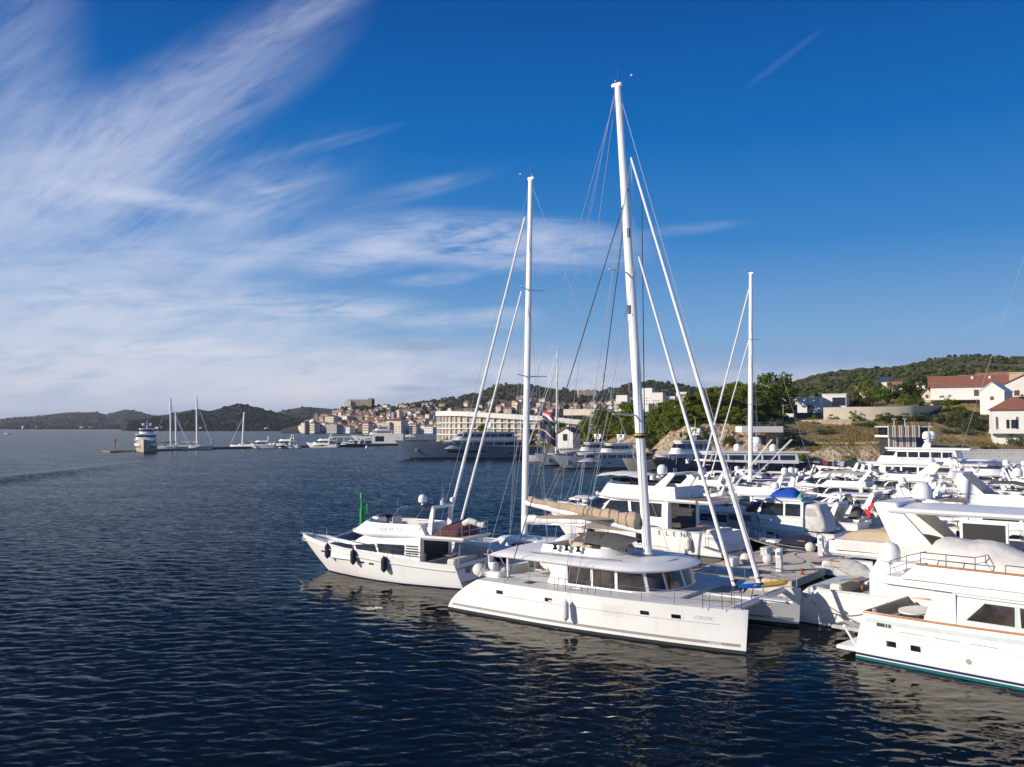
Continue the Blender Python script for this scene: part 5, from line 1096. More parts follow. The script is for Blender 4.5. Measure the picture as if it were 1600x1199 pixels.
# ---------------------------------------------------------------- land
from mathutils import noise as NZ
def fbm(x,y,s,o=4): return NZ.fractal(Vector((x/s,y/s,.37)),1.,2.,o)
def colmat(name,cols,scale,det=6,rough=.9,bump=.4,bs=1.,extra=None):
    m=bpy.data.materials.new(name); m.use_nodes=True; t=m.node_tree; l=t.links; b=t.nodes['Principled BSDF']; b.inputs['Roughness'].default_value=rough; b.inputs['Specular IOR Level'].default_value=.2
    tc=nd(t,'ShaderNodeTexCoord'); n=nd(t,'ShaderNodeTexNoise'); n.inputs['Scale'].default_value=scale; n.inputs['Detail'].default_value=det; n.inputs['Roughness'].default_value=.65; l.new(tc.outputs['Object'],n.inputs[0])
    r=nd(t,'ShaderNodeValToRGB'); l.new(n.outputs['Fac'],r.inputs[0]); e=r.color_ramp.elements
    k=len(cols); e[0].position=.28; e[0].color=(*cols[0],1); e[1].position=.72; e[1].color=(*cols[-1],1)
    for i in range(1,k-1): q=e.new(.28+.44*i/(k-1)); q.color=(*cols[i],1)
    out=r.outputs[0]
    if extra: out=extra(t,l,tc,out)
    l.new(out,b.inputs['Base Color'])
    if bump:
        n2=nd(t,'ShaderNodeTexNoise'); n2.inputs['Scale'].default_value=bs; n2.inputs['Detail'].default_value=6; l.new(tc.outputs['Object'],n2.inputs[0])
        bp=nd(t,'ShaderNodeBump'); bp.inputs['Strength'].default_value=bump; bp.inputs['Distance'].default_value=1.; l.new(n2.outputs['Fac'],bp.inputs['Height']); l.new(bp.outputs['Normal'],b.inputs['Normal'])
    M[name]=m; return m
def coast_extra(t,l,tc,out):
    """limestone where it is steep, concrete on the quay level"""
    ge=nd(t,'ShaderNodeNewGeometry'); sp=nd(t,'ShaderNodeSeparateXYZ'); l.new(ge.outputs['True Normal'],sp.inputs[0])
    n=nd(t,'ShaderNodeTexNoise'); n.inputs['Scale'].default_value=.8; n.inputs['Detail'].default_value=10; n.inputs['Roughness'].default_value=.78; l.new(tc.outputs['Object'],n.inputs[0])
    r=nd(t,'ShaderNodeValToRGB'); l.new(n.outputs['Fac'],r.inputs[0]); e=r.color_ramp.elements
    e[0].position=.38; e[0].color=(.10,.07,.04,1); e[1].position=.62; e[1].color=(.56,.45,.32,1); q=e.new(.47); q.color=(.36,.27,.18,1)
    f=nd(t,'ShaderNodeMapRange'); f.inputs['From Min'].default_value=.86; f.inputs['From Max'].default_value=.72; l.new(sp.outputs[2],f.inputs['Value'])
    mx=nd(t,'ShaderNodeMix',data_type='RGBA'); l.new(f.outputs[0],mx.inputs[0]); l.new(out,mx.inputs[6]); l.new(r.outputs[0],mx.inputs[7])
    sz=nd(t,'ShaderNodeSeparateXYZ'); l.new(tc.outputs['Object'],sz.inputs[0])
    f2=nd(t,'ShaderNodeMapRange'); f2.inputs['From Min'].default_value=1.75; f2.inputs['From Max'].default_value=1.45; l.new(sz.outputs[2],f2.inputs['Value'])
    m2=nd(t,'ShaderNodeMix',data_type='RGBA'); l.new(f2.outputs[0],m2.inputs[0]); l.new(mx.outputs[2],m2.inputs[6]); m2.inputs[7].default_value=(.30,.28,.25,1)
    return m2.outputs[2]
colmat('coastland',[(.10,.11,.04),(.20,.16,.065),(.33,.24,.11),(.40,.29,.15)],.09,8,bump=1.,bs=.9,extra=coast_extra)
colmat('hillside',[(.045,.055,.022),(.085,.08,.035),(.15,.115,.062),(.24,.19,.13)],.011,9,bump=.6,bs=.05)
colmat('farhillshade',[(.012,.018,.014),(.020,.026,.018),(.040,.036,.026),(.075,.062,.05)],.009,9,bump=.6,bs=.03)  # far hillside tones darkened to paint in cloud shadow
colmat('townslope',[(.03,.045,.022),(.06,.06,.035),(.12,.10,.07)],.02,8,bump=.4,bs=.06)
colmat('stone',[(.30,.25,.18),(.42,.35,.26),(.52,.44,.33)],.5,8,bump=.5,bs=1.5)
colmat('stonedim',[(.20,.17,.13),(.28,.23,.18),(.33,.28,.22)],.5,8,bump=.5,bs=1.5)
mat('plaster',(.74,.71,.66),.85,var=.05,scale=.4); mat('cream',(.66,.58,.45),.85,var=.06,scale=.4); mat('ochre',(.56,.42,.26),.85,var=.08,scale=.4); mat('pinkwall',(.55,.43,.36),.85,var=.08,scale=.4); mat('greywall',(.40,.38,.35),.85,var=.08,scale=.4)
mat('tiles',(.27,.105,.065),.8,var=.25,scale=1.5,bump=.4,bscale=5); mat('tilesdim',(.29,.15,.10),.85,var=.3,scale=.8); mat('shutter',(.13,.055,.035),.7); mat('slate',(.05,.07,.10),.5)
mat('hotelglass',(.44,.385,.31),.3,var=.35,scale=.3); mat('asphalt',(.06,.06,.06),.85,var=.2); mat('carpaintb',(.02,.03,.05),.25,coat=.6); mat('carpaintw',(.6,.6,.6),.25,coat=.6); mat('carpaints',(.25,.27,.29),.25,coat=.6); mat('carpaintr',(.30,.03,.03),.25,coat=.6)
TAB=[(560,[(330,-3),(1300,-3)]),(640,[(330,-3),(1300,-3)]),(655,[(316,-2),(318,1.3),(440,1.4),(470,-3),(1300,-3)]),(690,[(316,-2),(318,1.3),(400,1.4),(430,3.2),(480,3.5),(500,-3),(1300,-3)]),(700,[(316,-2),(318,1.3),(400,1.4),(430,3.2),(700,6),(1300,12)]),(860,[(316,-2),(318,1.3),(400,2.),(450,4),(700,9),(1300,15)]),
 (930,[(262,-2),(263,1.3),(300,1.4),(330,5),(420,9),(700,14),(1300,18)]),(1000,[(236,-2),(237,1.3),(247,1.4),(253,8),(300,12.5),(420,16),(1300,20)]),
 (1050,[(222,-2),(223,1.3),(231,1.4),(236,9.5),(260,12.5),(420,18),(1300,28)]),(1100,[(214,-2),(215,1.3),(226,1.4),(231,11.),(262,15),(420,22),(1300,30)]),
 (1170,[(209,-2),(210,1.3),(222,1.4),(227,10.5),(255,14.5),(300,16.5),(420,23),(1300,32)]),(1225,[(204,-2),(205,1.3),(216,1.4),(219,4.5),(232,8.),(262,12.5),(290,13.5),(420,24),(1300,34)]),
 (1300,[(201,-2),(202,1.3),(214,1.4),(217,5.5),(235,8),(262,12),(285,13.5),(420,24),(1300,36)]),(1400,[(199,-2),(200,1.3),(212,1.4),(215,5.5),(232,8),(262,12.2),(300,18),(420,26),(1300,38)]),
 (1500,[(197,-2),(198,1.3),(210,1.4),(213,5),(232,8),(258,12),(285,19),(420,29),(1300,40)]),(1620,[(197,-2),(198,1.3),(208,1.4),(212,5),(230,7),(262,13),(285,20),(420,31),(1300,42)]),(1900,[(197,-2),(198,1.3),(208,1.4),(212,5),(230,7),(262,13),(285,20),(420,31),(1300,42)])]
def coast(px,Y):
    for (a,A),(b,B) in zip(TAB,TAB[1:]):
        if px<=b: t=max(0,(px-a)/(b-a)); return lerp(interp(Y,A),interp(Y,B),t)
    return interp(Y,TAB[-1][1])
def px_of(x,y): return 800+x/y*F/CP
def ground(x,y): return coast(px_of(x,y),y)
def ptx(px,Y): return (px-800)*CP/F*Y
def ribbon(name,pxs,Ys,zf,m,rough=0.):
    P=[]
    for p in pxs:
        r=[]
        for Y in Ys:
            x=ptx(p,Y); r.append((x,Y,zf(p,Y,x)))
        P.append(r)
    o=MB().grid(P,True).build(name,m,None,ang=0,recalc=False); tag(o,kind='structure'); return o
Ys=[195+1.1*i for i in range(95)]+[300+6*i for i in range(60)]+[670+35*i for i in range(19)]
def cz(p,Y,x):
    z=coast(p,Y); s=abs(coast(p,Y+2)-coast(p,Y-2))
    if z>1.6: z+=fbm(x,Y,8,5)*min(1.9,.25+.3*s)+(1.1*abs(fbm(x,Y*.5,2.6,4))*min(1,s*.3))
    return z
ribbon('headland',[560+3.2*i for i in range(410)],Ys,cz,'coastland')
HILLS={}
def hill(name,prof,Yr,Ys_,zs=0.,m='hillside',bump=6.,pxs=None,shape=1.15,back=.5,zfun=None):
    p0,p1=prof[0][0],prof[-1][0]
    zr=lambda p: at(800,interp(p,prof),Yr)[2]
    def zf(p,Y,x):
        t=(Y-Ys_)/(Yr-Ys_); b=zfun(p) if zfun else zs
        if t<=1: z=b+(zr(p)-b)*max(0,t)**shape*(1.) if t>0 else b-3*(-t)*20
        else: z=zr(p)*(1-min(1,(t-1)/back)**1.5)
        e=max(0,1-abs(2*min(max(t,0),1)-1)**3)
        return z+bump*fbm(x,Y,(Yr-Ys_)*.16,5)*e*.8
    n=int((p1-p0)/3.); ys=[Ys_+(Yr-Ys_)*(-.03+i/36*1.03) for i in range(37)]+[Yr+(Yr-Ys_)*back*i/6 for i in range(1,7)]
    HILLS[name]=(zf,Yr,Ys_); o=ribbon('hill',[p0+(p1-p0)*i/n for i in range(n+1)],ys,zf,m); return o
hill('farleft',[(-260,656),(-100,654),(0,655),(60,650),(100,645),(150,644),(165,648),(195,640),(215,643),(240,650),(300,644),(350,645),(420,650),(470,656)],4600,3000,bump=4,m='farhillshade')
hill('left',[(190,660),(235,651),(260,649),(290,642),(310,640),(330,643),(350,636),(375,630.5),(395,636),(410,640),(440,648),(470,655),(500,662),(540,668)],2700,1950,bump=4,m='farhillshade')
hill('mid',[(400,656),(430,645),(450,640),(475,636),(505,638),(535,641),(600,640),(700,650)],3700,2500,bump=4,m='farhillshade')
hill('town',[(440,671),(470,664),(490,656),(510,648),(530,640),(548,636.5),(585,636.5),(615,636),(640,633),(660,632),(690,640),(720,645),(800,648),(900,652)],1650,1330,1.,m='townslope',bump=3,shape=.9)
hill('forest',[(585,655),(620,645),(645,636),(662,629),(690,625),(720,622),(745,616),(762,610),(775,604),(800,600),(822,601),(850,605),(900,613),(935,613),(955,610),(985,602),(1015,597),(1045,600),(1075,605),(1100,611),(1140,616),(1200,622),(1300,640),(1400,650)],2150,1420,12.,bump=8)
hill('right',[(1100,640),(1150,628),(1195,613),(1240,599),(1270,590),(1300,583),(1350,578),(1400,574),(1440,566),(1470,560),(1500,557.5),(1540,556.5),(1580,561),(1620,559),(1700,563),(1850,570),(2000,590)],1250,430,20.,bump=7,zfun=lambda p:coast(p,430)-1)
def hz(name,px,t):
    zf,Yr,Y0=HILLS[name]; Y=Y0+(Yr-Y0)*t; x=ptx(px,Y); return (x,Y,zf(px,Y,x))
# ---------------------------------------------------------------- trees
def leafmat(name,a,b,c):
    m=bpy.data.materials.new(name); m.use_nodes=True; t=m.node_tree; l=t.links; bs=t.nodes['Principled BSDF']; bs.inputs['Roughness'].default_value=.75; bs.inputs['Specular IOR Level'].default_value=.25
    ge=nd(t,'ShaderNodeNewGeometry'); r=nd(t,'ShaderNodeValToRGB'); e=r.color_ramp.elements; e[0].color=(*a,1); e[1].color=(*c,1); q=e.new(.5); q.color=(*b,1); l.new(ge.outputs['Random Per Island'],r.inputs[0])
    oi=nd(t,'ShaderNodeObjectInfo'); mr=nd(t,'ShaderNodeMapRange'); mr.inputs['To Min'].default_value=.75; mr.inputs['To Max'].default_value=1.25; l.new(oi.outputs['Random'],mr.inputs['Value'])
    mx=nd(t,'ShaderNodeMix',data_type='RGBA',blend_type='MULTIPLY'); mx.inputs[0].default_value=1; l.new(r.outputs[0],mx.inputs[6]); l.new(mr.outputs[0],mx.inputs[7]); l.new(mx.outputs[2],bs.inputs['Base Color'])
    tb=nd(t,'ShaderNodeMix',data_type='RGBA',blend_type='MULTIPLY'); tb.inputs[0].default_value=1; l.new(mx.outputs[2],tb.inputs[6]); tb.inputs[7].default_value=(1.5,1.45,1.,1); tr=nd(t,'ShaderNodeBsdfTranslucent'); l.new(tb.outputs[2],tr.inputs[0]); ms=nd(t,'ShaderNodeMixShader'); ms.inputs[0].default_value=.45; l.new(bs.outputs[0],ms.inputs[1]); l.new(tr.outputs[0],ms.inputs[2]); l.new(ms.outputs[0],t.nodes['Material Output'].inputs[0]); M[name]=m
leafmat('pineleaf',(.085,.125,.016),(.15,.19,.028),(.22,.245,.045)); leafmat('darkleaf',(.04,.07,.018),(.065,.10,.026),(.10,.135,.036)); leafmat('oliveleaf',(.08,.095,.045),(.13,.14,.07),(.18,.185,.10)); leafmat('brownleaf',(.09,.065,.035),(.14,.10,.055),(.18,.14,.08)); leafmat('drygrass',(.30,.21,.085),(.42,.31,.14),(.20,.18,.07))
mat('bark',(.10,.07,.05),.9,var=.3,scale=4)
def crown_mesh(kind,seed):
    r=random.Random(seed); V=[];Fc=[]
    cl=[]
    if kind=='pine':
        for _ in range(54):
            z=.14+.80*r.random()**.9; R=.42*(1-max(0,(z-.5)/.5)**2)**.5*(.6+.4*min(1,z/.35)); a=r.random()*2*pi; q=R*r.random()**.5; cl.append((q*cos(a),q*sin(a),z,.085+.07*r.random()))
    elif kind=='bush':
        for _ in range(34):
            a=r.random()*2*pi; q=.52*r.random()**.5; z=.12+.72*r.random()*(1-(q/.62)**2); cl.append((q*cos(a),q*sin(a),z,.11+.09*r.random()))
    else:
        for _ in range(30): z=.08+.88*r.random(); a=r.random()*2*pi; q=.11*(1-z*.75)*r.random(); cl.append((q*cos(a),q*sin(a),z,.07*(1.15-z*.8)))
    for x,y,z,R in cl:
        for _ in range(50 if kind!='cypress' else 40):
            while 1:
                d=Vector((r.uniform(-1,1),r.uniform(-1,1),r.uniform(-1,1)))
                if .25<d.length<1: break
            c=Vector((x,y,z))+Vector((d.x*R,d.y*R,d.z*R*.8)); n=(d+Vector((r.uniform(-.7,.7),r.uniform(-.7,.7),r.uniform(-.2,.9)))).normalized()
            u=n.orthogonal().normalized(); w=n.cross(u); A=r.random()*6.3; u,w=u*cos(A)+w*sin(A),w*cos(A)-u*sin(A); s=.022+.02*r.random(); k=len(V)
            V+= [tuple(c+u*s),tuple(c+w*s*.7),tuple(c-u*s),tuple(c-w*s*.7)]; Fc.append((k,k+1,k+2,k+3))
    me=bpy.data.meshes.new('crown'); me.from_pydata(V,[],Fc); return me
def trunk_mesh(kind,seed):
    r=random.Random(seed+50); b=MB()
    if kind=='pine':
        k=r.uniform(-.06,.06); b.path([(0,0,-.03),(k*.4,0,.2),(k,.02,.42),(k*.7,.0,.7)],0,6,[.028,.022,.018,.008])
        for i in range(6): a=r.random()*6.3; z=.28+.07*i; b.path([(k*.8,0,z),(.16*cos(a),.16*sin(a),z+.10),(.27*cos(a),.27*sin(a),z+.17)],0,4,[.012,.009,.004])
    elif kind=='bush':
        for i in range(4): a=i*1.6; b.path([(0,0,-.05),(.1*cos(a),.1*sin(a),.2),(.25*cos(a),.25*sin(a),.5)],0,4,[.025,.018,.008])
    else: b.path([(0,0,-.02),(0,0,.9)],0,5,[.02,.005])
    me=bpy.data.meshes.new('trunk'); me.from_pydata(b.v,[],b.f); me.materials.append(M['bark']); return me
CM={}
for kd,lm in (('pine','pineleaf'),('pine','darkleaf'),('bush','pineleaf'),('bush','oliveleaf'),('bush','darkleaf'),('bush','brownleaf'),('cypress','darkleaf'),('bush','drygrass')):
    L_=[]
    for s in range(3 if kd!='cypress' else 2):
        me=crown_mesh(kd,s*7+1); me.materials.append(M[lm]); L_.append((me,trunk_mesh(kd,s*7+1)))
    CM[(kd,lm)]=L_
def plant(name,label,cat,x,y,z,hgt,wid,kind,leaf,group=None):
    t=thing(name,label,cat,(x,y,z-.1),RN.random()*6.3,group); me,tr=RN.choice(CM[(kind,leaf)]); k=.86 if kind=='pine' else 1.1
    for nm,q in (('crown',me),('trunk',tr)):
        o=bpy.data.objects.new(nm,q); COL.objects.link(o); o.parent=t; o.scale=(wid/k,wid/k,hgt)
    return t
def tree_px(label,px,yt,Y,wpx,kind='pine',leaf='pineleaf',group=None,name=None,cat=None):
    x=ptx(px,Y); z=ground(x,Y); zt=at(px,yt,Y)[2]; h=max(1.2,zt-z); nm=name or {'pine':'pine_tree','bush':'shrub','cypress':'cypress_tree'}[kind]
    return plant(nm,label,cat or ('tree' if kind!='bush' else 'shrub'),x,Y,z,h,wpx/F*Y,kind,leaf,group)
r0=random.Random(5)
for k in range(34):
    px=r0.uniform(1330,1640); Y=r0.uniform(290,420); x=ptx(px,Y); z=ground(x,Y); h_=r0.uniform(2.5,5.5)
    plant('shrub','green tree or bush among the houses on the right hand hillside','shrub',x,Y,z,h_,h_*r0.uniform(.9,1.3),'bush',r0.choice(['darkleaf','pineleaf','oliveleaf','darkleaf']),'bushes among the hillside houses')
for k in range(40):
    px=r0.uniform(925,1238); Y=r0.uniform(232,300); x=ptx(px,Y); z=ground(x,Y)
    if z<6: continue
    h_=r0.uniform(1.6,4.2); plant('shrub','low green bush on the headland below the belt of pines','shrub',x,Y,z,h_,h_*r0.uniform(1.,1.6),'bush',r0.choice(['pineleaf','oliveleaf','darkleaf']),'bushes on the headland')
for k in range(26):
    px=r0.uniform(1470,1600); Y=r0.uniform(236,280); x=ptx(px,Y); z=ground(x,Y); h_=r0.uniform(1.8,4.6)
    plant('shrub','green or grey bush on the bank below the hillside houses','shrub',x,Y,z,h_,h_*r0.uniform(1.,1.5),'bush',r0.choice(['darkleaf','pineleaf','oliveleaf','oliveleaf']),'bushes below the hillside houses')
gp='pines on the headland behind the marina'
for px,yt,Y,w in ((1212,580,286,66),(1188,597,279,58),(1160,603,268,60),(1140,618,262,50),(1112,604,252,58),(1088,612,247,56),(1064,622,243,50),(1125,628,258,48),(1042,626,262,44),(1080,640,240,36),(1172,626,262,46),(1020,642,268,40),(1200,632,268,34),(985,629,298,52),(962,641,306,46),(945,636,316,46),(925,651,326,44),(908,662,334,40),(1004,655,275,40),(970,660,290,40),(890,672,345,34),(1030,634,244,38),(1050,640,238,34),(1072,636,237,36),(1096,632,236,38),(1118,638,236,34),(1144,634,234,40),(1166,638,233,36),(1184,642,236,30),(1012,648,250,32),(1205,640,262,36),(1150,596,300,44),(1128,604,300,40)):
    tree_px('leafy green pine in the belt of pines on the headland behind the masts',px,yt,Y,w,group=gp)
for lab,px,yt,Y,w,k,l in (('large bright green tree left of the red roofed house',1362,579,322,56,'bush','pineleaf'),('dark tall pine right of the bright green tree, below the wooded hill',1440,586,334,50,'pine','darkleaf'),('dark pine standing between the bright green tree and a gabled shed',1418,598,325,40,'pine','darkleaf'),('brown leafed tree at the end of the pale garden wall',1345,602,312,44,'bush','brownleaf'),('round dark tree just behind the bright green one',1388,588,335,46,'bush','darkleaf'),('slim dark cypress in front of the curved hotel',797,650,412,11,'cypress','darkleaf'),('small round pine right of the white hotel roof',852,655,392,26,'pine','pineleaf'),('pine before the middle of the hotel facade',755,662,402,22,'pine','pineleaf'),('dark pine before the right part of the hotel facade',826,668,392,24,'pine','darkleaf'),('pine with the hotel wall showing on both sides',873,656,372,30,'pine','pineleaf')):
    tree_px(lab,px,yt,Y,w,k,l)
rr=random.Random(21)
for px,yt,Y,w,l,wh in ((1490,632,272,46,'darkleaf','below the red roofed house'),(1520,640,268,44,'pineleaf','below the terrace of the red roofed house'),(1545,628,276,34,'darkleaf','left of the white gabled house'),(1480,612,282,30,'pineleaf','at the left corner of the red roofed house'),(1432,612,290,26,'darkleaf','above the end of the garden wall'),(1450,640,262,40,'darkleaf','right of the end of the garden wall'),(1495,662,238,52,'oliveleaf','large and grey green, above the slatted tower'),(1520,655,244,44,'oliveleaf','grey green, right of the largest olive shrub'),(1585,670,222,26,'oliveleaf','at the foot of the house on the right edge'),(1560,640,250,26,'pineleaf','left of the house on the right edge'),(1390,640,262,44,'darkleaf','dark, under the shaded end of the garden wall'),(1420,640,262,40,'darkleaf','second dark one under the shaded end of the garden wall'),(1355,655,252,30,'darkleaf','left of the dark ones under the garden wall'),(1335,636,268,22,'pineleaf','small and round before the sunlit garden wall'),(1302,643,264,20,'pineleaf','small, at the left end of the garden wall'),(1272,645,268,18,'pineleaf','low, in front of the blue pool fence'),(1430,629,272,22,'pineleaf','bright, near the right end of the garden wall'),(1240,668,225,30,'oliveleaf','left of the dry grass slope'),(1290,662,240,32,'oliveleaf','on top of the dry grass slope'),(1245,690,214,30,'pineleaf','on the limestone bank left of the parked cars'),(1325,708,213,32,'pineleaf','on the limestone bank behind the parked cars'),(1280,712,212,24,'oliveleaf','small, at the foot of the limestone bank'),(1090,650,229,32,'darkleaf','hanging over the top of the cliff'),(1070,662,229,26,'oliveleaf','at the left end of the cliff top'),(1015,660,246,36,'darkleaf','left of the cliff, behind the tallest mast'),(1140,662,226,22,'oliveleaf','at the middle of the cliff top'),(1500,700,216,30,'oliveleaf','behind the long white quay building'),(1545,700,216,26,'darkleaf','behind the right half of the long white quay building'),(700,678,330,40,'pineleaf','at the left foot of the hotel'),(735,680,335,34,'pineleaf','behind the long superyacht'),(1415,612,300,30,'pineleaf','beside the gabled shed'),(1405,655,246,26,'oliveleaf','above the left corner of the slatted tower')):
    tree_px('shrub '+wh if not wh[0] in 'lsd' or wh.startswith('second') or wh.startswith('left') else 'shrub, '+wh,px,yt,Y,w,'bush',l)
# dry grass and scrub on the slope: uncountable
b=MB(); r=random.Random(8)
for _ in range(6500):
    px=r.uniform(1235,1640); Y=r.uniform(218,262); x=ptx(px,Y); z=coast(px,Y)
    if coast(px,Y+1)-coast(px,Y-1)>2.2: continue
    if fbm(x,Y,14,3)+r.uniform(-.2,.2)<-.05: continue
    s=r.uniform(.12,.42)*(2. if r.random()<.06 else 1); a=r.random()*6.3
    for k in range(3): A=a+k*2.1; b.add([(x+cos(A)*s,Y+sin(A)*s,z-.1),(x-cos(A)*s,Y-sin(A)*s,z-.1),(x+r.uniform(-.3,.3),Y,z+s*1.1)],[(0,1,2)])
tag(b.build('dry_grass','drygrass',None,recalc=False,smooth=False),kind='stuff')
def woods(name,items,m,label=None):
    V=[];Fc=[]; phi=(1+5**.5)/2
    ico=[(-1,phi,0),(1,phi,0),(-1,-phi,0),(1,-phi,0),(0,-1,phi),(0,1,phi),(0,-1,-phi),(0,1,-phi),(phi,0,-1),(phi,0,1),(-phi,0,-1),(-phi,0,1)]
    fi=[(0,11,5),(0,5,1),(0,1,7),(0,7,10),(0,10,11),(1,5,9),(5,11,4),(11,10,2),(10,7,6),(7,1,8),(3,9,4),(3,4,2),(3,2,6),(3,6,8),(3,8,9),(4,9,5),(2,4,11),(6,2,10),(8,6,7),(9,8,1)]
    r=random.Random(len(items))
    for x,y,z,w,h in items:
        k=len(V); a=r.random()*6.3
        for p in ico: j=.38+.26*r.random(); V.append((x+(p[0]*cos(a)-p[1]*sin(a))*w*j*.55,y+(p[0]*sin(a)+p[1]*cos(a))*w*j*.55,z+h*.45+p[2]*h*j*.5))
        Fc+=[(i+k,j+k,l+k) for i,j,l in fi]
    me=bpy.data.meshes.new(name); me.from_pydata(V,[],Fc); me.materials.append(M[m]); o=bpy.data.objects.new(name,me); COL.objects.link(o); tag(o,kind='stuff')
    if label: tag(o,label,'woods')
leafmat('woodfarshade',(.010,.016,.010),(.016,.024,.013),(.028,.036,.018)); leafmat('woodleaf',(.035,.052,.016),(.065,.08,.024),(.11,.115,.038)); leafmat('woodleaf2',(.06,.078,.022),(.10,.12,.032),(.155,.16,.05))  # leaf colour of the far woods carries painted cloud shadow as well
r=random.Random(31); it=[]
for _ in range(9500):
    px=r.uniform(1150,1720); t=.02+.98*r.random()**.8; x,y,z=hz('right',px,t); d=fbm(x,y,120,3)
    if d+r.uniform(-.22,.22)>-.05+.15*(px<1300): continue
    s=1.6+3.6*r.random()**1.7; it.append((x,y,z-.3,s*1.35,s*.95))
woods('woodland',it[::2],'woodleaf'); woods('woodland',it[1::2],'woodleaf2')
it=[]
for _ in range(7000):
    px=r.uniform(600,1250); t=r.random(); x,y,z=hz('forest',px,t); d=fbm(x,y,160,3)
    if d+r.uniform(-.3,.3)>(.25 if px<860 else .12): continue
    if t<.6 and 640<px<1010 and r.random()<.8: continue
    s=r.uniform(5,9); it.append((x,y,z,s*1.2,s))
for _ in range(700): px=r.uniform(520,700); x,y,z=hz('town',px,.55+.42*r.random()); s=r.uniform(4,7); it.append((x,y,z,s,s*1.2))
woods('woodland',it,'woodleaf')
it=[]
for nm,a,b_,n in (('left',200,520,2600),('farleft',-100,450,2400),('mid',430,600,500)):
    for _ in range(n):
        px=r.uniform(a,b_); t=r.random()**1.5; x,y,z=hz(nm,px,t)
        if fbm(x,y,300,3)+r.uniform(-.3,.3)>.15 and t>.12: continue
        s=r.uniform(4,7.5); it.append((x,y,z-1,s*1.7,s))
woods('woodland',it,'woodfarshade')
# ---------------------------------------------------------------- buildings
def win_box(b,x,z,w,h,y0,dep=.06): b.box(x-w/2,x+w/2,y0-dep,y0+.05,z,z+h)
def house(label,loc,rz,w,d,h,roof='gable',rh=2.,wall='plaster',rm='tiles',wins=(),name='house',chim=(),cat='house',ov=.5,group=None,wm='shutter',left=(),ridge='x'):
    t=thing(name,label,cat,loc,rz,group); MB().box(-w/2,w/2,-d/2,d/2,-2.,h).build('wall',wall,t); b=MB(); rf=None
    if roof=='gable':
        W2,D2=w/2+ov,d/2+ov; k=.22
        if ridge=='x':
            b.prism([(-D2,h-ov*.3),(0,h+rh),(D2,h-ov*.3),(D2,h-ov*.3+k),(0,h+rh+k),(-D2,h-ov*.3+k)],-W2,W2,'x'); g_=MB().prism([(-d/2,h),(d/2,h),(0,h+rh)],-w/2,w/2,'x')
        else:
            b.prism([(-W2,h-ov*.3),(0,h+rh),(W2,h-ov*.3),(W2,h-ov*.3+k),(0,h+rh+k),(-W2,h-ov*.3+k)],-D2,D2,'y'); g_=MB().prism([(-w/2,h),(w/2,h),(0,h+rh)],-d/2,d/2,'y')
        g_.build('gable',wall,t); rf=b.build('roof',rm,t)
    elif roof=='hip':
        W2,D2=w/2+ov,d/2+ov; q=min(W2,D2)*.9; b.add([(-W2,-D2,h),(W2,-D2,h),(W2,D2,h),(-W2,D2,h),(-W2+q,0,h+rh),(W2-q,0,h+rh)],[(3,2,1,0),(0,1,5,4),(2,3,4,5),(1,2,5),(3,0,4)]); rf=b.build('roof',rm,t)
    else: b.box(-w/2-.2,w/2+.2,-d/2-.2,d/2+.2,h,h+.35); rf=b.build('roof',rm,t)
    for x,y in chim: MB().box(x-.35,x+.35,y-.35,y+.35,h+.3,h+rh*.7+.9).build('chimney',wall,rf)
    for x,z,ww,hh in wins: b=MB(); win_box(b,x,z,ww,hh,-d/2); b.build('window',wm,t)
    for y,z,ww,hh in left: MB().box(-w/2-.06,-w/2+.05,y-ww/2,y+ww/2,z,z+hh).build('window',wm,t)
    return t
def hloc(px,Y,dz=0.): x=ptx(px,Y); return (x,Y,ground(x,Y)+dz)
def zat(px,y,Y): return at(px,y,Y)[2]
def hpx(label,pl,pr,yt,yb,Y,d,rz=-.45,**k):
    x0,x1=ptx(pl,Y),ptx(pr,Y); z0=zat(pl,yb,Y); z1=zat(pl,yt,Y); return house(label,((x0+x1)/2,Y+d/2,z0),rz,(x1-x0)*(.92 if rz else 1.),d,z1-z0,**k)
t=hpx('long white house with red tiled roof and two chimneys above the shrubs',1469,1578,603,624,282,11,rh=3.2,chim=((2.,-1.5),(7.,-1.5)),wins=((3.,1.,1.4,2.),(8.,.5,3.2,2.6)),left=((0,1.,1.2,1.5),),ov=.8)
MB().box(-12,13,-10,-5.4,-.3,.1).build('terrace','plaster',t); MB().box(5.,11.,-5.75,-5.4,.2,3.4).build('porch','interior',t)
hpx('white gabled house with small square window, right of the red roofed house',1552,1590,612,637,258,9,rz=-.75,ridge='y',rh=2.6,rm='plaster',wins=((0,2.2,1.,1.1),),ov=.2)
t=hpx('two storey white house with red hip roof and covered balcony at the right edge',1568,1640,640,702,222,10,roof='hip',rh=3.2,wins=((-1.,5.2,2.6,2.2),(3.5,5.2,2.2,2.2)),wm='glass',ov=.8)
MB().box(-6.3,6.3,-6.9,-5.,3.9,4.2).build('balcony','plaster',t); MB().box(-6.3,6.3,-6.9,-6.75,4.2,5.0).build('balcony_parapet','plaster',t); [MB().box(x-.15,x+.15,-6.8,-6.5,4.2,9.).build('balcony_post','plaster',t) for x in (-6.,-1.5,3.,6.)]
hpx('white house with pale gable above the right hand houses',1582,1640,600,625,300,9,ridge='y',rh=3,wins=((-2,1.5,1.6,1.8),))
hpx('terracotta coloured block on the skyline at the far right',1590,1612,583,600,330,8,roof='flat',wall='ochre',rm='ochre')
hpx('red tiled house behind the long red roofed house',1545,1600,597,610,340,9,rh=2.5,wall='pinkwall')
hpx('white box shaped house with dark glass behind the dark pine',1462,1500,590,606,330,10,roof='flat',rm='plaster',wins=((3,1,3.5,2.2),),wm='slate')
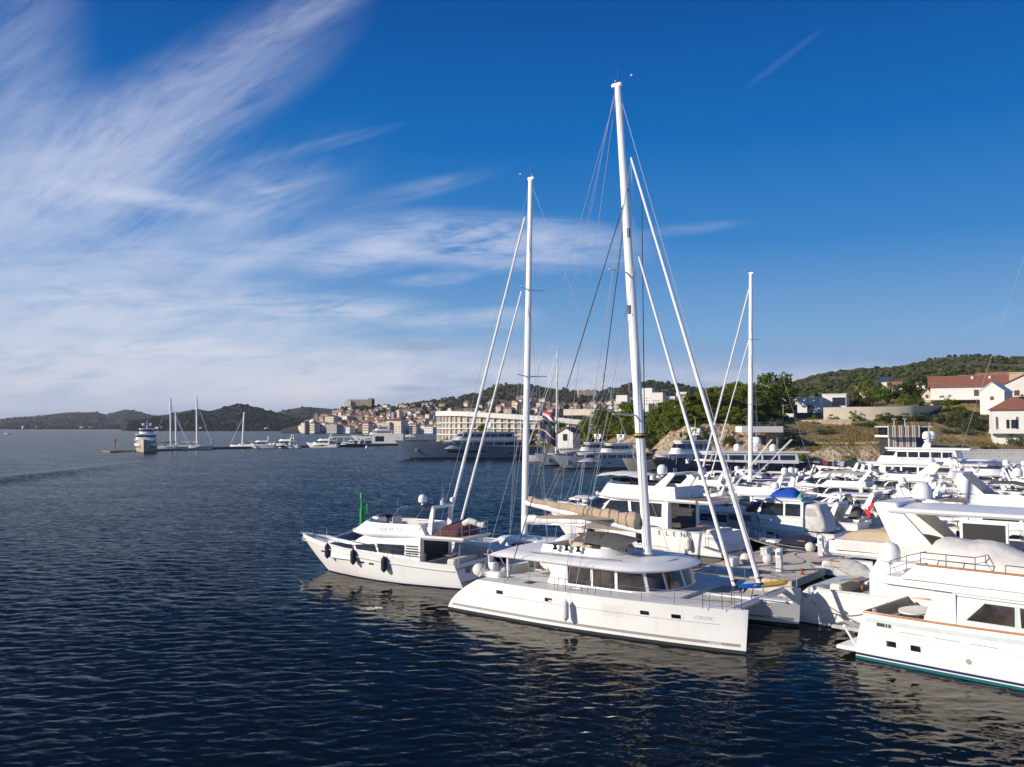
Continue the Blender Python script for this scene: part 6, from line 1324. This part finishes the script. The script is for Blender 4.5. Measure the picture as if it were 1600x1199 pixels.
for k,(a,b_,yt,yb,Y,wl,lab) in enumerate(((1508,1530,594,604,380,'cream','small cream house behind the left end of the long red roof'),(1535,1560,590,600,400,'pinkwall','pinkish house above the middle of the long red roof'),(1395,1416,604,613,400,'cream','cream cottage right of the tiny white house'),(1440,1462,601,609,400,'plaster','white cottage between the dark pine and the box shaped house'),(1560,1585,588,598,430,'cream','cream house on the skyline left of the terracotta block'),(1345,1362,612,620,380,'plaster','white cottage behind the modern villa wing'))): hpx(lab,a,b_,yt,yb,Y,8,rh=2.2,wall=wl,rm='tilesdim',wins=((-1.5,.8,1.1,1.3),(1.6,.8,1.1,1.3)))
hpx('small cream gabled shed among trees, lower one',1447,1463,617,624,300,5,ridge='y',rh=2.2,wall='cream',rm='stonedim',wins=((0,.4,.9,1.1),))
hpx('small cream gabled shed among trees, upper one',1405,1420,612,620,345,5,ridge='y',rh=2.2,wall='cream',rm='stonedim')
hpx('tiny white house half hidden in the trees below the wooded hill',1383,1398,596,606,420,6,rh=2.,rm='slate')
t=hpx('modern white flat roofed villa with dark glass beside the pines',1226,1296,622,650,296,12,roof='flat',rm='plaster',wins=((-2.,.8,3.2,3.),(3.8,1.,2.,2.6)),wm='glass')
hpx('modern white villa wing with sloping dark glass bay',1296,1334,617,636,300,10,roof='flat',rm='plaster',wins=((1.5,.4,4.2,2.8),),wm='glass')
t=thing('pool_fence','blue pool fence in front of the modern white villa','fence',(ptx(1262,284),284,zat(1262,651,284)-.5)); MB().box(-4.5,4.5,-.1,.1,0,1.7).build('panel','slate',t); [MB().box(x-.06,x+.06,-.16,-.1,0,1.8).build('post','slate',t) for x in (-4.4,-1.5,1.5,4.4)]
# garden walls
def wall_px(label,pts,th=.5,m='stone',name='garden_wall'):
    """pts: (px, ytop, Y)"""
    b=MB(); P=[]
    for px,yt,Y in pts:
        x=ptx(px,Y); P.append([(x,Y,zat(px,yt,Y)-7),(x,Y,zat(px,yt,Y)),(x,Y+th,zat(px,yt,Y)),(x,Y+th,zat(px,yt,Y)-7)])
    b.grid(P); b.add(P[0],[(0,1,2,3)]); b.add(P[-1],[(3,2,1,0)])
    t=thing(name,label,'wall',P[0][0]); o=b.build('masonry',m,t); o.location=tuple(-c for c in P[0][0]); return t
wall_px('pale stone garden wall below the modern villa, its right end in shade',[(1288,637,272),(1340,636,268),(1420,635.5,266),(1440,635,268),(1472,634,282)],m='cream')
wall_px('rough low stone wall below the villa terrace',[(1232,657,266),(1270,656,262),(1330,655,256)],m='stone')
wall_px('rough terrace wall above the long white quay building',[(1470,695,222),(1530,697,220),(1640,699,219)],m='stonedim')
wall_px('low dry stone wall across the grass slope, left of the slatted tower',[(1252,690,226),(1310,692,224),(1372,690,222)],m='stone')
wall_px('short dry stone wall among the olive shrubs',[(1500,682,236),(1530,684,234),(1556,682,234)],m='stone')
wall_px('light retaining wall left of the dry grass slope',[(1198,668,224),(1225,668,226)],m='stone')
t=thing('canopy','wide white canopy slab jutting from the cliff behind the third mast','canopy',(ptx(1186,222),222,zat(1186,671,222))); MB().box(-5.2,5.2,-3,3,-.75,.75,.05).build('slab','plaster',t); [MB().box(x-.2,x+.2,-2.,-1.6,-6,-.7).build('column','stonedim',t) for x in (-1.5,4.)]
b=MB(); rail(b,[(-1.5,2.8,.75),(1,2.8,.75),(4.8,2.8,.75)],1.,.04,1.2); b.build('railing','steel',t)
for k,(px,yt,yb,Y,lab) in enumerate(((1224,634,668,262,'grey lamp post beside the villa'),(1325,617,640,300,'slim lamp post in front of the villa wing'),(1218,703,728,206,'white lamp post on the quay left of the parked cars'),(1397,655,668,208,'left lamp post on the roof of the slatted tower'),(1414,655,668,208,'right lamp post on the roof of the slatted tower'))):
    z0,z1=zat(px,yb,Y),zat(px,yt,Y); t=thing('lamp_post',lab,'lamp post',(ptx(px,Y),Y,z0)); MB().tube((0,0,0),(0,0,z1-z0),.11,.07,6).build('post','silver',t); b=MB(); b.box(-.5,.5,-.12,.12,z1-z0-.05,z1-z0+.1,.04); b.build('lamp_head','silver',t)
# slatted tower
Yt=207; x0,x1=ptx(1388,Yt),ptx(1436,Yt); zb,zm,zt=1.3,zat(1400,682,Yt),zat(1400,666,Yt); t=thing('control_tower','square marina tower clad in upright white and wooden slats','tower',((x0+x1)/2,Yt+4,0)); w=(x1-x0)/2
MB().box(-w*.78,w*.78,-2.7,3,zb,zm).build('core','interior',t); MB().box(-w,w,-3.9,3.9,zm-.25,zm+.25).build('balcony_slab','plaster',t); MB().box(-w*.85,w*.85,-2.8,3,zm+.25,zt-.3).build('upper_room','glass',t); MB().box(-w,w*1.9,-3.9,3.9,zt-.3,zt).build('roof','silver',t); MB().box(w*.9,w*1.75,-2.5,3.5,zb,zt-.3).build('side_room','slate',t)
n=13
for i in range(n):
    x=lerp(-w*.85,w*.85,i/(n-1)); MB().box(x-.17,x+.17,-3.1,-2.85,zb,zm-.25).build('slat','wood' if i%3==1 else 'gel',t)
for i in range(15):
    x=lerp(-w,w,i/14); MB().box(x-.14,x+.14,-4.05,-3.9,zm-.2,zt+.15).build('slat','wood' if i%3==1 else 'gel',t)
MB().box(-w,w,-4.,-3.85,zm+.9,zm+1.05).build('handrail','wood',t)
# long white quay building with latticed parapet
Yq=206; xa,xb=ptx(1440,Yq),ptx(1720,Yq); zr=zat(1500,718,Yq); zp=zat(1500,703,Yq); t=thing('quay_building','long low white quay building with a latticed white parapet along its roof','building',((xa+xb)/2,Yq,1.3)); w=(xb-xa)/2; zr-=1.3; zp-=1.3
MB().box(-w,w,0,8,-.2,zr).build('wall','plaster',t); MB().box(-w,w,.0,.15,zr,zr+.35).build('roof_edge','plaster',t)
b=MB(); 
for j in range(4): z=lerp(zr+.35,zp,j/3); b.box(-w,w,.05,.2,z-.12,z+.12)
n=66
for j in range(3):
    for i in range(n): x=lerp(-w,w,(i+(.5 if j%2 else 0))/n); z0,z1=lerp(zr+.35,zp,j/3),lerp(zr+.35,zp,(j+1)/3); b.box(x-.22,x+.22,.06,.19,z0,z1)
b.build('lattice_parapet','plaster',t)
for i in range(9): x=lerp(-w+3,w-3,i/8); MB().box(x-2.4,x+2.4,-.06,.05,.4,zr-.6).build('window','glass',t)
# hut with gable behind the yachts, left of the pines
hpx('small white hut with grey gabled roof at the water, left of the belt of pines',876,904,677,690,262,6,ridge='y',rh=1.6,rm='stonedim',wins=((0,.2,1.4,2.),),wm='glass')
hpx('cream walled building end with slanted edge behind the tallest mast',1005,1022,632,655,330,8,roof='flat',rm='plaster')
for k,(a,b_,yt,yb,Y,lab) in enumerate(((1006,1024,607,632,1100,'round white tower block on the town skyline'),(1018,1041,614,636,1080,'white apartment block right of the round tower block'),(1040,1060,620,634,1080,'low white block right of the apartment block'),(1060,1078,613,628,1120,'grey white block at the right end of the skyline blocks'),(1120,1138,609,622,900,'cream block showing above the pines'),(965,985,618,628,1200,'pale block left of the tallest mast'),(965,978,628,648,700,'cream tower house left of the tallest mast'),(880,950,640,646,900,'long low cream building behind the hotel'))):
    hpx(lab,a,b_,yt,yb,Y,14,roof='flat',rm='plaster',wall='cream' if 'cream' in lab else 'plaster',wins=[(x*3.2,z*3.+1,1.6,1.4) for x in (-1,0,1) for z in (0,1,2) if yb-yt>12],wm='slate',name='apartment_block',cat='building')
# curved hotel
FP=[(684,470),(690,457),(702,449),(720,443),(745,439),(770,435),(795,431),(820,428),(845,425),(870,423),(895,421),(930,419)]
RZ=lambda p: interp(p,[(684,18.7),(720,18.4),(855,15.6),(930,13.2)])
pts=[(ptx(p,Y),Y) for p,Y in FP]; t=thing('hotel','curved white four storey hotel with tall brown glazed bays behind the long superyacht','hotel',(pts[4][0],pts[4][1],0)); ox,oy=pts[4]
def off(d,z): 
    r=[]
    for i,(x,y) in enumerate(pts):
        a=pts[max(0,i-1)];b_=pts[min(len(pts)-1,i+1)]; q=Vector((b_[0]-a[0],b_[1]-a[1])).normalized(); r.append((x-ox-q.y*d,y-oy+q.x*d,z))
    return r
ZF=[3.,6.4,9.6,12.4,17.]
for k,z in enumerate(ZF):
    th=.45; b=MB(); A,B_=off(-.6 if k<4 else -1.2,0),off(12,0)
    if k==4:
        zz=[RZ(p) for p,_ in FP]; b.grid([[(p[0],p[1],z_-2.3),(p[0],p[1],z_),(q[0],q[1],z_),(q[0],q[1],z_-2.3),(p[0],p[1],z_-2.3)] for p,q,z_ in zip(A,B_,zz)]); b.add([(A[0][0],A[0][1],zz[0]-2.3),(A[0][0],A[0][1],zz[0]),(B_[0][0],B_[0][1],zz[0]),(B_[0][0],B_[0][1],zz[0]-2.3)],[(0,1,2,3)]); b.build('roof_band','plaster',t); break
    b.grid([[(p[0],p[1],z),(p[0],p[1],z+th),(q[0],q[1],z+th),(q[0],q[1],z),(p[0],p[1],z)] for p,q in zip(A,B_)]); b.add([(A[0][0],A[0][1],z),(A[0][0],A[0][1],z+th),(B_[0][0],B_[0][1],z+th),(B_[0][0],B_[0][1],z)],[(0,1,2,3)]); b.build('floor_slab' if k<4 else 'roof_band','plaster',t)
    if k<4:
        b=MB(); A=off(.45,0); zt_=[ZF[k+1] if k<3 else RZ(p)-2.2 for p,_ in FP]; b.grid([[(p[0],p[1],z+.4),(p[0],p[1],h_)] for p,h_ in zip(A,zt_)]); e=off(12,0); b.add([(A[0][0],A[0][1],z+.4),(e[0][0],e[0][1],z+.4),(e[0][0],e[0][1],zt_[0]),(A[0][0],A[0][1],zt_[0])],[(0,1,2,3)]); b.build('glazing','hotelglass',t)
A,B_=off(-.5,0),off(1.5,0)
for i in range(27):
    u=i/26*(len(pts)-1); j=min(int(u),len(pts)-2); f=u-j; p=[lerp(A[j][k],A[j+1][k],f) for k in (0,1)]; q=[lerp(B_[j][k],B_[j+1][k],f) for k in (0,1)]; d=Vector((A[j+1][0]-A[j][0],A[j+1][1]-A[j][1])).normalized()*.17
    b=MB(); vs=[(p[0]-d.x,p[1]-d.y),(p[0]+d.x,p[1]+d.y),(q[0]+d.x,q[1]+d.y),(q[0]-d.x,q[1]-d.y)]; b.prism(vs,3.,RZ(lerp(FP[j][0],FP[j+1][0],f))-2.25); b.build('fin','plaster',t)
# fortresses
def fort(label,px0,px1,yt,yb,Y,d,tower=None,m='stonedim'):
    x0,x1=ptx(px0,Y),ptx(px1,Y); z0,z1=zat(px0,yb,Y)-8,zat(px0,yt,Y); t=thing('fortress',label,'fortress',((x0+x1)/2,Y,z0)); w=(x1-x0)/2; h=z1-z0
    b=MB(); b.box(-w,w,-d/2,d/2,0,h); b.build('curtain_wall',m,t)
    b=MB(); 
    for i in range(int(w/2)): b.box(-w+4*i,-w+4*i+2.2,-d/2-.05,-d/2+1,h,h+1.2)
    b.build('battlement',m,t)
    for (a,b_,e,mm) in tower or (): MB().box(-w+2*w*a,-w+2*w*b_,-d/2-3,d/2,0,h+e).build('tower',mm,t)
    return t
fort('grey medieval fortress with a sunlit tower on top of the old town',546,583,625.5,640,1640,30,((-.14,.12,-1.5,'plaster'),(.84,1.0,3.,'stone')),'stone')
fort('pale ruined fortress walls on the highest wooded hill',772,808,603,610,2120,20,((.7,1.,4.,'stone'),),'stone')
fort('low pale star fortress on the shoulder of the wooded hill',903,934,611.5,618,1980,40,((.3,.9,1.5,'stone'),),'stone')
# town houses: four shared meshes per colour
def townhouse(wall,rm,w,d,h,rh,seed,flat=False):
    r=random.Random(seed); b=MB(); b.k=0; b.box(-w/2,w/2,-d/2,d/2,-6,h); b.prism([(-d/2,h),(d/2,h),(0,h+rh)],-w/2,w/2,'x'); b.k=1
    b.prism([(-d/2-.5,h-.3),(0,h+rh),(d/2+.5,h-.3),(d/2+.5,h),(0,h+rh+.35),(-d/2-.5,h)],-w/2-.4,w/2+.4,'x'); b.k=2
    for z in range(int(h//3)):
        for i in range(int(w//3.2)):
            if r.random()<.85: x=-w/2+1.6+i*3.2; b.box(x-.55,x+.55,-d/2-.08,-d/2+.1,1.+z*3.,2.6+z*3.)
    for z in range(int(h//3)): b.box(-w/2-.08,-w/2+.1,-.6,.6,1.+z*3.,2.5+z*3.)
    b.k=0; b.box(w*.2,w*.2+.8,-.4,.4,h+rh*.5,h+rh+1.)
    return b.build('town_house',[wall,rm,'slate'],None,smooth=False)
TH={}
for wl in ('plaster','cream','ochre','pinkwall','greywall'):
    TH[wl]=[]
    for i,(w,d,h) in enumerate(((10,9,6.5),(13,10,9.5),(8,8,9.5),(16,11,7))):
        o=townhouse(wl,'tilesdim',w,d,h,2.2,i*13+len(wl)); TH[wl].append(o.data); COL.objects.unlink(o); bpy.data.objects.remove(o)
NMW={'plaster':'white','cream':'cream','ochre':'ochre','pinkwall':'pinkish','greywall':'grey'}
r=random.Random(77); placed=[]
def put_house(p,zone,grp,sc=1.):
    for q in placed:
        if abs(q[0]-p[0])<8.5*sc and abs(q[1]-p[1])<9*sc: return False
    placed.append(p); wl=r.choice(['plaster']*3+['cream']*4+['ochre','pinkwall','pinkwall','greywall']); o=bpy.data.objects.new('town_house',r.choice(TH[wl])); COL.objects.link(o); o.location=p; o.rotation_euler=(0,0,r.choice([0,0,pi/2])+r.uniform(-1.,.0)); s=sc*r.uniform(.85,1.15); o.scale=(s,s,s)
    tag(o,'small %s walled house with tiled roof %s'%(NMW[wl],zone),'house','%s houses %s'%(NMW[wl],grp)); return True
n=0
while n<185:
    px=r.uniform(470,705); t=.03+.9*r.random()**1.15; p=hz('town',px,t)
    if interp(px,[(470,.3),(490,.6),(520,.85),(560,.7),(640,.97)])<t: continue
    n+=put_house(p,'on the old town slope','on the old town slope',.86)
n=0
while n<110:
    px=r.uniform(640,1010); t=.22+.36*r.random()**1.3 if px>680 else .05+.4*r.random(); p=hz('forest',px,t); n+=put_house(p,'in the town below the wooded hill','in the town below the wooded hill',1.0)
n=0
while n<9:
    px=r.uniform(20,420); nm='farleft' if px<210 else 'left'; p=hz(nm,px,.015+.03*r.random()); n+=put_house(p,'on the far shore at the left','on the far shore at the left',.8)
# waterfront buildings
for lab,a,b_,yt,yb,wl,rf in (('pale block with tiled roof at the left end of the old town waterfront',472,480,661,675,'cream','hip'),('cream waterfront house beside the domed church',482,496,662,675,'cream','hip'),('long white arcaded building on the old town waterfront',508,532,664,675,'greywall','flat'),('low cream building right of the arcaded building',533,552,667,675,'plaster','hip'),('cream house with tiled roof at the middle of the waterfront',568,580,662,675,'cream','hip'),('large cream building with rows of windows on the waterfront',603,633,658,677,'cream','hip'),('balconied block joined to the large cream waterfront building',600,613,660,677,'pinkwall','flat'),('brown roofed ferry building right of the large cream building',640,655,668,677,'pinkwall','flat'),('tall pale block half hidden by the hotel',666,674,648,668,'cream','flat'),('slim tower block in the old town, left one',614,618,645,656,'greywall','flat'),('slim tower block in the old town, right one',622.5,627,644,656,'cream','flat'),('pair of cream houses above the old town waterfront',508,526,651,660,'cream','hip'),('white ferry terminal left of the hotel',655,682,668,680,'plaster','flat')):
    Y=1322 if yb>670 else 1400; hpx(lab,a,b_,yt,yb,Y,14,roof=rf,rh=3.,wall=wl,rm='tiles' if rf=='hip' else 'plaster',wins=[(x*(ptx(b_,Y)-ptx(a,Y))*.18,z*3.6+1.5,1.5,1.7) for x in (-2,-1,0,1,2) for z in (0,1,2)] if b_-a>8 else (),wm='slate',name='waterfront_building',cat='building')
Y=1345; t=thing('church','small white domed church on the old town waterfront','church',(ptx(489,Y),Y,zat(489,668,Y)-8)); MB().box(-7,7,-7,7,0,12).build('nave','plaster',t); b=MB(); b.lathe([(6,12),(6,14),(5.4,17),(3.6,19.5),(1,21),(.01,21.5)],(0,0,0),14); b.build('cupola','plaster',t)
Y=1480; t=thing('church_tower','pale stone bell tower behind the old town waterfront','tower',(ptx(494,Y),Y,zat(494,668,Y)-8)); MB().box(-3.5,3.5,-3.5,3.5,0,28).build('shaft','stone',t); b=MB(); b.add([(-3.8,-3.8,28),(3.8,-3.8,28),(3.8,3.8,28),(-3.8,3.8,28),(0,0,33)],[(0,1,4),(1,2,4),(2,3,4),(3,0,4),(3,2,1,0)]); b.build('spire','stonedim',t)
# ---------------------------------------------------------------- marina: pier, breakwater, jetty, beacons, cars
def slab(name,poly,z0,z1,m,label=None): 
    o=MB().prism(poly,z0,z1).build(name,m,None,smooth=False); tag(o,kind='structure'); return o
e0=Vector(G(1249,904,.62)); e1=Vector(G(1361,860,.62)); d=(e1-e0).normalized(); nL=Vector((-d.y,d.x)); A=e0-d*1.5; W5=7.4
slab('pier',[tuple(A),tuple(A+d*95),tuple(A+d*95+nL*W5),tuple(A+nL*W5)],.12,.62,'concrete')
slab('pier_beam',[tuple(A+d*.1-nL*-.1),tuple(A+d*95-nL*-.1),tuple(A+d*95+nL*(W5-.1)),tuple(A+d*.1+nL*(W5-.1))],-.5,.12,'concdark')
dB=Vector((-.42,.91)).normalized(); q0=A+nL*W5*.35
B0=Vector(G(1085,905,.55)); slab('pier_head',[tuple(A+nL*2.4-d*.02),tuple(A+nL*(W5-.6)-d*.02),tuple(B0+Vector((1.,4.))),tuple(B0)],.10,.56,'concrete')
def bollard(p,lab):
    t=thing('bollard',lab,'bollard',(p.x,p.y,.62)); MB().lathe([(.16,0),(.16,.05),(.09,.1),(.09,.25),(.16,.32),(.14,.4),(.02,.42)],(0,0,0),10).build('post','redrust',t); MB().tube((-.25,0,.3),(.25,0,.3),.05,n=6).build('cross_bar','black',t)
for k in range(5): bollard(A+d*(3.2+4.6*k)+nL*.4,'mooring bollard on the near edge of the pier, %s from its end'%('first','second','third','fourth','fifth')[k])
for k in range(4): bollard(A+d*(5.+5*k)+nL*(W5-.5),'mooring bollard on the far edge of the pier, %s from its end'%('first','second','third','fourth')[k])
for px,py,lab in ((1218,893,'white power pedestal with round screen near the end of the pier'),(1283,868,'blue white power pedestal behind the cruiser with blue covers')):
    p=G(px,py,.62); t=thing('power_pedestal',lab,'power pedestal',(*p,.62),rad(-30)); MB().box(-.22,.22,-.22,.22,0,1.3,.06).build('cabinet','silver',t); MB().box(-.24,.24,-.27,.1,.95,1.65,.12).build('head','gel',t); MB().lathe([(.13,0),(.13,.03),(.02,.04)],(0,-.30,1.3),12,'y').build('screen','wire',t)
for px,py,lab,m_ in ((1200,879,'round grey buoy on the edge of the pier','silver'),(1165,878,'round white fender ball beside the pier end','whitecanvas'),(1266,860,'white ball fender under the cruiser with blue covers','whitecanvas'),(1290,858,'second white ball fender under the cruiser with blue covers','whitecanvas')):
    p=G(px,py,.75); t=thing('ball_fender',lab,'fender',(*p,1.0)); MB().ball((0,0,0),.42,n=14,m=9).build('ball',m_,t); MB().tube((0,0,.4),(0,.2,.75),.03,n=5).build('eye','bluestripe',t)
for k,(u,v,lab) in enumerate(((6.5,W5-1.1,'first gangway from the far boats onto the pier'),(14.5,W5-1.1,'second gangway from the far boats onto the pier'),(22.5,W5-1.1,'third gangway from the far boats onto the pier'))):
    p=A+d*u+nL*v; t=thing('passerelle',lab,'gangway',(p.x,p.y,.66),math.atan2(nL.y,nL.x)); b=MB(); b.prism([(-.4,0),(3.,.75),(3.,.82),(-.4,.07)],-.3,.3,'y'); b.build('plank','teakgrey',t)
    for q_ in (-.3,.3):
        b=MB(); rail(b,[(.1,q_,.1),(1.4,q_,.42),(2.8,q_,.74)],.8,.02,.5,(1.,)); b.build('hand_rail','steel',t)
for k,(u,v,lab,m_) in enumerate(((4.,W5-1.5,'white dock box nearest the pier end','gel'),(11.,W5-1.4,'grey dock box in the middle of the pier','silver'),(19.,1.2,'white dock box further along the pier','gel'))):
    p=A+d*u+nL*v; t=thing('dock_box',lab,'storage box',(p.x,p.y,.62),math.atan2(d.y,d.x)); MB().box(-.6,.6,-.3,.3,0,.5,.04).build('chest',m_,t); MB().box(-.64,.64,-.34,.34,.5,.6,.05).build('lid',m_,t)
for k,(u,v,lab) in enumerate(((2.,2.6,'coil of dark rope near the end of the pier'),(8.5,1.1,'coil of dark rope on the near edge of the pier'),(13.,5.4,'coil of dark rope in the middle of the pier'))):
    p=A+d*u+nL*v; t=thing('rope_coil',lab,'rope',(p.x,p.y,.64)); b=MB()
    b.path([((.16+.02*i/3)*cos(i*.7),(.16+.02*i/3)*sin(i*.7),.03+.012*(i%9)) for i in range(50)],.022,4); b.build('coil','rope',t)
b=MB(); q=[A+d*(1.5+i*.8)+nL*(3.2+1.1*sin(i*.55)) for i in range(28)]; b.path([(v_.x,v_.y,.65) for v_ in q],.025,4); tag(b.build('water_hose','bluecover',None),'long blue water hose winding along the pier','hose')
# mooring lines
def line_thing(lab,p,q,sag=.6,r=.02,m='rope'):
    t=thing('mooring_line',lab,'mooring line',p); MB().path([(lerp(0,q[0]-p[0],i/10),lerp(0,q[1]-p[1],i/10),lerp(0,q[2]-p[2],i/10)-sag*4*(i/10)*(1-i/10)) for i in range(11)],r,5).build('rope',m,t)
line_thing('dark mooring line from the tall right hand yacht to the pier',W_(CO,CA,-CL/2+.3,1.5,2.1),(A.x+3,A.y+5,.9),.8,.03)
line_thing('dark mooring line from the tall right hand yacht towards the catamaran bow',W_(CO,CA,-CL/2+.2,-1.5,2.0),W_((6.26,51.82),rad(-37.34),9.1,3.7,2.15),.7,.03)
line_thing('pale mooring line from the hardtop yacht to the pier',W_(HO,HA,-HL/2+1,2.2,2.1),(A.x+6,A.y+8.5,.8),.4,.02,'ropelight')
# green beacon behind the Cyrillic yacht
p=at(565,812,98); t=thing('beacon','green navigation beacon pole with side bracket and lamp','beacon',(p[0],p[1],-1)); zt=at(565,771,98)[2]+1
MB().tube((0,0,0),(0,0,zt*.62),.22,.2,10).build('pole','green',t); MB().tube((0,0,zt*.62),(0,0,zt-.6),.13,.11,8).build('upper_pole','green',t); b=MB(); b.lathe([(.1,-.6),(.22,-.55),(.22,-.3),(.15,-.2),(.15,0),(.03,.1)],(0,0,zt),10); b.build('lamp','green',t); b=MB(); b.box(.15,.75,-.1,.1,zt-2.2,zt-2.05); b.box(.5,.75,-.15,.15,zt-2.0,zt-1.2,.04); b.box(.2,.6,-.12,.12,zt-4.2,zt-3.4,.04); b.build('bracket','green',t)
# floating breakwater
a=Vector(G(172,707.5)); m_=Vector(G(330,702.5)); c=Vector(G(640,696)); 
def strip(p,q,w): n=Vector((-(q-p).y,(q-p).x)).normalized()*w; return [tuple(p),tuple(q),tuple(q+n),tuple(p+n)]
slab('breakwater',strip(a,m_,5.),-.5,.8,'stonedim'); slab('breakwater',strip(m_+Vector((.2,0)),c,5.),-.5,1.0,'concdark')
p=G(179.5,706); zt=at(179,689,p[1])[2]; t=thing('beacon','dark red navigation beacon on the left end of the breakwater','beacon',(*p,1.)); MB().tube((0,0,0),(0,0,zt-1),.2,.16,8).build('pole','redrust',t); MB().box(-.9,.9,-.3,.3,zt-1.3,zt-1.1).build('cross_arm','redrust',t); MB().lathe([(.5,0),(.5,.5),(.1,.8)],(0,0,zt-1),8).build('lamp','redrust',t)
p=G(333,702); t=thing('beacon','small white post on the breakwater right of the tan sprayhood','post',(*p,.9)); MB().tube((0,0,0),(0,0,3.2),.3,.25,8).build('post','gel',t); MB().box(-.5,.5,-.5,.5,0,.4).build('foot','concrete',t)
# rocky jetty with its white pavilion
j0=G(478,694); j1=G(640,690); b=MB(); r=random.Random(9)
for i in range(520):
    u=r.random(); x=lerp(j0[0],j1[0]+10,u); y=lerp(j0[1]+2,j1[1]+2,u)+r.uniform(-2,22)*min(1,.3+3*u); s=r.uniform(.5,1.3); b.ball((x,y,r.uniform(-.2,.9)),s*1.2,s,s*.8,5,4)
tag(b.build('rock_bank','stonedim',None,smooth=False),kind='stuff')
slab('jetty',[(j0[0]+28,j0[1]+6),(j1[0]+20,j1[1]+4),(j1[0]+24,j1[1]+28),(j0[0]+30,j0[1]+20)],-.5,1.7,'stone')
x0,Y=ptx(588,505),505; t=thing('pavilion','white waterside pavilion with long flat roof on the rocky jetty','building',(ptx(600,Y),Y,1.6)); MB().box(-7,11,0,9,-.5,5.).build('wall','plaster',t); MB().box(-32,-7,0,8,3.0,3.4).build('canopy_roof','plaster',t); [MB().box(x-.2,x+.2,.3,.7,-.5,3.).build('post','plaster',t) for x in range(-31,-7,4)]; MB().box(-5,0,-.06,.05,.6,3.6).build('window','glass',t)
big_yacht('white three deck ferry yacht behind the waterside pavilion',(ptx(590,640),640),rad(184),38,tiers=[(-.36,.12,.3,.86),(-.28,.0,.16,.72),(-.2,-.05,.06,.6)],dr=.6)
p=G(573,701); t=thing('buoy','small white buoy floating before the right end of the breakwater','buoy',(*p,.2)); MB().ball((0,0,.3),.7,n=10,m=7).build('float','gel',t); MB().tube((0,0,.8),(0,0,1.6),.1,n=5).build('stem','gel',t)
p=G(12,679); sail_yacht('tiny dark boat far out at the left edge',p,0.,dict(L=9,mz=5,mr=(.1,.08),boom=2.))
# cars along the quay
def make_car(m_):
    t=thing('parked_car','x','car'); prof=[(-2.1,.35),(-2.15,.75),(-1.95,.95),(-1.2,1.0),(-.75,1.42),(.55,1.45),(1.25,1.0),(2.0,.85),(2.12,.6),(2.1,.35)]
    MB().prism(prof,-.85,.85,'y').build('body',m_,t)
    for s in (-1,1): MB().prism([(-1.05,1.02),(-.7,1.36),(.5,1.38),(1.02,1.02)],s*.86-.01,s*.86+.01,'y').build('side_glass','glass',t)
    b=MB(); b.add([(1.22,-.7,1.02),(1.22,.7,1.02),(.6,.62,1.42),(.6,-.62,1.42)],[(0,1,2,3)]); b.v=[(x+.02,y,z+.02) for x,y,z in b.v]; b.build('windscreen','glass',t)
    for x in (-1.3,1.3):
        for s in (-1,1): MB().lathe([(.33,-.1),(.33,.1),(.2,.11)],(x,s*.80,.33),12,'y').build('wheel','black',t)
    return t
CARS={m_:make_car(m_) for m_ in ('carpaintb','carpaintw','carpaints','carpaintr')}; first=set()
for px,m_,cl,wh in ((1238,'carpaintb','dark blue','at the left end of the row'),(1250,'carpaints','silver','second from the left in the row'),(1262,'carpaintb','dark blue','third from the left in the row'),(1275,'carpaints','silver','in the middle of the row'),(1288,'carpaintr','dark red','in the row of parked cars'),(1300,'carpaintb','dark blue','right of the dark red one'),(1313,'carpaintw','white','near the right end of the row'),(1326,'carpaintb','dark blue','at the right end of the row')):
    o=CARS[m_] if m_ not in first else dup(CARS[m_]); first.add(m_); Y=207; o.location=(ptx(px,Y),Y,1.32); o.rotation_euler=(0,0,rad(62)); tag(o,'%s car parked on the quay, %s'%(cl,wh),'car','cars parked on the quay')
# ---------------------------------------------------------------- air
HAZE=True
if HAZE:
    o=MB().box(-6500,6500,-60,8800,-6,126).build('haze',None,None,smooth=False); o.data.materials.clear(); m=bpy.data.materials.new('haze'); m.use_nodes=True; nt_=m.node_tree; nt_.nodes.clear(); v=nd(nt_,'ShaderNodeVolumePrincipled'); v.inputs['Color'].default_value=(.88,.91,1.,1); v.inputs['Density'].default_value=.000045; v.inputs['Anisotropy'].default_value=.2
    u=nd(nt_,'ShaderNodeOutputMaterial'); nt_.links.new(v.outputs[0],u.inputs['Volume']); o.data.materials.append(m); tag(o,kind='stuff')
print('SCRIPT %.1fs, %d objects'%(time.time()-T0,len(bpy.data.objects)))
